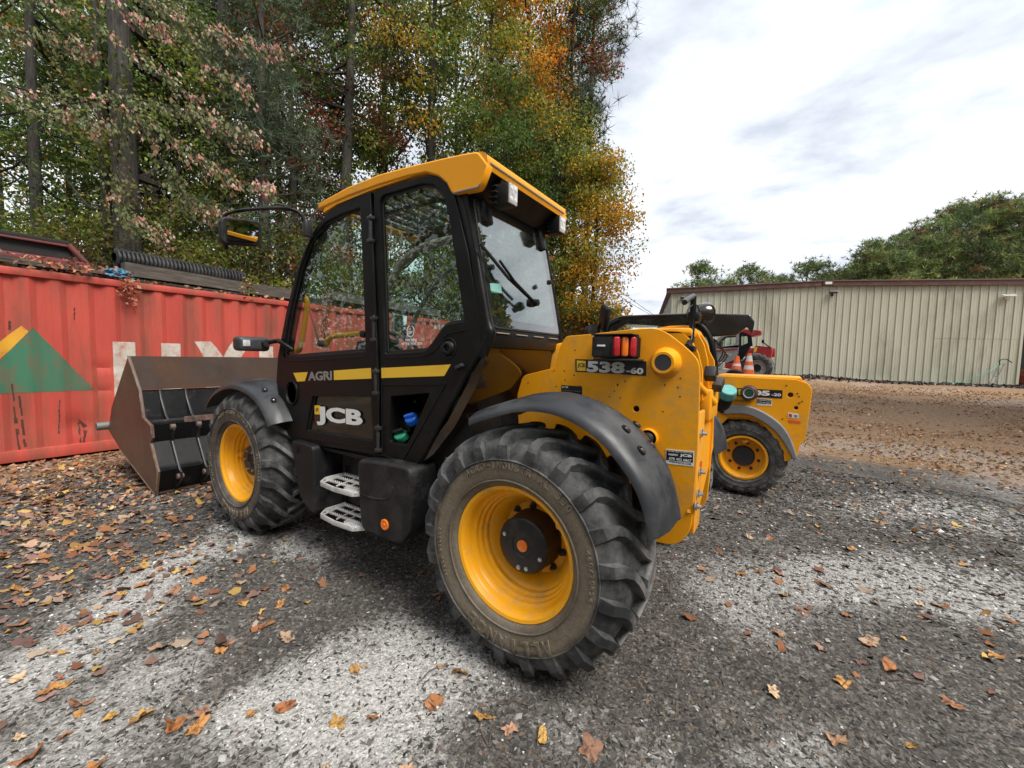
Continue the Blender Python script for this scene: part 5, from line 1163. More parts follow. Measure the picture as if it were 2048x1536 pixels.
for nm, prof_, m_ in (('filler_cap', [(0, .085), (.01, .09), (.10, .088), (.11, .08), (.112, .03), (.108, 0)], teal), ('filler_neck', [(-.22, .07), (0, .072), (.01, .06)], plast2)):
    o = bmo(nm, lathe(bmesh.new(), prof_, (0, 0, 0), 'Z', 26), m_, T2)
    o.matrix_local = Matrix.Translation((q[0][0]+.1, .10, q[0][1]-.04)) @ Matrix.Rotation(radians(-38), 4, 'X') @ Matrix.Rotation(radians(-12), 4, 'Y')
c_ = [([(-0.503,1.116),(-0.723,1.133)][0][0]-i*.0092, -2.72+.012*cos(i*1.6), [(-0.503,1.116),(-0.723,1.133)][0][1]+.012*sin(i*1.6)) for i in range(28)]
rel(tubo('coiled_wire', c_, .004, rubber_seal, None, 5))
# arch fender, wheel
WX, WZ, WR = -.705, .45, .445
def arc_pts(a0, a1, r, n=14, cx=WX, cz=WZ): return [(cx+r*cos(radians(a0+(a1-a0)*i/n)), cz+r*sin(radians(a0+(a1-a0)*i/n))) for i in range(n+1)]
fo = [(-0.489,1.036),(-0.701,1.054),(-0.878,1.000),(-1.052,0.876),(-1.153,0.720),(-1.218,0.534)]; fi = [(-1.201,0.515),(-1.109,0.686),(-1.008,0.815),(-0.857,0.924),(-0.695,0.977),(-0.498,0.953)]
fsm = [tuple(q)[:2] for q in smooth_path([(x, z, 0) for x, z in fo], 4)]; fsi = [tuple(q)[:2] for q in smooth_path([(x, z, 0) for x, z in fi], 4)]
rel(plate('wheel_arch_fender', fsm+fsi, MY(Y2+.05), .30, mat('sun_bleached_plastic', (.20, .20, .205), .6, dirt=(.1, .1, .1), damt=.3), None, (), .012, 1, angle=50))
TY2 = {}
def small_tyre(R_, hw, rb, nl, d=-1):
    return tyre_mesh(R_, hw, rb, nl, d, .05, .020, .10, .04, .05)
sm = small_tyre(.445, .15, .265, 20); sm.materials.clear(); sm.materials.append(rub2)
def wheel2(parent, loc, hubm, rimm, R=.26, nuts=8, tyre=sm, out=1, ys=1):
    prof_ = [(.125, .225), (.135, .24), (.13, .262), (.10, .255), (.085, .225), (.02, .215), (-.005, .20), (-.01, .125), (-.01, .02)]
    k = R/.262
    o = lato('wheel', [(a*ys, r*k) for a, r in prof_[1:]], (0, 0, 0), rimm, parent, 'Y', 44, False); o.location = loc
    if out < 0: o.rotation_euler = (0, 0, pi)
    t = bpy.data.objects.new('tyre', tyre); link(t, o)
    lato('hub_cap', [(-.012, .122*k), (.03, .12*k), (.045, .11*k), (.05, .02), (.05, 0)], (0, 0, 0), hubm, o, 'Y', 30)
    for i in range(nuts):
        a = 2*pi*(i+.3)/nuts; n_ = bpy.data.objects.new('wheel_nut', NUT); link(n_, o); n_.location = (.165*k*cos(a), -.01, .165*k*sin(a))
    return o
wheel2(T2, (WX+.1, -.12, WZ), MATS['cap_dark_grey'], yel2)
wheel2(T2, (WX+2.0, -.12, WZ), MATS['cap_dark_grey'], yel2)
wheel2(T2, (WX+.1, -1.5, WZ), MATS['cap_dark_grey'], yel2, out=-1); wheel2(T2, (WX+2.0, -1.5, WZ), MATS['cap_dark_grey'], yel2, out=-1)
rel(bxo('valve_guard', (WX-.02, Y2-.05, WZ+.19), (.07, .06, .04), yel2, None, .012, Matrix.Rotation(.5, 3, 'Y')))
# cab: black roof, posts, window
rf = [(1.044,2.023,0.03),(0.976,2.103,0.05),(0.837,2.147,0.05),(-0.097,2.146),(-0.681,2.107,0.01),(-0.725,2.031,0.01),(-0.715,1.934),(-0.666,1.998),(-0.618,1.953),(-0.558,1.895,0.02),(-0.167,1.875,0.02),(-0.140,1.979,0.02),(0.778,2.064,0.03),(0.927,1.966)]
rel(plate('cab_roof', rf, MY(-2.8), .06, blkgloss, None, (), .015, 1, angle=50)); rel(bxo('roof_slab', (.15, -3.28, 2.085), (1.55, .92, .05), blkgloss, None, .015))
rel(tubo('cab_front_post', [(x, -2.82, z) for x, z in [(1.073,1.269),(1.056,1.760),(1.007,2.003),(0.855,2.102)]], .035, blk, None, 10, 4))
rel(tubo('cab_rear_post', [(x, -2.80, z) for x, z in [(-0.043,2.074),(-0.196,1.978),(-0.307,1.765),(-0.372,1.342)]], .035, blk, None, 10, 4))
rel(tubo('cab_rear_post', [(.25, -3.7, 1.3), (.22, -3.7, 2.08)], .035, blk, None, 10))
rel(bxo('cab_side_panel', (.35, -2.86, 1.15), (1.45, .05, .75), blk, None, .02)); rel(bxo('cab_rear_panel', (-.30, -3.2, 1.15), (.05, .7, .4), blk, None, .02))
rel(bxo('cab_glass', (.35, -2.86, 1.78), (1.35, .006, .52), glass, None, 0))
rel(tubo('cab_stay', [(x, -2.84, z) for x, z in [(-0.274,1.876),(-0.299,1.705),(-0.320,1.400)]], .018, greyin, None)); rel(bxo('seat', (.5, -3.3, 1.45), (.45, .45, .6), seatm, None, .08))
for i in range(3):
    rel(tubo('cable', [(-.32, -2.86, 1.84-.03*i), (-.40-.02*i, -3.1-.04*i, 1.70-.03*i), (-.30, -3.3, 1.52-.02*i)], .008, rubber_seal, None, 6, 4))
mb = [(1.084,2.243),(0.906,2.163),(0.900,2.018),(0.967,1.966),(1.056,2.088)]
bm = bmesh.new(); box(bm, (0, 0, 0), (.06, .20, .26), .03, None, 3); o = bmo('mirror', bm, plast2, T2)
mq_ = (0.531,-1.383,1.989); o.matrix_local = Matrix.Translation(Vector(mq_)-Vector(T2.location)) @ Matrix.Rotation(.7, 4, 'Z') @ Matrix.Rotation(-.35, 4, 'X')
tubo('mirror_arm', [Vector((0.561,-1.422,1.973))-Vector(T2.location), Vector((0.593,-1.397,1.909))-Vector(T2.location), Vector((0.602,-1.443,1.808))-Vector(T2.location), Vector((0.561,-1.528,1.790))-Vector(T2.location)], .014, blk, T2, 8, 4)
bm = bmesh.new(); bm = lathe(bm, [(0, 0), (.02, .07), (.10, .085), (.12, .085), (.125, 0)], (0, 0, 0), 'X', 20); o = bmo('front_lamp', bm, plast2, T2)
o.matrix_local = Matrix.Translation(Vector((0.910,-1.845,1.879))-Vector(T2.location)) @ Matrix.Rotation(2.6, 4, 'Z')
bm = bmesh.new(); box(bm, (.6, Y2-.95, 1.15), (3.2, .24, .28), .02, Matrix.Rotation(.06, 3, 'Y')); rel(bmo('boom', bm, yel, None)); rel(bxo('chassis', (.5, Y2-.5, .62), (2.8, .6, .45), dark, None, .02))

# ------------------------------------------------------------ red and grey telehandler by the building
Y3 = -18.1; G3 = float(ground_h(-.2, Y3, fine=False))
T3 = thing('telehandler', 'distant red and grey telescopic handler parked before the green building', 'telehandler', (0, Y3, G3))
def r3(o): return rel(o, T3)
redp = mat('dark_red_paint', (.36, .02, .025), .35, coat=.3, dirt=(.2, .05, .04), damt=.3, dscale=2); greyp = mat('silver_grey_paint', (.30, .30, .31), .4, dirt=(.2, .18, .16), damt=.3)
r3(plate('rear_body', [(0.390,1.878),(0.117,2.099),(-0.006,2.273),(-0.579,2.212),(-0.591,1.979,0.1),(-0.520,1.616),(-0.483,1.294),(-0.377,1.569),(-0.178,1.844),(0.107,1.926)], MY(Y3), 1.6, redp, None, (), .02, 1))
r3(plate('fender', [(0.292,1.836),(0.016,1.970),(-0.270,1.846),(-0.450,1.571),(-0.520,1.296),(-0.447,1.293),(-0.321,1.589),(-0.087,1.799),(0.228,1.706)], MY(Y3+.06), .3, mat('fender_grey', (.25, .24, .24), .6), None, (), .02, 1))
dg = [(1.845,2.150),(0.645,2.314),(0.667,1.983),(0.806,1.649,0.1),(1.256,1.458),(1.670,1.538),(1.888,1.738)]
r3(plate('door_panel', dg, MY(Y3), .9, greyp, None, (), .02, 1)); r3(plate('red_flash', [(1.633,2.061),(0.696,2.181),(0.693,2.115),(1.507,1.995)], MY(Y3+.01), .02, redp, None))
r3(plate('cab_frame', [(1.617,2.152),(1.592,2.468,0.2),(1.361,2.737,0.2),(0.928,2.866),(0.674,2.885),(0.639,2.204)], MY(Y3), .05, greyp, None, ([(1.478,2.243),(1.469,2.468),(1.258,2.691),(0.787,2.798),(0.768,2.424),(0.879,2.291)],), .01, 1))
r3(plate('cab_rear_frame', [(0.655,2.884),(0.365,2.859,0.1),(0.205,2.705,0.2),(0.185,2.315),(0.442,1.767),(0.640,1.476),(0.639,2.204)], MY(Y3), .05, blk, None, ([(0.592,2.796),(0.340,2.750,0.1),(0.303,2.402),(0.565,2.270)],), .01, 1))
r3(plate('side_glass', [(1.518,2.220),(1.470,2.491),(1.259,2.714),(0.749,2.820),(0.321,2.750),(0.302,2.380),(0.720,2.269)], MY(Y3-.06), .01, glass, None)); 
r3(plate('far_cab_frame', [(1.617,2.152),(1.592,2.468,0.2),(1.361,2.737,0.2),(0.674,2.885),(0.248,2.792),(0.185,2.315),(0.638,2.182)], MY(Y3-.95), .05, blk, None, ([(1.478,2.243),(1.469,2.468),(1.258,2.691),(0.322,2.771),(0.282,2.359),(0.879,2.291)],), .01, 1))
r3(plate('cab_roof', [(0.638,2.928),(0.583,2.993),(-0.139,2.916,0.05),(-0.145,2.810,0.05),(-0.035,2.768),(0.187,2.727),(0.442,2.860)], MY(Y3+.02), 1.0, redp, None, (), .03, 1))
bn = [(1.273,1.795),(0.933,1.802),(0.941,1.957),(1.281,1.953)]; r3(plate('badge', circ((bn[0][0]+bn[1][0])/2, (bn[0][1]+bn[2][1])/2, .17, 20, .065), MY(Y3+.015), .01, white, None)); r3(dtext('badge_lettering', 'NEO', [(1.239,1.919),(0.979,1.923),(0.974,1.834),(1.234,1.830)], Y3+.025, decal_k, None, .002, .03))
r3(plate('yellow_marker', [(0.047,2.208),(-0.064,2.230),(-0.037,2.036),(0.073,1.991)], MY(Y3+.05), .03, decal_y, None)); r3(plate('red_step', [(1.256,1.458),(0.839,1.515),(0.787,1.272),(1.245,1.233)], MY(Y3-.02), .5, redp, None, (), .02, 1))
t3m = tyre_mesh(.64, .22, .36, 18, -1); t3m.materials.clear(); t3m.materials.append(rub2)
wc_ = [(-0.077,1.367)][0]; zc3 = G3+.64
wheel2(T3, (wc_[0], -.1, .60), plast2, mat('silver_rim', (.45, .45, .44), .4, .3), .36, 8, t3m); wheel2(T3, (wc_[0]+2.8, -.1, .60), plast2, MATS['silver_rim'], .36, 8, t3m)
wheel2(T3, (wc_[0], -1.7, .60), plast2, MATS['silver_rim'], .36, 8, t3m, -1)
r3(tubo('mirror_arm', [(x, Y3, z) for x, z in [(-0.543,2.212),(-0.392,2.318),(-0.276,2.424)]], .025, blk, None)); r3(bxo('mirror', ([(-0.255,2.467)][0][0], Y3, [(-0.255,2.467)][0][1]), (.10, .18, .14), blk, None, .02))
r3(bxo('tail_hitch', ([(-0.534,1.360)][0][0], Y3-.4, [(-0.534,1.360)][0][1]), (.12, .5, .35), blk, None, .03)); r3(bxo('seat', (1.6, Y3-.5, G3+1.5), (.5, .5, .7), seatm, None, .1))
r3(bxo('chassis', (1.2, Y3-.9, G3+.7), (3.6, .9, .4), dark, None, .03)); bm = bmesh.new(); box(bm, (1.8, Y3-1.3, G3+1.3), (5, .35, .4), .03); r3(bmo('boom', bm, redp, None))

# ------------------------------------------------------------ concrete blocks, cones
conc = mat('weathered_concrete', (.26, .245, .22), .9, col2=(.17, .16, .14), nscale=2.5, dirt=(.09, .085, .07), damt=.45, dscale=2, bump=.012, bscale=14)
def rough_block(name, c, s, label, cat='block', group=None, rz=0, m=conc, amp=.02, seed=0):
    bm = bmesh.new(); bmesh.ops.create_cube(bm, size=1); bmesh.ops.subdivide_edges(bm, edges=bm.edges[:], cuts=5, use_grid_fill=True)
    for v_ in bm.verts:
        p = v_.co.copy(); r_ = max(abs(p.x), abs(p.y), abs(p.z))*2
        l = Vector((p.x*s[0], p.y*s[1], p.z*s[2])); e_ = sum(1 for q_, k in zip(p, s) if abs(q_) > .49)
        l *= 1-(.035 if e_ >= 2 else 0)
        nn = noise.noise_vector(l*2.2+Vector((seed*3.1, 0, 0)))*amp; v_.co = l+nn
    o = bmo(name, bm, m, None, 50); o.location = c; o.rotation_euler = (0, 0, rz)
    if label: tag(o, label, cat, group)
    return o
wl = []
XR = [(3.728,2.973)][0][0]; ZT = [(4.749,3.132)][0][1]
k = 0
wall = thing('block_wall', 'stacked grey concrete block wall below the yellow tree beyond the black cab roof', 'wall', (4.5, -12.3, .3))
for r_ in range(4):
    for i in range(5):
        x = XR+.78+i*1.53+(.76 if r_ % 2 else 0)
        if x > 9: continue
        o = rough_block('concrete_block', (x, -12.3, ZT-.38-.77*r_), (1.5, .75, .75), None, seed=k, amp=.03); o.location -= Vector(wall.location); o.parent = wall; k += 1
for i, (q_, r_, lb) in enumerate((([(5.768,3.242)][0], .36, 'pale lump of rock on the block wall, nearer the cab'), ([(4.516,3.198)][0], .5, 'larger grey rock on the block wall right above the black mirror'))):
    rough_block('rock', (q_[0], -12.2, ZT+r_*.22), (r_*1.5, r_, r_*.75), lb, 'rock', None, .5, conc, .12, 30+i)
# blocks carrying the cones
z0 = [(0.221,1.191)][0][1]; bl = [(0.453,1.327),(0.233,1.204)]; 
def blk_px(pxs, y, lb, seed, dep=.6):
    pass
Zb = float(ground_h(-.1, -9.4, fine=False))
for i, (Q, lb) in enumerate((([(0.597,1.548),(0.276,1.347)], 'upper pale concrete block at the left, on the low pile behind the yellow tail'), ([(0.836,1.394),(0.093,1.197)], 'long worn concrete block under the smaller one, left of the cones'), ([(0.039,1.277),(-0.262,1.161)], 'flat pale concrete slab between the two traffic cones'))):
    (x1, z1), (x0, z0) = Q; zb_ = z0 if i == 0 else Zb-.05
    rough_block('concrete_block', ((x0+x1)/2, -9.6, (z1+zb_)/2), (abs(x1-x0), .7, z1-zb_), lb, 'block', 'concrete blocks behind the small yellow handler', 0, mat('pale_concrete', (.42, .40, .37), .9, col2=(.30, .28, .25), nscale=3, bump=.01, bscale=16) if i == 0 else MATS['pale_concrete'], .025, 50+i)
cone_o = mat('cone_orange', (.80, .13, .03), .5, dirt=(.35, .10, .05), damt=.3); cone_w = mat('cone_white_band', (.68, .66, .62), .5, dirt=(.4, .36, .3), damt=.3)
def cone(tipu, base, w, lb, y, two=True):
    (xt, zt1), (xb, zb1) = tipu, base; h = zt1-zb1; t = thing('traffic_cone', lb, 'traffic cone', (xb, y, zb1), 0, 'traffic cones on the concrete pile')
    R_ = lambda z: .045+(w-.045)*(1-z/h)
    seg = [(0, .40, cone_o, 'cone_body'), (.40, .55, cone_w, 'white_band'), (.55, .70, cone_o, 'cone_body'), (.70, .92, cone_w, 'white_band'), (.92, 1, cone_o, 'cone_tip')] if two else [(0, .45, cone_o, 'cone_body'), (.45, .58, cone_w, 'white_band'), (.58, 1, cone_o, 'cone_tip')]
    for a, b_, m_, nm in seg: lato(nm, [(a*h, R_(a*h)), (b_*h, R_(b_*h))]+([(h+.004, R_(h)*.6)] if b_ == 1 else []), (0, 0, 0), m_, t, 'Z', 24)
    bxo('cone_base', (0, 0, .018), (w*2.6, w*2.6, .036), mat('cone_base', (.05, .045, .04), .8) if 'cone_base' not in MATS else MATS['cone_base'], t, .01)
cn = [(-0.296,1.788),(-0.310,1.112),(0.016,1.718),(-0.031,1.254)]
cone(cn[0], cn[1], .165, 'traffic cone with two white bands, taller and right of its pair', -9.4)
cone(cn[2], cn[3], .15, 'smaller faded orange traffic cone with one band, left of its pair', -9.45, False)
bm = bmesh.new(); q = [(-0.017,1.256)][0]
tube(bm, [(q[0]+.17*cos(a), -9.3+.05*sin(a), q[1]-.02+.10*sin(a)) for a in [pi*i/10 for i in range(11)]], .05, 8); o = bmo('rubber_hose', bm, rubber_seal, None); tag(o, 'short bent black rubber hose at the foot of the smaller cone', 'hose')

# ------------------------------------------------------------ things lying on the container
wood = mat('grey_weathered_wood', (.115, .095, .078), .85, col2=(.05, .040, .034), nscale=5, stretch=(12, .8, 12), dirt=(.19, .17, .14), damt=.3, dscale=3, bump=.004, bscale=14)
wood_d = mat('dark_wet_wood', (.03, .024, .022), .8, col2=(.015, .012, .011), nscale=5, stretch=(12, .8, 12), bump=.003, bscale=14)
maroon = mat('maroon_paint', (.20, .045, .045), .6, col2=(.10, .03, .03), nscale=6, dirt=(.12, .09, .07), damt=.4)
def beam(name, a, b_, s, m, label, cat='beam', group=None):
    a, b_ = Vector(a), Vector(b_); d_ = b_-a; bm = bmesh.new(); bmesh.ops.create_cube(bm, size=1); bmesh.ops.subdivide_edges(bm, edges=bm.edges[:], cuts=6, use_grid_fill=True)
    for v_ in bm.verts:
        p = v_.co; l = Vector((p.x*s[0], p.y*d_.length, p.z*s[1])); v_.co = l+noise.noise_vector(Vector((l.x*4, l.y*1.3, l.z*4)))*.012
    R3 = Matrix((Vector((1, 0, 0)), d_.normalized(), Vector((1, 0, 0)).cross(d_.normalized()))).transposed().to_4x4()
    o = bmo(name, bm, m, None, 40); o.matrix_world = Matrix.Translation((a+b_)/2) @ R3
    return tag(o, label, cat, group)
tb = [(0.600,2.790),(-1.798,2.765),(-0.564,2.813),(-3.708,2.590)]
beam('timber_beam', (7.62, tb[0][0], tb[0][1]), (7.66, tb[1][0]-.3, tb[1][1]-.02), (.20, .20), wood, 'squared grey timber beam on the red container in front of the corrugated pipe', 'beam')
tb2 = [(-0.017,2.750),(-7.325,2.694)]; beam('timber_beam', (7.9, -.2, CT+.10), (7.9, -5.6, CT+.10), (.24, .20), wood_d, 'long dark wet timber lying on the container roof behind the cab windows', 'beam')
beam('timber_beam', (7.75, -3.0, CT+.30), (7.8, -6.6, CT+.24), (.20, .20), wood, 'pale split timber on top of the dark one, seen through the cab door glass', 'beam')
bxo('spacer_board', (7.60, -.35, CT+.035), (.20, 1.6, .06), wood_d, None, .01); tag(bpy.data.objects['spacer_board'], 'thin dark spacer board under the grey beam on the container', 'board')
# corrugated drain pipe
pp = [(0.580,2.995),(-0.899,2.924)]; bm = bmesh.new(); n_ = 34; a = Vector((7.92, pp[0][0]+.05, pp[0][1]-.02)); b_ = Vector((7.92, pp[1][0]-.35, pp[0][1]-.06)); path = []; rad = []
for i in range(n_*4+1):
    t = i/(n_*4); path.append(a.lerp(b_, t)); rad.append(.150+.022*(1 if (i % 4) in (1, 2) else -1)*1.0)
tube(bm, path, rad, 20, False); tube(bm, path, [r-.03 for r in rad], 20, False)
o = bmo('corrugated_pipe', bm, mat('black_pipe', (.022, .022, .024), .45, dirt=(.06, .055, .05), damt=.3), None); o.data.set_sharp_from_angle(angle=radians(60)); tag(o, 'black corrugated drain pipe lying on the container behind the grey beam', 'pipe')
# blue tarp
bm = bmesh.new(); bmesh.ops.create_icosphere(bm, subdivisions=4, radius=1)
tq_ = [(0.704,2.786)][0]
for v_ in bm.verts:
    p = v_.co; nn = noise.noise(p*2.6)*.5+noise.noise(p*6)*.25; v_.co = Vector((p.x*.2, p.y*.19, p.z*.10))*(1+nn)+Vector((7.6, tq_[0], CT+.085))
    v_.co.z = max(v_.co.z, CT+.003)
tag(bmo('blue_tarp', bm, mat('blue_tarp', (.05, .16, .26), .5, col2=(.10, .26, .36), nscale=8), None, 20), 'crumpled blue tarpaulin tucked at the left end of the grey beam', 'tarpaulin')
# maroon steel frame on planks at the left
mf = thing('truck_bed_frame', 'maroon steel frame with dark panel lying on planks on the left of the container', 'frame', (7.6, 1.6, CT))
mp_ = [(1.811,3.012),(1.508,3.022),(1.185,3.024),(1.055,2.818),(1.082,2.755),(1.378,2.753),(1.821,2.728)]; z1 = mp_[0][1]; ye = mp_[2][0]
def mfb(name, c, s, m, rot=None, bev=.008): o = bxo(name, c, s, m, None, bev, rot); return rel(o, mf)
yl = 3.4; zt3 = CT+.46; zb3 = CT+.20
mfb('top_bar', (7.60, (yl+1.18)/2, zt3), (.07, yl-1.18, .06), wood_d)
mfb('upper_rail', (7.57, (yl+1.18)/2, zt3-.045), (.06, yl-1.18, .03), maroon)
mfb('dark_panel', (7.62, (yl+1.15)/2, (zt3+zb3)/2), (.02, yl-1.15, zt3-zb3-.08), mat('dark_mesh_panel', (.03, .03, .032), .7, dirt=(.08, .07, .07), damt=.3))
mfb('lower_rail', (7.57, (yl+1.0)/2, zb3-.02), (.10, yl-1.0, .07), maroon)
rel(tubo('end_bar', [(7.57, 1.20, zt3-.02), (7.56, 1.02, zb3)], .04, maroon, None, 8), mf)
mfb('far_rail', (8.6, (yl+1.1)/2, zt3-.1), (.07, yl-1.1, .1), maroon); mfb('end_plate', (8.1, 1.06, zb3+.05), (1.0, .04, .16), maroon)
for i, (x, z, s_) in enumerate(((7.50, .125, .11), (7.50, .085, .09), (7.9, .105, .11))): beam('plank', (x, 3.4, CT+z), (x, .95-.1*i, CT+z), (.16, .035), wood, ['upper pale plank under the maroon frame on the container', 'lower pale plank under the maroon frame on the container', 'rear plank hidden behind the others under the maroon frame'][i], 'plank')
for i, y in enumerate((1.75, 1.05, 2.8)): bxo('bearer_block', (7.7, y, CT+.036), (.6, .10, .066), wood_d, None, .006); 
for i, o in enumerate([o for o in COL.objects if o.name.startswith('bearer_block')]): tag(o, ['wooden bearer under the middle of the planks on the container', 'wooden bearer under the right end of the planks', 'wooden bearer near the left edge of the photo under the planks'][i], 'bearer')

# ------------------------------------------------------------ power lines
pa, pb = (15.91,-57.80), (11.45,-78.62)
def wire(u0, v0, u1, v1, lb, a, b_):
    P_ = [Vector(a).lerp(Vector(b_), i/16)-Vector((0, 0, .35*sin(pi*i/16))) for i in range(17)]
    tag(tubo('power_line', P_, .018, rubber_seal, None, 5), lb, 'power line', 'power lines')
wire(0, 0, 0, 0, 'upper overhead wire running down to the left corner of the green building', (9.614,-26.592,6.908), (4.082,-34.669,2.899))
wire(0, 0, 0, 0, 'lower thin overhead wire below its neighbour beside the yellow tree', (9.960,-28.727,6.504), (5.162,-36.437,3.910))

# ------------------------------------------------------------ foliage
def leaf_material(name, trans=.35, rough=.55):
    m = bpy.data.materials.new(name); m.use_nodes = True; t = m.node_tree; t.nodes.clear()
    a = N(t, 'ShaderNodeAttribute', attribute_name='Col')
    d = N(t, 'ShaderNodeBsdfPrincipled'); d.inputs['Roughness'].default_value = rough; d.inputs['Specular IOR Level'].default_value = .3; L(t, a.outputs['Color'], d.inputs['Base Color'])
    tr = N(t, 'ShaderNodeBsdfTranslucent'); L(t, a.outputs['Color'], tr.inputs[0])
    mx = N(t, 'ShaderNodeMixShader'); mx.inputs[0].default_value = trans; L(t, d.outputs[0], mx.inputs[1]); L(t, tr.outputs[0], mx.inputs[2])
    o = N(t, 'ShaderNodeOutputMaterial'); L(t, mx.outputs[0], o.inputs[0]); return m
leafm = leaf_material('tree_leaves', .45); needlem = leaf_material('pine_needles', .2); litterm = leaf_material('fallen_leaves', .1, .7); chipm = leaf_material('wood_chips', 0, .85)
bark = mat('tree_bark', (.026, .022, .019), .95, col2=(.075, .068, .058), nscale=5, stretch=(3, 3, .45), bump=.03, bscale=9, detail=8)
bark_p = mat('pine_bark', (.06, .042, .034), .95, col2=(.12, .10, .085), nscale=4, stretch=(2.5, 2.5, .6), bump=.03, bscale=8)
def np_mesh(name, V, F, C, m, parent=None, flat=True):
    """V (n,3), F (k,3|4) ints, C (n,3) point colours"""
    me = bpy.data.meshes.new(name); me.vertices.add(len(V)); me.vertices.foreach_set('co', np.ascontiguousarray(V, np.float32).ravel())
    k = F.shape[1]; me.loops.add(F.size); me.loops.foreach_set('vertex_index', np.ascontiguousarray(F, np.int32).ravel())
    me.polygons.add(len(F)); me.polygons.foreach_set('loop_start', np.arange(len(F), dtype=np.int32)*k)
    me.update(calc_edges=True)
    ca = me.color_attributes.new('Col', 'FLOAT_COLOR', 'POINT'); ca.data.foreach_set('color', np.concatenate([C, np.ones((len(C), 1))], 1).astype(np.float32).ravel())
    me.materials.append(m); o = bpy.data.objects.new(name, me); return link(o, parent)
def norm(a): return a/(np.linalg.norm(a, axis=1, keepdims=True)+1e-9)
def leaves(name, P, D, size, C, m, parent, width=.6, fold=.25):
    """one folded leaf (two faces) per point; D tip direction"""
    n = len(P); D = norm(D); r = norm(rng.normal(size=(n, 3))); S = norm(np.cross(D, r)); U = np.cross(S, D)
    s = size[:, None]; w = s*width*.5
    V = np.empty((n, 4, 3)); V[:, 0] = P; V[:, 1] = P+D*s*.45+S*w+U*w*fold*2; V[:, 2] = P+D*s; V[:, 3] = P+D*s*.45-S*w+U*w*fold*2
    i = np.arange(n)[:, None]*4; F = np.concatenate([i+np.array([[0, 1, 2]]), i+np.array([[0, 2, 3]])], 0)
    return np_mesh(name, V.reshape(-1, 3), F, np.repeat(C, 4, 0), m, parent)
def jitter(C, a=.25, h=.08): return np.clip(C*(1+rng.normal(size=(len(C), 1))*a)*(1+rng.normal(size=C.shape)*h), .004, .9)
G1, G2, G3_, G4 = (.105, .165, .034), (.066, .112, .027), (.17, .225, .040), (.27, .30, .05)
YE, YO, OR, RD, MR_, OL = (.58, .40, .045), (.64, .34, .035), (.68, .25, .02), (.28, .07, .035), (.14, .04, .03), (.17, .155, .05)
PK, PG, PP = (.48, .20, .15), (.20, .22, .085), (.55, .36, .28)
def pick(pal, n):
    c = np.array([p[0] for p in pal]); w = np.array([p[1] for p in pal], float); return c[rng.choice(len(c), n, p=w/w.sum())]
TREE_OFF = []
def tree(label, xy, h, tr, z0, z1, R_, nc, nl, pal, size=.12, lean=(0, 0), kind='hardwood_tree', group='woodland trees behind the container', cr=.75, droop=.35, trunk_seg=10, bk=None, top_only=False, shape=1.0, vis=True, back=0):
    x, y = xy; zb = float(ground_h(x, y, fine=False))-.1
    t = thing(kind, label, 'tree', (x, y, zb), 0, group)
    n = 9; pts = []; rad = []
    ph = random.random()*6
    for i in range(n+1):
        f = i/n; pts.append((lean[0]*f*h+.12*sin(ph+f*5)*f, lean[1]*f*h+.12*cos(ph+f*4)*f, f*h)); rad.append(tr*(1.25 if i == 0 else 1)*(1-f*.78))
    bm = tube(bmesh.new(), smooth_path(pts, 2), [tr*(1.25 if i == 0 else 1)*(1-.78*i/(2*n)) for i in range(2*n+1)], trunk_seg)
    bmo('trunk', bm, bk or bark, t, 60)
    # clusters
    zc = z0+(z1-z0)*rng.random(nc)**.9; f = (zc-z0)/(z1-z0)
    Rz = R_*np.sqrt(np.clip(1-(2*f-1.0)**2*.75, .1, 1))*(shape if shape < 1 else 1)
    a = rng.random(nc)*2*pi; rr = Rz*np.sqrt(rng.random(nc)); ax = lean[0]*zc+rr*np.cos(a)+back*R_*.85; ay = lean[1]*zc+rr*np.sin(a)-back*R_*.6
    Cc = np.stack([ax, ay, zc], 1); ccol = pick(pal, nc)
    bm = bmesh.new()
    for k in rng.choice(nc, min(nc, 26), replace=False):
        c = Cc[k]; zt_ = max(.8, c[2]-rr[k]*.6); f_ = min(zt_/h, .98); b0 = Vector((lean[0]*zt_, lean[1]*zt_, zt_)); b2 = Vector(c); mid = (b0+b2)/2+Vector((0, 0, -.12*(b2-b0).length))+Vector(rng.normal(size=3))*.12
        tube(bm, smooth_path([b0, mid, b2], 3), [tr*(1-f_*.78)*.42*(1-.85*i/6)+.006 for i in range(7)], 5, False)
    bmo('limbs', bm, bk or bark, t, 60)['kind'] = 'stuff'
    N_ = nc*nl; k = np.repeat(np.arange(nc), nl)
    P = Cc[k]+np.clip(rng.normal(size=(N_, 3)), -1.6, 1.6)*np.array([cr, cr, cr*.55])*.5*(.7+.6*rng.random(nc))[k][:, None]
    D = rng.normal(size=(N_, 3)); D[:, 2] -= droop*2
    col = ccol[k]; mixm = rng.random(N_) < .22; col = np.where(mixm[:, None], pick(pal, N_), col)
    o = leaves('crown', P, D, size*1.05*(.6+.7*rng.random(N_)), jitter(col), leafm, t); o['kind'] = 'stuff'
    return t
mixG = [(G1, 3), (G2, 4), (G3_, 2), (OL, 1.5), (YE, .35)]
mixD = [(G2, 5), (G1, 3), (OL, 1), (MR_, .6)]
mixY = [(G3_, 3), (G4, 2.5), (G1, 2), (YE, 1.6), (YO, .6)]
mixR = [(G1, 3), (G2, 2.5), (RD, 2.4), (MR_, 1.3), (OL, 1)]
mixO = [(YO, 3), (OR, 2.2), (YE, 1.2), (G4, .7)]
tree('thickest trunk at the left, tall rough barked hardwood directly behind the container', (13.29,-0.90), 21, .33, 6.5, 15, 3.4, 90, 150, mixG, .125, back=1)
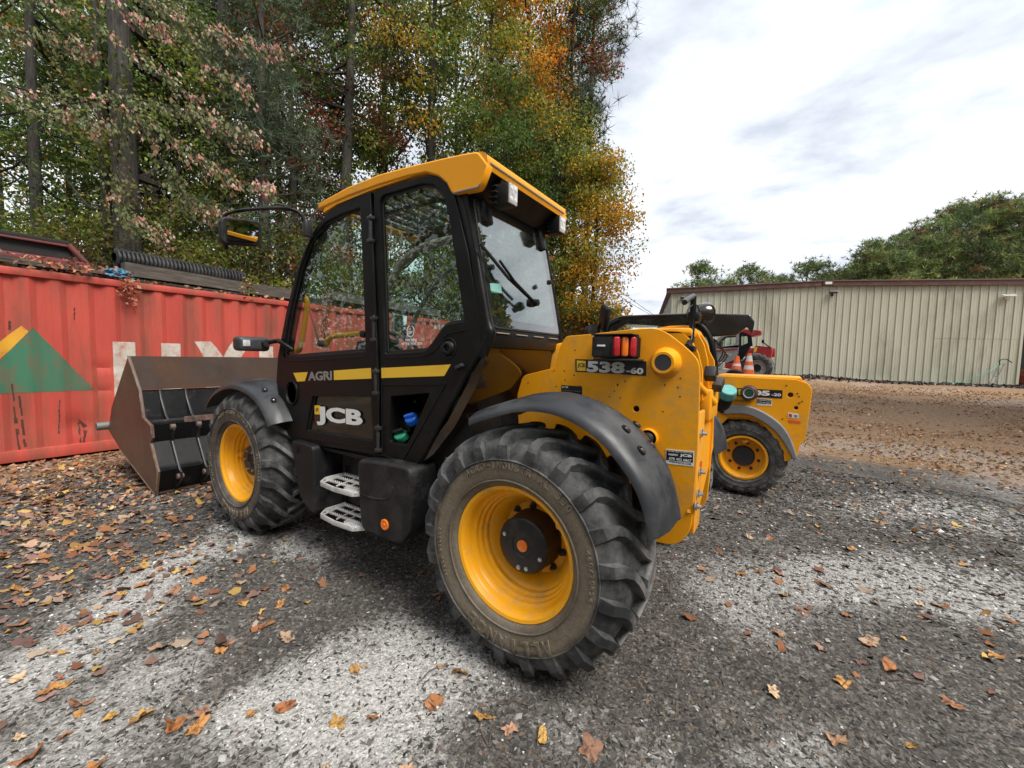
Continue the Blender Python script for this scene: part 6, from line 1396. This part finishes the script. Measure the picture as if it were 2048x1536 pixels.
tree('slender trunk standing just left of the thickest trunk', (14.68,-0.83), 17, .15, 3.5, 11, 2.4, 70, 150, mixG, .12, back=1.2)
tree('dark straight trunk near the left edge of the photo', (17.69,-0.06), 18, .19, 3.0, 13, 3.0, 110, 150, mixG, .12, back=.9)
tree('leafy tree at the far left edge with dark green and orange tinted leaves', (20.82,0.91), 16, .17, 2.5, 13, 3.0, 110, 140, [(G2, 4), (G1, 3), (OR, .5), (OL, 1)], .12)
tree('dark trunk above the round mirror, second hardwood from the thick trunk', (14.09,-3.60), 20, .27, 4.5, 16, 3.2, 120, 150, mixD, .12, back=1)
tree('thin leafy tree between the thick trunk and the mirror arm', (13.91,-2.29), 14, .11, 2.6, 11, 2.0, 80, 150, mixY[:3]+[(OL, 2), (G2, 2)], .11)
tree('dark leaning trunk rising behind the front of the yellow cab roof', (12.47,-6.33), 20, .27, 6.5, 18, 3.3, 130, 150, mixR, .125, (.045, -.075), back=.9)
tree('leafy green tree with patches of dark red left of the leaning trunk', (14.50,-5.96), 18, .16, 3.0, 16, 3.0, 130, 150, mixR, .12)
tree('tall green and yellow tree directly above the cab roof', (10.69,-9.28), 20, .2, 3.0, 18, 2.9, 150, 150, mixY, .12)
tree('dark hardwood between the leaning trunk and the yellow green tree', (13.80,-9.64), 21, .2, 3.0, 19.5, 3.2, 120, 150, mixR, .13)
tree('narrow green tree left of the bright orange crown', (9.25,-10.82), 18, .15, 3.0, 16.5, 2.0, 110, 150, mixY, .12)
tree('tall tree with bright orange upper crown', (8.21,-11.85), 20, .16, 8.5, 18.5, 1.5, 95, 150, mixO, .125)
tree('low orange tinted crown between the orange top and the pine spray', (8.09,-12.76), 14, .13, 7.5, 12.5, 1.5, 50, 150, mixO[:3]+[(G4, 2)], .12)
tree('tall dark green tree with rusty red leaves at the right edge of the woods', (7.26,-13.90), 20, .17, 9.5, 19, 1.7, 75, 150, [(G1, 3.4), (G2, 3), (RD, 3.6)], .125)
tree('low yellow and orange tree at the right end of the woods above the block wall', (5.01,-11.79), 8.5, .11, 1.6, 8.4, 1.3, 110, 170, [(YE, 2.6), (YO, 2.4), (G4, 2.2), (G3_, 1.6), (OR, .5)], .105)
tree('green and yellow tree beside the right cab post', (6.92,-12.09), 12, .13, 2.0, 10.5, 2.0, 110, 150, [(G3_, 3), (G4, 2.5), (YE, 1.5), (G1, 2)], .11)
tree('broad dark green tree seen through the rear cab window', (7.80,-10.33), 12, .14, 2.0, 11, 2.4, 130, 140, mixG, .12)
far_lab = ['far woodland tree deep behind the container at the left edge', 'far tree deep in the woods left of the thickest trunk', 'far tree showing between the thick trunk and the mirror', 'far tree deep behind the leaning trunk', 'far tree deep behind the front half of the cab roof', 'far tree deep behind the middle of the cab roof', 'far tree deep behind the rear of the cab roof', 'far tree deep behind the orange crown']
for i, xy in enumerate(((36.38,-1.49), (35.04,-4.75), (26.93,-6.46), (25.85,-10.74), (19.91,-12.22), (18.44,-16.76), (13.59,-17.54), (10.58,-18.30))):
    tree(far_lab[i], xy, 24 if i < 7 else 20, .2, 1.0, 23 if i < 7 else 18, 4.2 if i < 7 else 2.6, 120, 95, [(G2, 4), (G1, 3), (YE, .8), (G4, 1), (OL, 1)], .20, cr=1.1)
# extra bare trunks deep in the wood
for i, (xy, r_) in enumerate((((21.80,-1.44), .12), ((20.49,-3.49), .14), ((18.23,-7.35), .16), ((12.94,-13.18), .14), ((17.29,-10.35), .15))):
    tree(['thin dark trunk left of the paired trunks deeper in the wood', 'thin dark trunk right of the thickest trunk deeper in the wood', 'thin dark trunk between the mirror and the leaning trunk', 'thin trunk above the middle of the cab roof', 'thin trunk just right of the leaning one'][i], xy, 22, r_, 10, 20, 2.5, 40, 100, mixD, .16)
# pines in the wood: tufts of needles
def pine(label, xy, h, tr, z0, z1, R_, nc, nt, pal, tuft=.30, nn=12, group='pines', cone=.5, wid=.05, cr=1.0):
    x, y = xy; zb = float(ground_h(x, y, fine=False))-.1; t = thing('pine_tree', label, 'tree', (x, y, zb), 0, group)
    bmo('trunk', tube(bmesh.new(), [(0, 0, 0), (.05, .05, h*.5), (0, 0, h)], [tr*1.2, tr*.75, tr*.15], 8), bark_p, t, 60)
    f = rng.random(nc); zc = z0+(z1-z0)*f; a = rng.random(nc)*2*pi; Rz = R_*(1-cone*f**1.4)*np.sqrt(np.clip(1.15-(2*f-1)**4, .1, 1)); rr = Rz*(.35+.65*np.sqrt(rng.random(nc)))
    Cc = np.stack([rr*np.cos(a), rr*np.sin(a), zc], 1); bm = bmesh.new()
    for k in range(min(nc, 40)): c = Cc[k]; tube(bm, [(0, 0, max(c[2]-rr[k]*.35, .5)), tuple(c*np.array([.5, .5, 1])-np.array([0, 0, rr[k]*.2])), tuple(c)], [tr*.25, tr*.15, .012], 4, False)
    bmo('limbs', bm, bark_p, t, 60)['kind'] = 'stuff'
    k = np.repeat(np.arange(nc), nt); T = Cc[k]+rng.normal(size=(len(k), 3))*np.array([1, 1, .5])*cr*.5
    tc_ = jitter(pick(pal, nc)[k], .2)
    q = np.repeat(np.arange(len(T)), nn); D = rng.normal(size=(len(q), 3)); D[:, 2] += .45; D = norm(D); S = norm(np.cross(D, norm(rng.normal(size=(len(q), 3)))))*wid*tuft/2
    Ln = tuft*(.7+.5*rng.random((len(q), 1))); V = np.stack([T[q]-S, T[q]+S, T[q]+D*Ln], 1).reshape(-1, 3); F = np.arange(len(V)).reshape(-1, 3)
    o = np_mesh('crown', V, F, np.repeat(tc_[q], 3, 0), needlem, t); o['kind'] = 'stuff'; return t
pn = [((.065, .10, .04), 3), ((.045, .075, .03), 3), ((.10, .13, .05), 1)]
pine('soft grey green pine above the round mirror between hardwoods', (12.05,-3.74), 15, .16, 4.2, 13, 1.5, 60, 16, [((.11, .14, .085), 3), ((.08, .11, .065), 2)], .32, 16, 'pines', .3, .06)
pine('slim pine whose needle spray reaches into the sky right of the woods', (6.46,-13.23), 13, .13, 7.0, 12.4, 1.3, 34, 14, [((.06, .08, .05), 1)], .42, 16, 'pines', .6, .06, .8)
pine('tall pine at the upper right edge of the woods', (7.03,-15.85), 22, .16, 14.0, 20, 1.4, 46, 16, [((.05, .075, .04), 2), ((.07, .09, .045), 1)], .40, 16, 'pines', .4, .06, .9)
PL = [((7.49,-47.77), 12.6, 2.5), ((5.52,-55.03), 12.0, 2.2), ((2.49,-52.23), 12.8, 2.5), ((-0.15,-58.72), 12.6, 2.2), ((-2.67,-53.20), 13.2, 2.7), ((-4.83,-59.39), 12.8, 2.0),
      ((-7.31,-56.23), 14.8, 3.0), ((-8.68,-52.34), 16.0, 3.0), ((-11.72,-59.11), 18.4, 3.2), ((-12.70,-54.97), 18.6, 3.2), ((-15.90,-61.83), 21.5, 3.4), ((-16.15,-56.02), 20.4, 3.2), ((-19.67,-63.09), 22.0, 3.4), ((-19.21,-56.83), 20.0, 3.2), ((-23.03,-64.09), 21.0, 3.4), ((-11.80,-66.32), 18.5, 3.4), ((-17.40,-72.35), 22.0, 3.6), ((-21.91,-74.10), 25.0, 3.6), ((-24.15,-62.43), 20.0, 3.4)]
lb = ['leftmost low round pine above the green building', 'second low pine from the left above the building, set further back', 'third low pine from the left above the building', 'fourth low pine above the building, partly behind its neighbours', 'low pine directly left of the roof ridge, tallest of the left group', 'sparse pine at the roof ridge, last of the low group',
      'first and lowest pine of the tall group right of the roof ridge', 'second pine of the tall group on the rising slope of crowns', 'third pine of the tall group, set back', 'fourth pine of the tall group, bright green', 'fifth pine of the tall group, near the top of the slope', 'sixth pine of the tall group, above the middle of the right wall', 'seventh pine of the tall group, highest crown', 'eighth pine of the tall group, near the right edge of the photo', 'pine cut by the right edge of the photo', 'rear pine filling the gap low on the slope', 'rear pine filling the gap half way up the slope', 'rear pine behind the highest crowns', 'pine just beyond the right edge']
for i, (xy, h, r_) in enumerate(PL):
    big = i >= 6; h = (h-.8)*.87 if big else h-1.1
    pine(lb[i], xy, h-.4, .22, (4.0 if big else 5.0), h, r_, 125 if big else 60, 16, [((.19, .24, .075), 3), ((.10, .145, .05), 3.4), ((.28, .30, .10), 1.0), ((.26, .17, .08), .6)], .50, 11, 'pines beyond the green building', .45, .13, 1.05)
# shrubs along the back of the container
sp_ = [((G4), 2), ((G3_), 2), ((OL), 2), ((.20, .14, .08), 1.2), (PK, .5)]
for i, xy in enumerate(((16.27,0.44), (14.72,-0.33), (13.41,-1.66), (12.59,-2.43), (12.03,-3.51), (11.73,-4.90), (11.11,-6.74), (9.16,-8.73), (7.05,-9.86))):
    tree(['bush behind the maroon frame at the left edge', 'bush between the maroon frame and the thick trunk', 'bush behind the black corrugated pipe', 'pale leaved bush under the round mirror', 'bush behind the grey beam left of the cab', 'bush seen through the front cab window', 'bush seen through the cab door', 'bush seen through the quarter window', 'bush seen through the rear cab window'][i], xy, 4.0, .05, 1.8, 4.6+.5*(i % 3), 1.3, 42, 130, sp_, .10, kind='bush', group='bushes behind the container', cr=.7)
# dogwood: trunk outside the frame at the left, drooping branches across the view
def dogwood():
    base = (16.55,3.25); zb = 0
    t = thing('dogwood_tree', 'near tree with drooping branches of pinkish green leaves across the upper left', 'tree', (base[0], base[1], zb))
    B0 = Vector((0, 0, 5.5)); off = Vector((base[0], base[1], zb))
    bmo('trunk', tube(bmesh.new(), smooth_path([(0, 0, 0), (.1, 0, 2.5), (0, .1, 5.5), (.2, 0, 8.5)], 3), [.13, .125, .12, .11, .11, .10, .09, .08, .06, .04], 8), bark, t, 60)
    br = [[(14.028,1.699,9.291), (11.968,0.772,8.564), (10.474,0.101,7.745), (9.236,-0.515,6.832), (8.264,-0.958,5.934)],
          [(13.052,1.481,7.005), (11.221,0.689,6.457), (9.713,-0.033,6.179), (8.670,-0.531,5.395), (7.817,-0.922,4.809), (6.956,-1.337,4.467)],
          [(12.895,1.488,7.140), (11.379,0.936,6.148), (10.352,0.525,5.912), (9.728,0.259,5.638)],
          [(12.438,0.389,9.736), (10.537,-0.552,8.973), (9.213,-1.109,8.121), (8.234,-1.595,7.717), (7.575,-1.886,7.460)],
          [(12.149,0.064,9.948), (10.210,-0.859,8.652), (8.999,-1.186,7.318), (8.177,-1.551,6.670)],
          [(10.263,0.187,6.419), (9.204,-0.490,6.255), (8.258,-0.954,5.839), (7.499,-1.309,5.567)],
          [(13.102,1.443,7.914), (12.425,0.999,7.932), (11.417,0.482,7.680), (10.760,0.193,7.423)],
          [(9.713,-0.033,6.179), (10.043,0.026,5.124), (9.867,-0.013,4.154), (9.399,-0.181,3.939), (9.147,-0.331,3.753)],
          [(9.713,-0.033,6.179), (9.140,-0.441,5.102), (8.903,-0.666,4.473), (8.367,-0.879,4.256), (7.840,-1.086,4.043)],
          [(14.041,1.428,9.798), (11.947,0.338,9.348), (10.409,-0.342,8.291), (9.800,-0.717,8.004)]]
    bm = bmesh.new(); P = []; Dd = []; C = []; hb = (Vector((9.713,-0.033,6.179))-off).to_tuple(1)
    for b_ in br:
        pts = smooth_path([Vector(q)-off for q in b_], 14)
        tube(bm, [((B0 if pts[0].to_tuple(1) != hb else pts[0]-Vector((0, 0, .01)))).lerp(pts[0], k/4)+Vector((0, 0, .1*sin(k))) for k in range(5)]+pts[1:], [.035-.005*k for k in range(5)]+[.014*(1-i/len(pts))+.003 for i in range(len(pts)-1)], 5, False)
        n = len(pts)
        for i in range(2, n-1):
            d_ = (pts[i+1]-pts[i]).normalized()
            for s_ in range(2 if i % 3 else 1):
                side = Vector((rng.normal(), rng.normal(), rng.normal()*.5)); side = (side-d_*side.dot(d_)).normalized(); ln = .12+.24*random.random()
                tw = [pts[i]+(side*.75+d_*.65)*ln*k/4+Vector((0, 0, -.22*ln*(k/4)**2)) for k in range(5)]
                tube(bm, tw, .003, 3, False)
                pinky = random.random() < (.08+.62*(i/n)**1.5)
                for k in range(1, 5):
                    for _ in range(2):
                        P.append(tw[k]+Vector(rng.normal(size=3))*.045); Dd.append(Vector((rng.normal()*.45, rng.normal()*.45, -1))+d_*.5)
                        C.append((PK if random.random() < .5 else PP) if (pinky and random.random() < .75) else (PG if random.random() < .75 else (.10, .12, .05)))
    bmo('limbs', bm, bark, t, 60)['kind'] = 'stuff'
    o = leaves('crown', np.array([tuple(q) for q in P]), np.array([tuple(q) for q in Dd]), .085*(.7+.6*rng.random(len(P))), jitter(np.array(C), .22), leaf_material('dogwood_leaves', .25, .5), t, .62, .15); o['kind'] = 'stuff'
dogwood()
# vines and dead leaves on the container edge
def clump(name, label, c, s, n, pal, size, cat='vine'):
    P = np.array(c)+rng.normal(size=(n, 3))*np.array(s); D = rng.normal(size=(n, 3)); D[:, 2] -= .6
    o = leaves(name, P, D, size*(.6+.8*rng.random(n)), jitter(pick(pal, n)), litterm, None); tag(o, label, cat, None); return o
vp = [(0.657,2.493),(0.644,2.361),(1.307,2.676),(-1.054,2.755),(-1.052,2.591),(-2.603,2.481),(-2.601,2.053)]
red_v = [((.42, .14, .08), 3), ((.50, .24, .15), 2), ((.25, .12, .06), 1)]
clump('creeper', 'reddish creeper hanging over the container rail below the left end of the beam', (7.22, vp[0][0], vp[0][1]-.03), (.03, .05, .13), 110, red_v, .06)
clump('creeper', 'small reddish creeper on the container rail below the maroon frame', (7.24, vp[2][0], vp[2][1]+.02), (.04, .28, .035), 130, red_v, .06)
clump('creeper', 'green brown creeper over the beam left of the cab', (7.30, vp[3][0], vp[3][1]), (.04, .06, .10), 90, [((.22, .16, .06), 2), ((.35, .17, .10), 1), (G4, 1)], .055)
clump('creeper', 'pinkish creeper running down the container behind the cab door glass', (7.26, vp[5][0], vp[5][1]-.25), (.03, .05, .40), 170, red_v, .06)
n = 1500; P = np.stack([CX+.05+rng.random(n)*1.3, CY0-rng.random(n)*12, CT+.012+rng.random(n)*.03], 1); D = rng.normal(size=(n, 3)); D[:, 2] *= .25
o = leaves('fallen_leaves', P, D, .06+.05*rng.random(n), jitter(pick([((.36, .19, .09), 3), ((.25, .12, .06), 2), ((.45, .25, .12), 1)], n)), litterm, cont, .7, .3); o.location = (-CX, 2, 0); o['kind'] = 'stuff'

# unseen woodland behind the camera, added and shaped for reflections in the glass
def rear_wood():
    n = 150000; a = np.radians(np.where(rng.random(n) < .7, 8+rng.random(n)*235.5, 195+rng.random(n)*48.5)); zc = .3+rng.random(n)*(13+5*vnoise(a*6, a*0+3, 1)); r = (20-6*sstep(3.3, 3.8, a))*(1+rng.random(n)*.2)+2*vnoise(a*9, zc, 1)
    P = np.stack([r*np.cos(a), 2+r*np.sin(a), zc], 1); zc = zc*(1+.45*sstep(3.5, 3.9, a)); P[:, 2] = zc; D = rng.normal(size=(n, 3)); c = pick(mixY+mixG, 260)[(vnoise(a*14, zc*.4, 1)*259).astype(int)]
    return leaves('reflection_wood', P, D, .24+.22*rng.random(n), jitter(c), leafm, None)
rear_wood()['kind'] = 'stuff'

# ------------------------------------------------------------ ground cover
def view_pts(n, r0, r1, pw=1.0, half=58):
    r = (r0**pw+(r1**pw-r0**pw)*rng.random(n))**(1/pw); a = YAW+np.radians((rng.random(n)*2-1)*half)
    return CAM_POS.x+r*np.cos(a), CAM_POS.y+r*np.sin(a)
def scatter_chips(name, n, r0, r1, pw, L0, L1, asp, hh, pal, keep, m=chipm, seed=0, lift=.0):
    x, y = view_pts(n, r0, r1, pw); k = rng.random(n) < keep(x, y); x, y = x[k], y[k]; n = len(x)
    z = ground_h(x, y)+lift; r = np.hypot(x-CAM_POS.x, y-CAM_POS.y); sc = np.clip(r/2.6, 1, 2.6)
    Ln = (L0+(L1-L0)*rng.random(n)**2.2)*sc*.5; Wd = Ln*(asp[0]+(asp[1]-asp[0])*rng.random(n)); H_ = Wd*hh
    D = rng.normal(size=(n, 3)); D[:, 2] *= .16; D = norm(D); Nn = norm(np.stack([rng.normal(size=n)*.3, rng.normal(size=n)*.3, np.ones(n)], 1)); S = norm(np.cross(Nn, D)); U = np.cross(D, S)
    c = np.stack([x, y, z+H_*.3], 1); j = lambda: (.75+.5*rng.random((n, 1)))
    V = np.empty((n, 5, 3)); V[:, 0] = c-D*Ln[:, None]*j(); V[:, 1] = c-S*Wd[:, None]*j(); V[:, 2] = c+D*Ln[:, None]*j(); V[:, 3] = c+S*Wd[:, None]*j(); V[:, 4] = c+U*H_[:, None]+D*Ln[:, None]*(rng.random((n, 1))-.5)*.8
    i = np.arange(n)[:, None]*5; F = np.concatenate([i+np.array([q]) for q in ([0, 1, 4], [1, 2, 4], [2, 3, 4], [3, 0, 4])], 0)
    o = np_mesh(name, V.reshape(-1, 3), F, np.repeat(jitter(pick(pal, n), .3, .02), 5, 0), m, None); o['kind'] = 'stuff'; return o
dk = [((.042, .039, .036), 4), ((.080, .075, .070), 4), ((.14, .132, .123), 2.4), ((.20, .19, .18), .8), ((.12, .085, .062), 1)]
scatter_chips('mulch_chips', 185000, 1.15, 7.5, 1.0, .009, .040, (.22, .6), .45, dk, lambda x, y: np.clip(1.05-1.0*sand_f(x, y), .10, 1))
scatter_chips('gravel', 36000, 1.15, 7.0, 1.0, .006, .018, (.6, 1), .75, [((.40, .39, .37), 3), ((.52, .51, .49), 2), ((.26, .25, .24), 2)], lambda x, y: .03+.97*sand_f(x, y))
scatter_chips('pale_stones', 260, 1.3, 9, 1.2, .018, .045, (.6, .95), .7, [((.34, .33, .31), 3), ((.46, .45, .43), 1)], lambda x, y: np.full(len(x), .9))
# berm of dark mulch in front of the building, made uneven by clods
x = BA[0]+BD[0]*(rng.random(5000)*17); y = BA[1]+BD[1]*(x-BA[0])/BD[0]; off = .2+np.abs(rng.normal(size=5000))*1.0; x = x-BN[0]*off; y = y-BN[1]*off
c = np.stack([x, y, ground_h(x, y)+.01], 1); D = rng.normal(size=(5000, 3)); D[:, 2] = np.abs(D[:, 2])*.5
o = leaves('mulch_clods', c, D, .07+.10*rng.random(5000), jitter(pick(dk, 5000)), chipm, None, .9, .4); o['kind'] = 'stuff'
# twigs
bm = bmesh.new()
for i in range(150):
    x, y = view_pts(1, 1.3, 5.0, 1.3); x, y = float(x[0]), float(y[0]); a = random.random()*6.3; ln = .03+.11*random.random(); z = gz(x, y)+.006
    tube(bm, [(x, y, z), (x+ln*.5*cos(a)+.006, y+ln*.5*sin(a), z+.008), (x+ln*cos(a), y+ln*sin(a), z+.002)], .0014+.0016*random.random(), 4, False)
o = bmo('twigs', bm, mat('twig_brown', (.11, .075, .055), .9), None); o['kind'] = 'stuff'
# fallen leaves: lobed outlines, curled
def leaf_shape(kind, seed):
    r_ = random.Random(seed); n = 30; pts = []
    for i in range(n):
        a = 2*pi*i/n
        if kind == 0:   # maple: five pointed lobes
            aw = a+.16*sin(a+seed); k = abs(((aw/(2*pi)*5+.5) % 1)-.5)*2; rr = .98-.36*k**1.1; rr *= (.72 if abs(a-pi) < 1.1 else 1)*(.78+.22*abs(cos(a)))
            rr *= 1-.16*abs(sin(a*7+seed))
        elif kind == 1:  # oak: long with rounded lobes
            ex = abs(cos(a)); rr = (1.0*ex+.42*(1-ex))*(1+.24*sin(a*7+.6))
        elif kind == 2:  # plain oval, pointed
            rr = .52+.48*abs(cos(a))**2.5
        else:            # broad poplar leaf
            rr = .78+.16*cos(4*a+.5)+.08*cos(a)
        rr *= 1+.07*(r_.random()-.5); pts.append((rr*cos(a), rr*sin(a)))
    cx_, cy_ = r_.uniform(-.8, .8), r_.uniform(-.8, .8); amp = r_.uniform(.2, .85); V = [(0, 0, .06)]; ph = r_.random()*6
    for ring in (.5, 1):
        for x, y in pts:
            x *= ring; y *= ring; z = amp*((x*cos(ph)+y*sin(ph))**2)*.7+.10*ring*sin(3*math.atan2(y, x)+ph)+.06*ring*sin(7*math.atan2(y, x)+ph*2); V.append((x, y, z))
    mz_ = min(v[2] for v in V); V = [(x, y, z-mz_) for x, y, z in V]
    F = [(0, 1+i, 1+(i+1) % n) for i in range(n)]+[(1+i, 1+n+i, 1+n+(i+1) % n, 1+(i+1) % n) for i in range(n)]
    # stalk
    b = len(V); V += [(-.3, .012, .08), (-.3, -.012, .08), (-1.45, 0, .14+.1*r_.random())]; F.append((b, b+1, b+2))
    return V, F
lm = bpy.data.materials.new('dry_leaf'); lm.use_nodes = True; t_ = lm.node_tree; b_ = t_.nodes['Principled BSDF']; b_.inputs['Roughness'].default_value = .6; b_.inputs['Specular IOR Level'].default_value = .3
oi = N(t_, 'ShaderNodeObjectInfo'); cr_ = N(t_, 'ShaderNodeValToRGB'); L(t_, oi.outputs['Random'], cr_.inputs[0]); cr_.color_ramp.interpolation = 'LINEAR'
LC = [(0.292, 0.120, 0.052), (0.396, 0.175, 0.067), (0.447, 0.248, 0.076), (0.224, 0.101, 0.057), (0.516, 0.331, 0.095), (0.327, 0.156, 0.085), (0.206, 0.129, 0.104), (0.430, 0.258, 0.180), (0.533, 0.405, 0.275), (0.258, 0.110, 0.067), (0.361, 0.276, 0.209), (0.310, 0.138, 0.057)]
els = cr_.color_ramp.elements; els[0].color = (*LC[0], 1); els[1].color = (*LC[-1], 1)
for i in range(1, len(LC)-1): e_ = els.new(i/(len(LC)-1)); e_.color = (*LC[i], 1)
tcx = N(t_, 'ShaderNodeTexCoord'); nzx = N(t_, 'ShaderNodeTexNoise'); nzx.inputs['Scale'].default_value = 2.6; nzx.inputs['Detail'].default_value = 7; L(t_, tcx.outputs['Object'], nzx.inputs['Vector'])
rx = N(t_, 'ShaderNodeValToRGB'); L(t_, nzx.outputs[0], rx.inputs[0]); rx.color_ramp.elements[0].position = .34; rx.color_ramp.elements[0].color = (.28, .22, .18, 1); rx.color_ramp.elements[1].position = .56; rx.color_ramp.elements[1].color = (1.12, 1.08, 1, 1)
mxx = N(t_, 'ShaderNodeMix', data_type='RGBA', blend_type='MULTIPLY'); mxx.inputs[0].default_value = 1; L(t_, cr_.outputs[0], mxx.inputs[6]); L(t_, rx.outputs[0], mxx.inputs[7]); L(t_, mxx.outputs[2], b_.inputs['Base Color'])
SH = [leaf_shape(k % 4 if k % 4 else (0 if k < 9 else 1), k) for k in range(14)]; LM = []
for i, (V, F) in enumerate(SH):
    me = bpy.data.meshes.new('fallen_leaf'); me.from_pydata(V, [], F); me.shade_smooth(); me.materials.append(lm); LM.append(me)
def leaf_density(x, y):
    d = np.full(np.shape(x), .05); d = np.maximum(d, .9*sstep(3.2, 5.2, x+(fbm(x, y, .9, 3)-.5)*1.6)*sstep(-5, 0, y)); d = np.maximum(d, .62*sstep(1.2, 3.2, x)*sstep(.9, 1.8, y))
    d = np.maximum(d, .16*sstep(-3.5, -5.5, y)); d = np.maximum(d, .16*sstep(.2, 1.4, x)*sstep(1.3, 1.8, y)); return d
OBST = [(-.85, 3.6, -1.25, 1.25), (4.1, 6.0, -1.3, 1.3), (-1.3, 1.4, -3.8, -2.65)]
def free(x, y):
    k = np.ones(np.shape(x), bool)
    for a, b2, c_, d_ in OBST: k &= ~((x > a) & (x < b2) & (y > c_) & (y < d_))
    return k & (x < CX-.05)
def place_leaf(me, x, y, s, par, tilt=.22):
    o = bpy.data.objects.new('fallen_leaf', me); link(o, par); o.scale = (s, s, s*random.uniform(.7, 1.2)); o.location = (x, y, gz(x, y)+.003)
    o.rotation_euler = (random.gauss(0, tilt), random.gauss(0, tilt), random.random()*6.3); return o
fixed = [(1.327,1.849),(1.154,1.596),(0.702,1.846),(0.203,1.262),(-0.157,1.117),(0.181,1.460),(-1.788,0.109),(-1.594,-0.028),(-2.111,-0.512),(-1.316,0.651),(-1.543,-0.245),(-1.234,-0.364),(-1.456,-0.490),(2.131,2.098),(1.590,2.019),(2.449,1.635),(1.950,1.480),(1.434,2.343),(1.246,2.289),(1.871,2.466),(2.001,1.920),(2.169,1.782),(-1.033,-1.500),(-0.872,-0.677),(-0.822,-0.580),(-1.142,-0.535),(-1.111,-0.830),(-0.483,1.264),(-0.597,1.236),(0.359,1.653),(-0.042,1.394),(0.482,1.099),(0.646,1.531),(1.663,2.403),(1.640,2.352),(1.260,2.510),(1.144,2.219),(0.982,2.150),(-0.463,0.461),(-0.478,0.525),(3.177,1.836),(3.454,1.986),(4.032,2.013),(4.479,1.862),(1.496,0.952),(1.870,1.202),(2.417,1.851),(2.699,1.815),(1.358,1.609),(1.480,1.460),(3.572,0.674),(2.091,0.527),(-1.116,-0.023),(-1.380,-0.856),(-1.605,-1.679),(-2.204,-2.354),(-1.962,-2.115),(-2.373,-1.410),(-1.997,-1.002),(-2.340,-1.896),(-1.301,-0.002),(-0.743,0.543),(-0.594,-0.640),(-0.564,-1.714),(-0.885,-1.392)]
cnt = 0
for x, y in fixed:
    if not free(np.array(x), np.array(y)): continue
    r = math.hypot(x-CAM_POS.x, y-CAM_POS.y); place_leaf(LM[cnt % 14], x, y, random.uniform(.034, .056)*(1.15 if r < 2.3 else 1), ground, .25); cnt += 1
while cnt < 298:
    x, y = view_pts(400, 1.25, 6.2, 1.25); k = (rng.random(400) < leaf_density(x, y)*.5) & free(x, y)
    for a, b2 in zip(x[k], y[k]):
        if cnt >= 298: break
        place_leaf(LM[random.randrange(14)], float(a), float(b2), random.uniform(.018, .044), ground); cnt += 1
# the rest of the litter as one mass
def litter(n, r0, r1, pw, s0, s1, kdens):
    x, y = view_pts(n, r0, r1, pw); k = (rng.random(n) < np.clip(leaf_density(x, y)*kdens, 0, 1)) & (x < CX-.02) & ~((x > -.5) & (x < .6) & (y > .8) & (y < 1.2)); return x[k], y[k]
Vs, Fs, Cs = [], [], []; base = 0; LCa = np.array(LC+[(.22, .12, .10), (.30, .17, .14), (.14, .08, .06)])
x, y = litter(12000, 2.6, 10, 1.3, 0, 0, 1.0); z = ground_h(x, y)
LIT = []
for k in range(8):
    V, F = SH[k]; V = np.array(V); ids = [0]+list(range(31, 61, 2)); vv = V[ids]; m_ = len(ids)-1; ff = np.array([(0, 1+i, 1+(i+1) % m_) for i in range(m_)]); LIT.append((vv, ff))
for q in range(len(x)):
    vv, ff = LIT[random.randrange(8)]; s = random.uniform(.022, .052)*(1.15 if x[q] > 3.2 else .9); a = random.random()*6.3; tx, ty = random.gauss(0, .25), random.gauss(0, .25)
    M_ = np.array(Matrix.Rotation(a, 3, 'Z') @ Matrix.Rotation(tx, 3, 'X') @ Matrix.Rotation(ty, 3, 'Y')); w = (vv*s)@M_.T+np.array([x[q], y[q], z[q]+.006])
    Vs.append(w); Fs.append(ff+base); base += len(w); c = LCa[random.randrange(len(LCa))]*random.uniform(.6, 1.15); Cs.append(np.tile(c, (len(w), 1)))
o = np_mesh('leaf_litter', np.concatenate(Vs), np.concatenate(Fs), np.concatenate(Cs), litterm); o['kind'] = 'stuff'
n = 130000; x, y = view_pts(n, 5, 24, 1.25, 56); k = (rng.random(n) < np.where(y < -2.5, .03+.75*brown_f(x, y)*sstep(.30, .62, fbm(x, y*2, .8, 3)), leaf_density(x, y)*.8)) & (x < CX-.05) & (y > -19); x, y = x[k], y[k]; n = len(x)
D = rng.normal(size=(n, 3)); D[:, 2] *= .22
o = leaves('leaf_litter', np.stack([x, y, ground_h(x, y)+.012], 1), D, .030+.045*rng.random(n)**2, jitter(pick([((.44, .27, .15), 3), ((.34, .20, .12), 3), ((.54, .37, .22), 2), ((.24, .15, .09), 2), ((.50, .24, .08), 1)], n), .25), litterm, None, .75, .2); o['kind'] = 'stuff'
# leaves and twigs floor of the woods
n = 16000; x = 9.9+rng.random(n)*14; y = 6-rng.random(n)*26; D = rng.normal(size=(n, 3)); D[:, 2] *= .3
o = leaves('forest_floor_leaves', np.stack([x, y, ground_h(x, y)+.02], 1), D, .12+.1*rng.random(n), jitter(LCa[rng.integers(0, len(LCa), n)]*.8, .3), litterm, None, .8, .3); o['kind'] = 'stuff'
